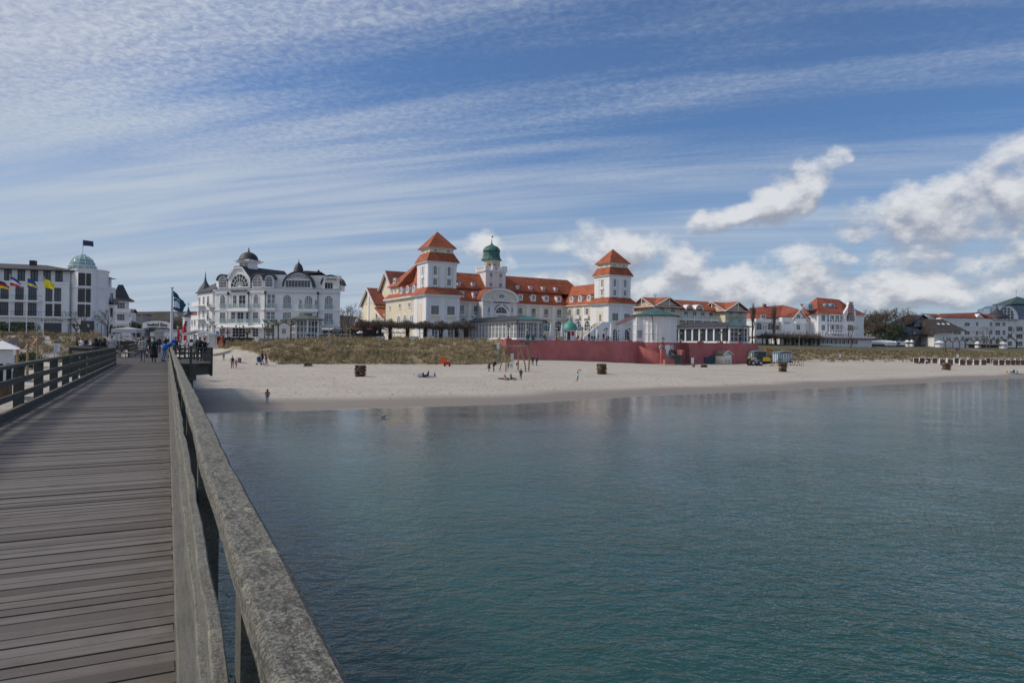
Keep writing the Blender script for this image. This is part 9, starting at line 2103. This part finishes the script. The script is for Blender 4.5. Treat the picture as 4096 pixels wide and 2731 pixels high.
def leaf(pts,t=.05):
 m = MB(); n = len(pts); m.add([tuple(sp(x,y,-.15)) for x,y in pts] + [tuple(sp(x,y,-.15+t)) for x,y in pts],[tuple(range(n)),tuple(range(n,2*n))[::-1]] + [(i,(i+1) % n,n+(i+1) % n,n+i) for i in range(n)]); m.build('leaf',LG,e)
leaf([(825,148),(850,152),(860,180),(855,210),(832,235),(808,215),(795,190),(795,160)]); leaf([(935,150),(938,180),(925,205),(890,225),(885,200),(892,170),(910,155)]); leaf([(885,218),(905,202),(940,205),(942,222),(925,235),(900,232)])
leaf([(698,255),(720,248),(770,245),(820,242),(790,255),(745,270),(712,270)]); leaf([(885,250),(920,258),(960,262),(992,266),(950,275),(915,272),(890,262)]); leaf([(815,250),(822,280),(805,310),(785,298),(782,285),(800,262)])
sw = PT(13,570,660,Ys+.1); m = MB()
for s_ in (-.22,.22): m.tube([Vector((sw.x+s_,sw.y,sw.z)),o0+sp(562+s_*60,335,.1)],.018,4)
o = m.build('swing_rope',DARKM); MB()
o.location = (0,0,0); o.parent = e; o.matrix_parent_inverse = Matrix.Translation(-o0)
o = MB().box(sw.x-.26,sw.x+.26,sw.y-.1,sw.y+.1,sw.z-.03,sw.z).build('swing_seat',BLACK); o.parent = e; o.matrix_parent_inverse = Matrix.Translation(-o0)
person('small child in pink and white sitting on the swing',(sw.x,sw.y,sw.z-.30),TOCAM,1.05,'chair',(.60,.42,.44),(.45,.48,.60),'dark',hat=(.25,.08,.14))
# toy plane
hp_ = PK.location + Matrix.Rotation(PK.rotation_euler.z,3,'Z') @ Vector((.2,.12,1.98))*PK.scale.x
e = thing('toy_plane','red toy plane held up by the child on the sand','toy',hp_,.4); RD = mat('red_foam',(.60,.03,.02),.6)
m = MB(); m.tube([(-.22,0,.06),(-.1,0,.05),(.2,0,.0),(.3,0,-.02)],[.03,.045,.03,.02],6); m.build('fuselage',RD,e); MB().box(-.14,-.0,-.36,.36,.05,.075).build('wing',RD,e); MB().box(.22,.3,-.14,.14,-.01,.01).build('tail',RD,e); MB().box(.2,.29,-.01,.01,0,.13).build('fin',RD,e)
# small beach things
p = GT(11,590,598); e = thing('pushchair','blue and black pushchair at the foot of the dune','pushchair',p,.6); MB().extr([(-.2,.35),(.25,.3),(.3,.75),(-.05,.95),(-.3,.8)],-.22,.22).build('seat',mat('blue_cloth',(.03,.10,.36),.8),e); m = MB(); m.lathe([(.34,0),(.3,.18),(.15,.3),(0,.32)],10,(0,0,.85)); m.build('hood',BLACK,e)
m = MB(); [m.tube([(.35,y,.05),(-.1,y,.5),(-.4,y,1.05)],.015,4) or m.tube([(-.3,y,.05),(.2,y,.55)],.015,4) for y in (-.24,.24)]; m.build('chassis',METAL,e)
for x in (.35,-.3):
 for y in (-.26,.26): m = MB(lambda a,b,c: (a,c,b)); m.lathe([(0,0),(.1,0),(.1,.04),(0,.04)],10,(x,.1,y)); m.build('wheel',BLACK,e)
def bin_(label,k,x,y,yt,w_px,matl,lid=None,zq=None):
 p = GT(k,x,y); s = p.y/(F*ZM[k][2]); e = thing('litter_bin',label,'bin',p,.1,'litter bins'); h = (y-yt)*s; r = w_px*s/2; MB().lathe([(r*.95,0),(r,h*.9),(0,h*.9)],12).build('body',matl,e); MB().lathe([(r*1.03,h*.9+.002),(r*1.03,h),(r*.5,h),(r*.5,h*.93)],12).build('lid',lid or GREYP,e); return e
bin_('round grey litter bin beside the pink child at the dune corner',11,295,570,495,57,mat('grey_brown_panels',(.16,.14,.12),.8)); bin_('brown litter bin at the foot of the beach stairs',14,922,397,362,38,WOODD); bin_('dark litter bin half hidden in the dune grass',3,768,1420,1365,40,DARKM); bin_('small bin under the swing frame board',12,2222,832,783,24,DARKM)
p = GT(12,1068,820); tag(MB().box(-.9*.5,.9*.5,-.35,.35,0,1.25*.95).build('orange_box',mat('orange_plastic',(.66,.12,.02),.5,.06),None,loc=(p.x,p.y,p.z+.12)),'bright orange box standing at the dune edge','box')
p = GT(12,1130,845); e = thing('handcart','red folding handcart with black wheels beside the orange box','cart',p,.1); MB().box(-.5,.5,-.28,.28,.28,.70).build('basket',REDC,e); m = MB(); m.tube([(.5,0,.4),(.62,0,.95)],.02,4); m.tube([(-.5,0,.3),(-.66,0,.35)],.02,4); m.build('handle',BLACK,e)
for x in (-.36,.4):
 for y in (-.3,.26): m = MB(lambda a,b,c: (a,c,b)); m.lathe([(0,0),(.16,0),(.16,.05),(0,.05)],10,(x,.16,y)); m.build('wheel',BLACK,e)
p = GT(12,800,1008); tag(MB().box(-1.0,1.0,-.6,.6,0,.03).build('beach_mat',mat('blue_mat',(.03,.06,.40),.8),None,loc=(p.x,p.y,p.z+.09)),'blue beach mat under the two seated people','mat')
p = GT(12,2085,1045); tag(MB().box(-1.2,1.1,-.7,.6,0,.03).build('beach_blanket',mat('dark_blanket',(.03,.025,.05),.9),None,loc=(p.x,p.y,p.z+.09)),'dark purple blanket under the seated pair near the swing','blanket')
p = GT(12,2052,1065); e = thing('beach_bag','mustard yellow bag before the seated person in pink','bag',(p.x,p.y,p.z+.12)); MB().tube([(0,0,0),(0,0,.05),(0,0,.2),(0,0,.24)],[.12,.2,.18,.08],8).build('body',mat('mustard_cloth',(.36,.26,.02),.8),e); MB().tube([(-.1,0,.2),(0,0,.36),(.1,0,.2)],.012,4).build('handle',BLACK,e)
p = GT(12,935,1008); e = skin_obj('boot',[(0,0,.30,.055),(0,0,.16,.05),(0,0,.05,.055),(.14,0,.04,.05)],[(0,1),(1,2),(2,3)],[BLACK],p+Vector((0,0,.05)),.3); tag(e,'single black boot standing right of the blue beach mat','boot'); e.scale = (1.5,)*3
p = GT(12,682,985); m = MB(); rg = random.Random(5)
for i in range(7): x,y = rg.uniform(-.6,.6),rg.uniform(-.15,.15); m.lathe([(.0,0),(.07,0),(.05,.1),(0,.12)],7,(x,y,0))
tag(m.build('sandals',DARKM,None,loc=(p.x,p.y,p.z+.08)),'small dark shoes and things scattered left of the blue mat','shoes')
p = GT(8,2235,1335); tag(MB().box(-1.3,1.3,-.6,.5,0,.04).build('towel',mat('blue_towel',(.10,.28,.42),.9),None,loc=(p.x,p.y,p.z+.09)),'light blue towel at the right edge of the beach','towel')
p = GT(8,2115,1325); e = thing('toy_bucket','yellow toy bucket left of the blue towel','bucket',(p.x,p.y,p.z+.08)); MB().lathe([(0,0),(.18,0),(.24,.36),(.22,.36),(.17,.03)],12).build('body',YELLOW,e); MB().tube([(-.23,0,.34),(0,0,.55),(.23,0,.34)],.015,4).build('handle',YELLOW,e)
p = PT(7,908,985,185); tag(MB().box(-.55,.55,-.3,.3,0,1.0).build('orange_box',mat('orange_plastic',(.66,.12,.02),.5,.06),None,loc=(p.x,p.y,tz(p)+.1)),'orange box on the dune right of the red wall','box')
# hut
def ray_spot(k,x,y): return GT(k,x,y)
p = GT(14,1320,358); s = p.y/(F*3.36); H_t = (352-168)*s
e = thing('beach_hut','small cream beach hut with dark roof and white hatch before the red wall','hut',p,radians(32)); wf = 2.9; dp = 2.5
CRB = mat('cream_boards',(.58,.55,.42),.8,.05,1.); m = MB(); m.box(0,wf,0,dp,-.2,H_t*.72); gable_y(m,0,wf,0,dp,H_t*.719,H_t*.97); m.build('wall',CRB,e)
m = MB(); roof_gy(m,-.35,wf+.35,-.3,dp+.3,H_t*.68,H_t*.98,.08); m.build('roof',SLATE2,e); m = MB(); 
for a,b in ((-.35,wf/2),(wf+.35,wf/2)): m.beam((a,-.32,H_t*.69),(b,-.32,H_t*.99),.05,.16)
m.box(-.05,.05,-.04,-.001,0,H_t*.7); m.box(wf-.05,wf+.05,-.04,-.001,0,H_t*.7); m.build('verge_board',WHITE2,e); MB().box(.3,wf-.3,-.05,-.001,1.15,2.1).build('hatch',WHITE2,e)
m = MB(); [m.box(x-.04,x+.04,-.05,-.001,.0,1.12) for x in (.35,1.45,2.5)]; m.build('batten',WHITE2,e)
# plastic crates and boat hulls
p = GT(14,1138,352); e = thing('crate_stack','stack of blue grey plastic pallets beside the beach hut','crates',p,radians(24)); BG = mat('blue_grey_plastic',(.065,.10,.14),.6,.15,2.)
for i in range(7): m = MB(); x = -1.6+i*.48; hh = 1.6 if i < 3 else 1.95-.25*abs(i-4); m.box(x,x+.34,-.6,.6,0,hh); m.build('pallet',BG,e)
for i,(x,y,lb) in enumerate([(985,325,'lower'),(985,285,'upper')]):
 p = GT(14,x,345); z = p.z+.1+i*.85; e = thing('rowing_boat','%s of the two old brown wooden boats stacked by the beach stairs' % lb,'boat',(p.x,p.y,z),radians(24),'stacked wooden boats'); n = 9; m = MB(); vs = []
 for q in range(n):
  f = q/(n-1); x_ = -2.2+4.4*f; w_ = .75*sin(pi*min(max(f*.9+.08,0),1))**.6; sh_ = .55+.25*(2*f-1)**2
  vs += [(x_,-w_,sh_),(x_,-w_*.7,.15),(x_,0,.0+.1*(2*f-1)**2),(x_,w_*.7,.15),(x_,w_,sh_)]
 m.add(vs,[(a*5+b,a*5+b+1,(a+1)*5+b+1,(a+1)*5+b) for a in range(n-1) for b in range(4)]); m.build('hull',mat('old_boat_wood',(.085,.045,.03),.8,.3,2.),e,rec=False); m = MB(); [m.box(x_-.12,x_+.12,-.6,.6,.42,.46) for x_ in (-1,0,1)]; m.build('thwart',WOODD,e)
# wheel loader
p = GT(14,1828,380); s = p.y/(F*3.36); e = thing('wheel_loader','yellow and grey telescopic wheel loader parked on the sand','loader',p,radians(14)); X = lambda x: (x-1828)*s*1.03; Z = lambda y: (380-y)*s
m = MB(); m.extr([(X(1860),Z(330)),(X(1975),Z(325)),(X(1972),Z(275)),(X(1950),Z(262)),(X(1870),Z(262)),(X(1862),Z(300))],.15,1.75); m.build('engine_cover',YELLOW,e)
m = MB(); m.extr([(X(1850),Z(362)),(X(1972),Z(350)),(X(1975),Z(318)),(X(1850),Z(318))],.1,1.8); m.build('rear_body',BLACK,e)
m = MB(); m.extr([(X(1700),Z(350)),(X(1850),Z(350)),(X(1850),Z(300)),(X(1770),Z(270)),(X(1720),Z(285)),(X(1700),Z(310))],.45,1.5); m.build('chassis',GREYP,e)
cab_ = [(X(1785),Z(290)),(X(1865),Z(300)),(X(1915),Z(262)),(X(1912),Z(206)),(X(1800),Z(204)),(X(1783),Z(250))]
m = MB(); m.extr(cab_,.4,1.5); c_o = m.build('cab',mat('cab_glass',(.02,.035,.032),.1),e)
m = MB()
for yy in (.37,1.53):
 for a,b in zip(cab_,cab_[1:]+cab_[:1]): m.beam((a[0],yy,a[1]),(b[0],yy,b[1]),.07)
m.box(X(1795),X(1918),.3,1.6,Z(206),Z(198)); m.build('cab_frame',DARKM,c_o)
m = MB(); m.beam((X(1850),.95,Z(290)),(X(1690),.95,Z(262)),.35,.32); m.beam((X(1700),.95,Z(262)),(X(1660),.95,Z(300)),.3,.25); m.build('telescopic_arm',YELLOW,e)
m = MB(); m.extr([(X(1615),Z(300)),(X(1660),Z(285)),(X(1680),Z(275)),(X(1675),Z(318)),(X(1640),Z(312))],.1,1.8); m.build('bucket',DARKM,e)
for x,y in ((1828,0),(1828,1.45),(1715,0),(1715,1.45)):
 r = 36*s; m = MB(lambda a,b,c: (a,c,b)); m.lathe([(0,0),(r*.92,0),(r,.08),(r,.36),(r*.92,.44),(0,.44)],18,(X(x),r,y)); o = m.build('wheel',BLACK,e); m = MB(lambda a,b,c: (a,c,b)); m.lathe([(0,-.03),(r*.5,-.01),(r*.58,.02)],14,(X(x),r,y-.01)); m.build('rim',GREYP,o)
# striped bathing carts
def bcart(label,k,x0,x1,yr,yb,Y=None,ang=20):
 p = GT(k,x0,yb); s = p.y/(F*ZM[k][2]); W2 = (x1-x0)*s/cos(radians(ang)); H = (yb-yr)*s; e = thing('bathing_cart',label,'cart',p,radians(ang),'striped bathing carts'); zf = H*.24
 m = MB(); m.box(0,W2,0,1.9,zf,H*.86)
 st = mat('striped_boards',(.24,.33,.40),.7,.03,1.,fn=lambda T,tc,b,c: (lambda sp: T.put(b.inputs['Base Color'],T.mix(T.ss(T.m('FRACT',T.m('MULTIPLY',T.m('ADD',sp.outputs[0],sp.outputs[1]),1.9)),.48,.52),(.10,.19,.28),(.58,.60,.60))))(T.n('ShaderNodeSeparateXYZ',{0: tc})))
 m.build('body',st,e); m = MB(); n = 8; m.extr([(W2/2+(W2/2+.18)*cos(pi*q/n),H*.85+(H*.15)*sin(pi*q/n)) for q in range(n+1)],-.2,2.1); m.build('curved_roof',mat('green_grey_roofing',(.11,.15,.14),.8),e)
 m = MB(); m.ring([(W2/2+(W2/2+.10)*cos(pi*q/n),H*.85+(H*.15-.08)*sin(pi*q/n)) for q in range(n+1)],[(W2/2+(W2/2+.2)*cos(pi*q/n),H*.85+(H*.15+.02)*sin(pi*q/n)) for q in range(n+1)],-.24,-.2); m.build('roof_edge',WHITE2,e)
 m = MB(); m.ring([(W2*.38,H*.55),(W2*.55,H*.55),(W2*.55,H*.75),(W2*.38,H*.75)],[(W2*.34,H*.53),(W2*.59,H*.53),(W2*.59,H*.77),(W2*.34,H*.77)],-.05,-.001); m.box(W2*.46,W2*.475,-.04,-.001,H*.55,H*.75); o = m.build('window',WHITE2,e); MB().box(W2*.38,W2*.55,-.02,-.001,H*.55,H*.75).build('pane',GLASSC,o)
 for x in (0.1,W2-.1):
  for y in (-.25,2.0):
   r = H*.24; m = MB(lambda a,b,c: (a,c,b)); nn = 16; m.tube([(x+r*cos(2*pi*q/nn),r+r*sin(2*pi*q/nn),y) for q in range(nn+1)],.06,5,False); m.lathe([(0,-.08),(.1,-.08),(.1,.08),(0,.08)],8,(x,r,y))
   [m.tube([(x,r,y),(x+r*cos(q*pi/4),r+r*sin(q*pi/4),y)],.025,4) for q in range(8)]; m.build('wheel',WOODD,e)
 MB().box(-.1,W2+.1,.1,1.8,zf-.15,zf-.002).build('undercarriage',WOODD,e); return e
bcart('blue and white striped bathing cart on spoked wheels right of the loader',14,2062,2285,178,376,ang=24); bcart('blue and white striped bathing cart half hidden behind the loader',14,1712,1940,170,350,ang=24)
p = GT(14,2090,350); tag(MB().box(-.6,.6,-.03,.03,0,1.7).build('poster_board',mat('pale_blue_poster',(.35,.48,.56),.7,.25,3.),None,loc=p),'pale blue poster board leaning before the striped bathing cart','board')
p = GT(14,1600,350); e = thing('plank_pile','flat pile of reddish planks beside the loader','planks',p,.2)
for i in range(4): MB().box(-2.4+.2*i,1.8-.1*i,-.4+.2*i,-.25+.2*i,.08*(i % 2),.08+.08*(i % 2)).build('plank',mat('reddish_plank',(.26,.09,.05),.8,.2,2.),e)
for i,(x,lb) in enumerate([(1320,'left'),(1375,'right')]):
 p = GT(7,x,1228); e = thing('trestle','wooden trestle on the sand beyond the bathing cart, %s one' % lb,'trestle',p,.5+i); [MB().beam((s_*.6,0,0),(0,.2*s_,1.9 if s_ > 0 else 1.6),.09).build('leg',WOODD,e) for s_ in (-1,1)]
# beach chairs
def strandkorb(first_=True):
 e = thing('beach_chair','','beach chair',(0,0,0),0,'white hooded beach chairs in two rows'); wk = mat('white_wicker',(.66,.66,.68),.8,.08,6.); rb = mat('red_brown_slats',(.075,.032,.025),.7,.25,4.)
 m = MB(); m.T = lambda a,b,c: (b,a,c); m.extr([(-.45,.05),(.45,.05),(.45,1.0),(.38,1.55),(-.30,1.60),(-.42,1.35),(-.25,.75),(-.45,.60)],-.68,-.60); m.extr([(-.45,.05),(.45,.05),(.45,1.0),(.38,1.55),(-.30,1.60),(-.42,1.35),(-.25,.75),(-.45,.60)],.60,.68); m.build('side_panels',wk,e)
 m = MB(); m.box(-.68,.68,-.42,.40,1.56,1.66); m.box(-.6,.6,.36,.46,.05,1.56); m.build('hood',wk,e); m = MB(); m.box(-.6,.6,-.40,.34,.05,.52); m.box(-.6,.6,.26,.355,.521,1.5); m.build('seat',rb,e); m = MB(); m.box(-.6,.6,-.43,-.40,.06,1.35); m.build('front_grille',rb,e); return e
SK = strandkorb(); ORD = ['first','second','third','fourth','fifth','sixth','seventh','eighth','ninth','tenth','eleventh','twelfth','thirteenth','fourteenth','fifteenth','sixteenth','seventeenth']
n_ = 0
for row,ys,xs in (('front',1216,(1250,1355,1515,1612,1705,1805,1967,2045,2135,2195,2265,2335)),('back',1193,(893,970,1055,1145,1240,1340,1440,1530,1625,1790,1860,1935,1990,2085,2180,2262,2345))):
 for i,x in enumerate(xs):
  p = GT(8,x,ys); p.z -= .02; lb = 'white hooded beach chair, %s from the left in the %s row' % (ORD[i],row); rz = radians(-22)+random.uniform(-.2,.2)
  if n_ == 0: SK.location = p; SK.rotation_euler.z = rz; SK['label'] = lb; SK.scale = (.92,)*3
  else: dup(SK,p,rz,lb,.92)
  n_ += 1
p = GT(8,300,900); pz = PT(8,440,880,262); e = thing('white_tent','white domed marquee and van behind the long clipped hedge','tent',(pz.x,pz.y,tz(pz)),.1); hh = pz.z-tz(pz); m = MB(); m.lathe([(4.6,0),(4.6,hh*.6),(3.4,hh*.92),(0,hh)],14); m.build('canopy',CANVAS,e); MB().box(4.8,9.5,-1,1.5,.3,hh*.85).build('side_section',WHITE2,e); MB().box(5.3,6.4,-1.02,-1.001,.5,hh*.6).build('entrance',DARKM,e)
# bench tops and platform benches on the pier bays
for i,(x,y,lb) in enumerate([(1062,1255,'right bay')]):
 p = deckp(2,x,y); e = thing('bench','grey bench on the %s of the pier' % lb,'bench',p,AWAY); MB().box(-.35,.35,-.9,.9,.38,.46).build('seat',STONE,e); [MB().box(-.25,.25,q-.1,q+.1,0,.379).build('leg',CONC,e) for q in (-.6,.6)]
# paths over the right lawn
for nm,pts,Y0,wd in (('pale_path',((1080,962),(1500,985),(1900,1030),(2352,1100)),0,1.6),('pale_path',((220,955),(500,985),(860,1020)),0,1.0)):
 m = MB(); P_ = [GT(8,x,y) for x,y in pts]; Q = []
 for a,b in zip(P_,P_[1:]): Q += [a.lerp(b,f/8) for f in range(8)]
 Q.append(P_[-1])
 for a,b in zip(Q,Q[1:]):
  g = lambda v_,w_: (v_.x+EN.x*w_,v_.y+EN.y*w_,tz(Vector((v_.x+EN.x*w_,v_.y+EN.y*w_)))+.06)
  m.quad(g(a,-wd),g(b,-wd),g(b,wd),g(a,wd))
 o = m.build('path',PATHM); o['kind'] = 'structure'
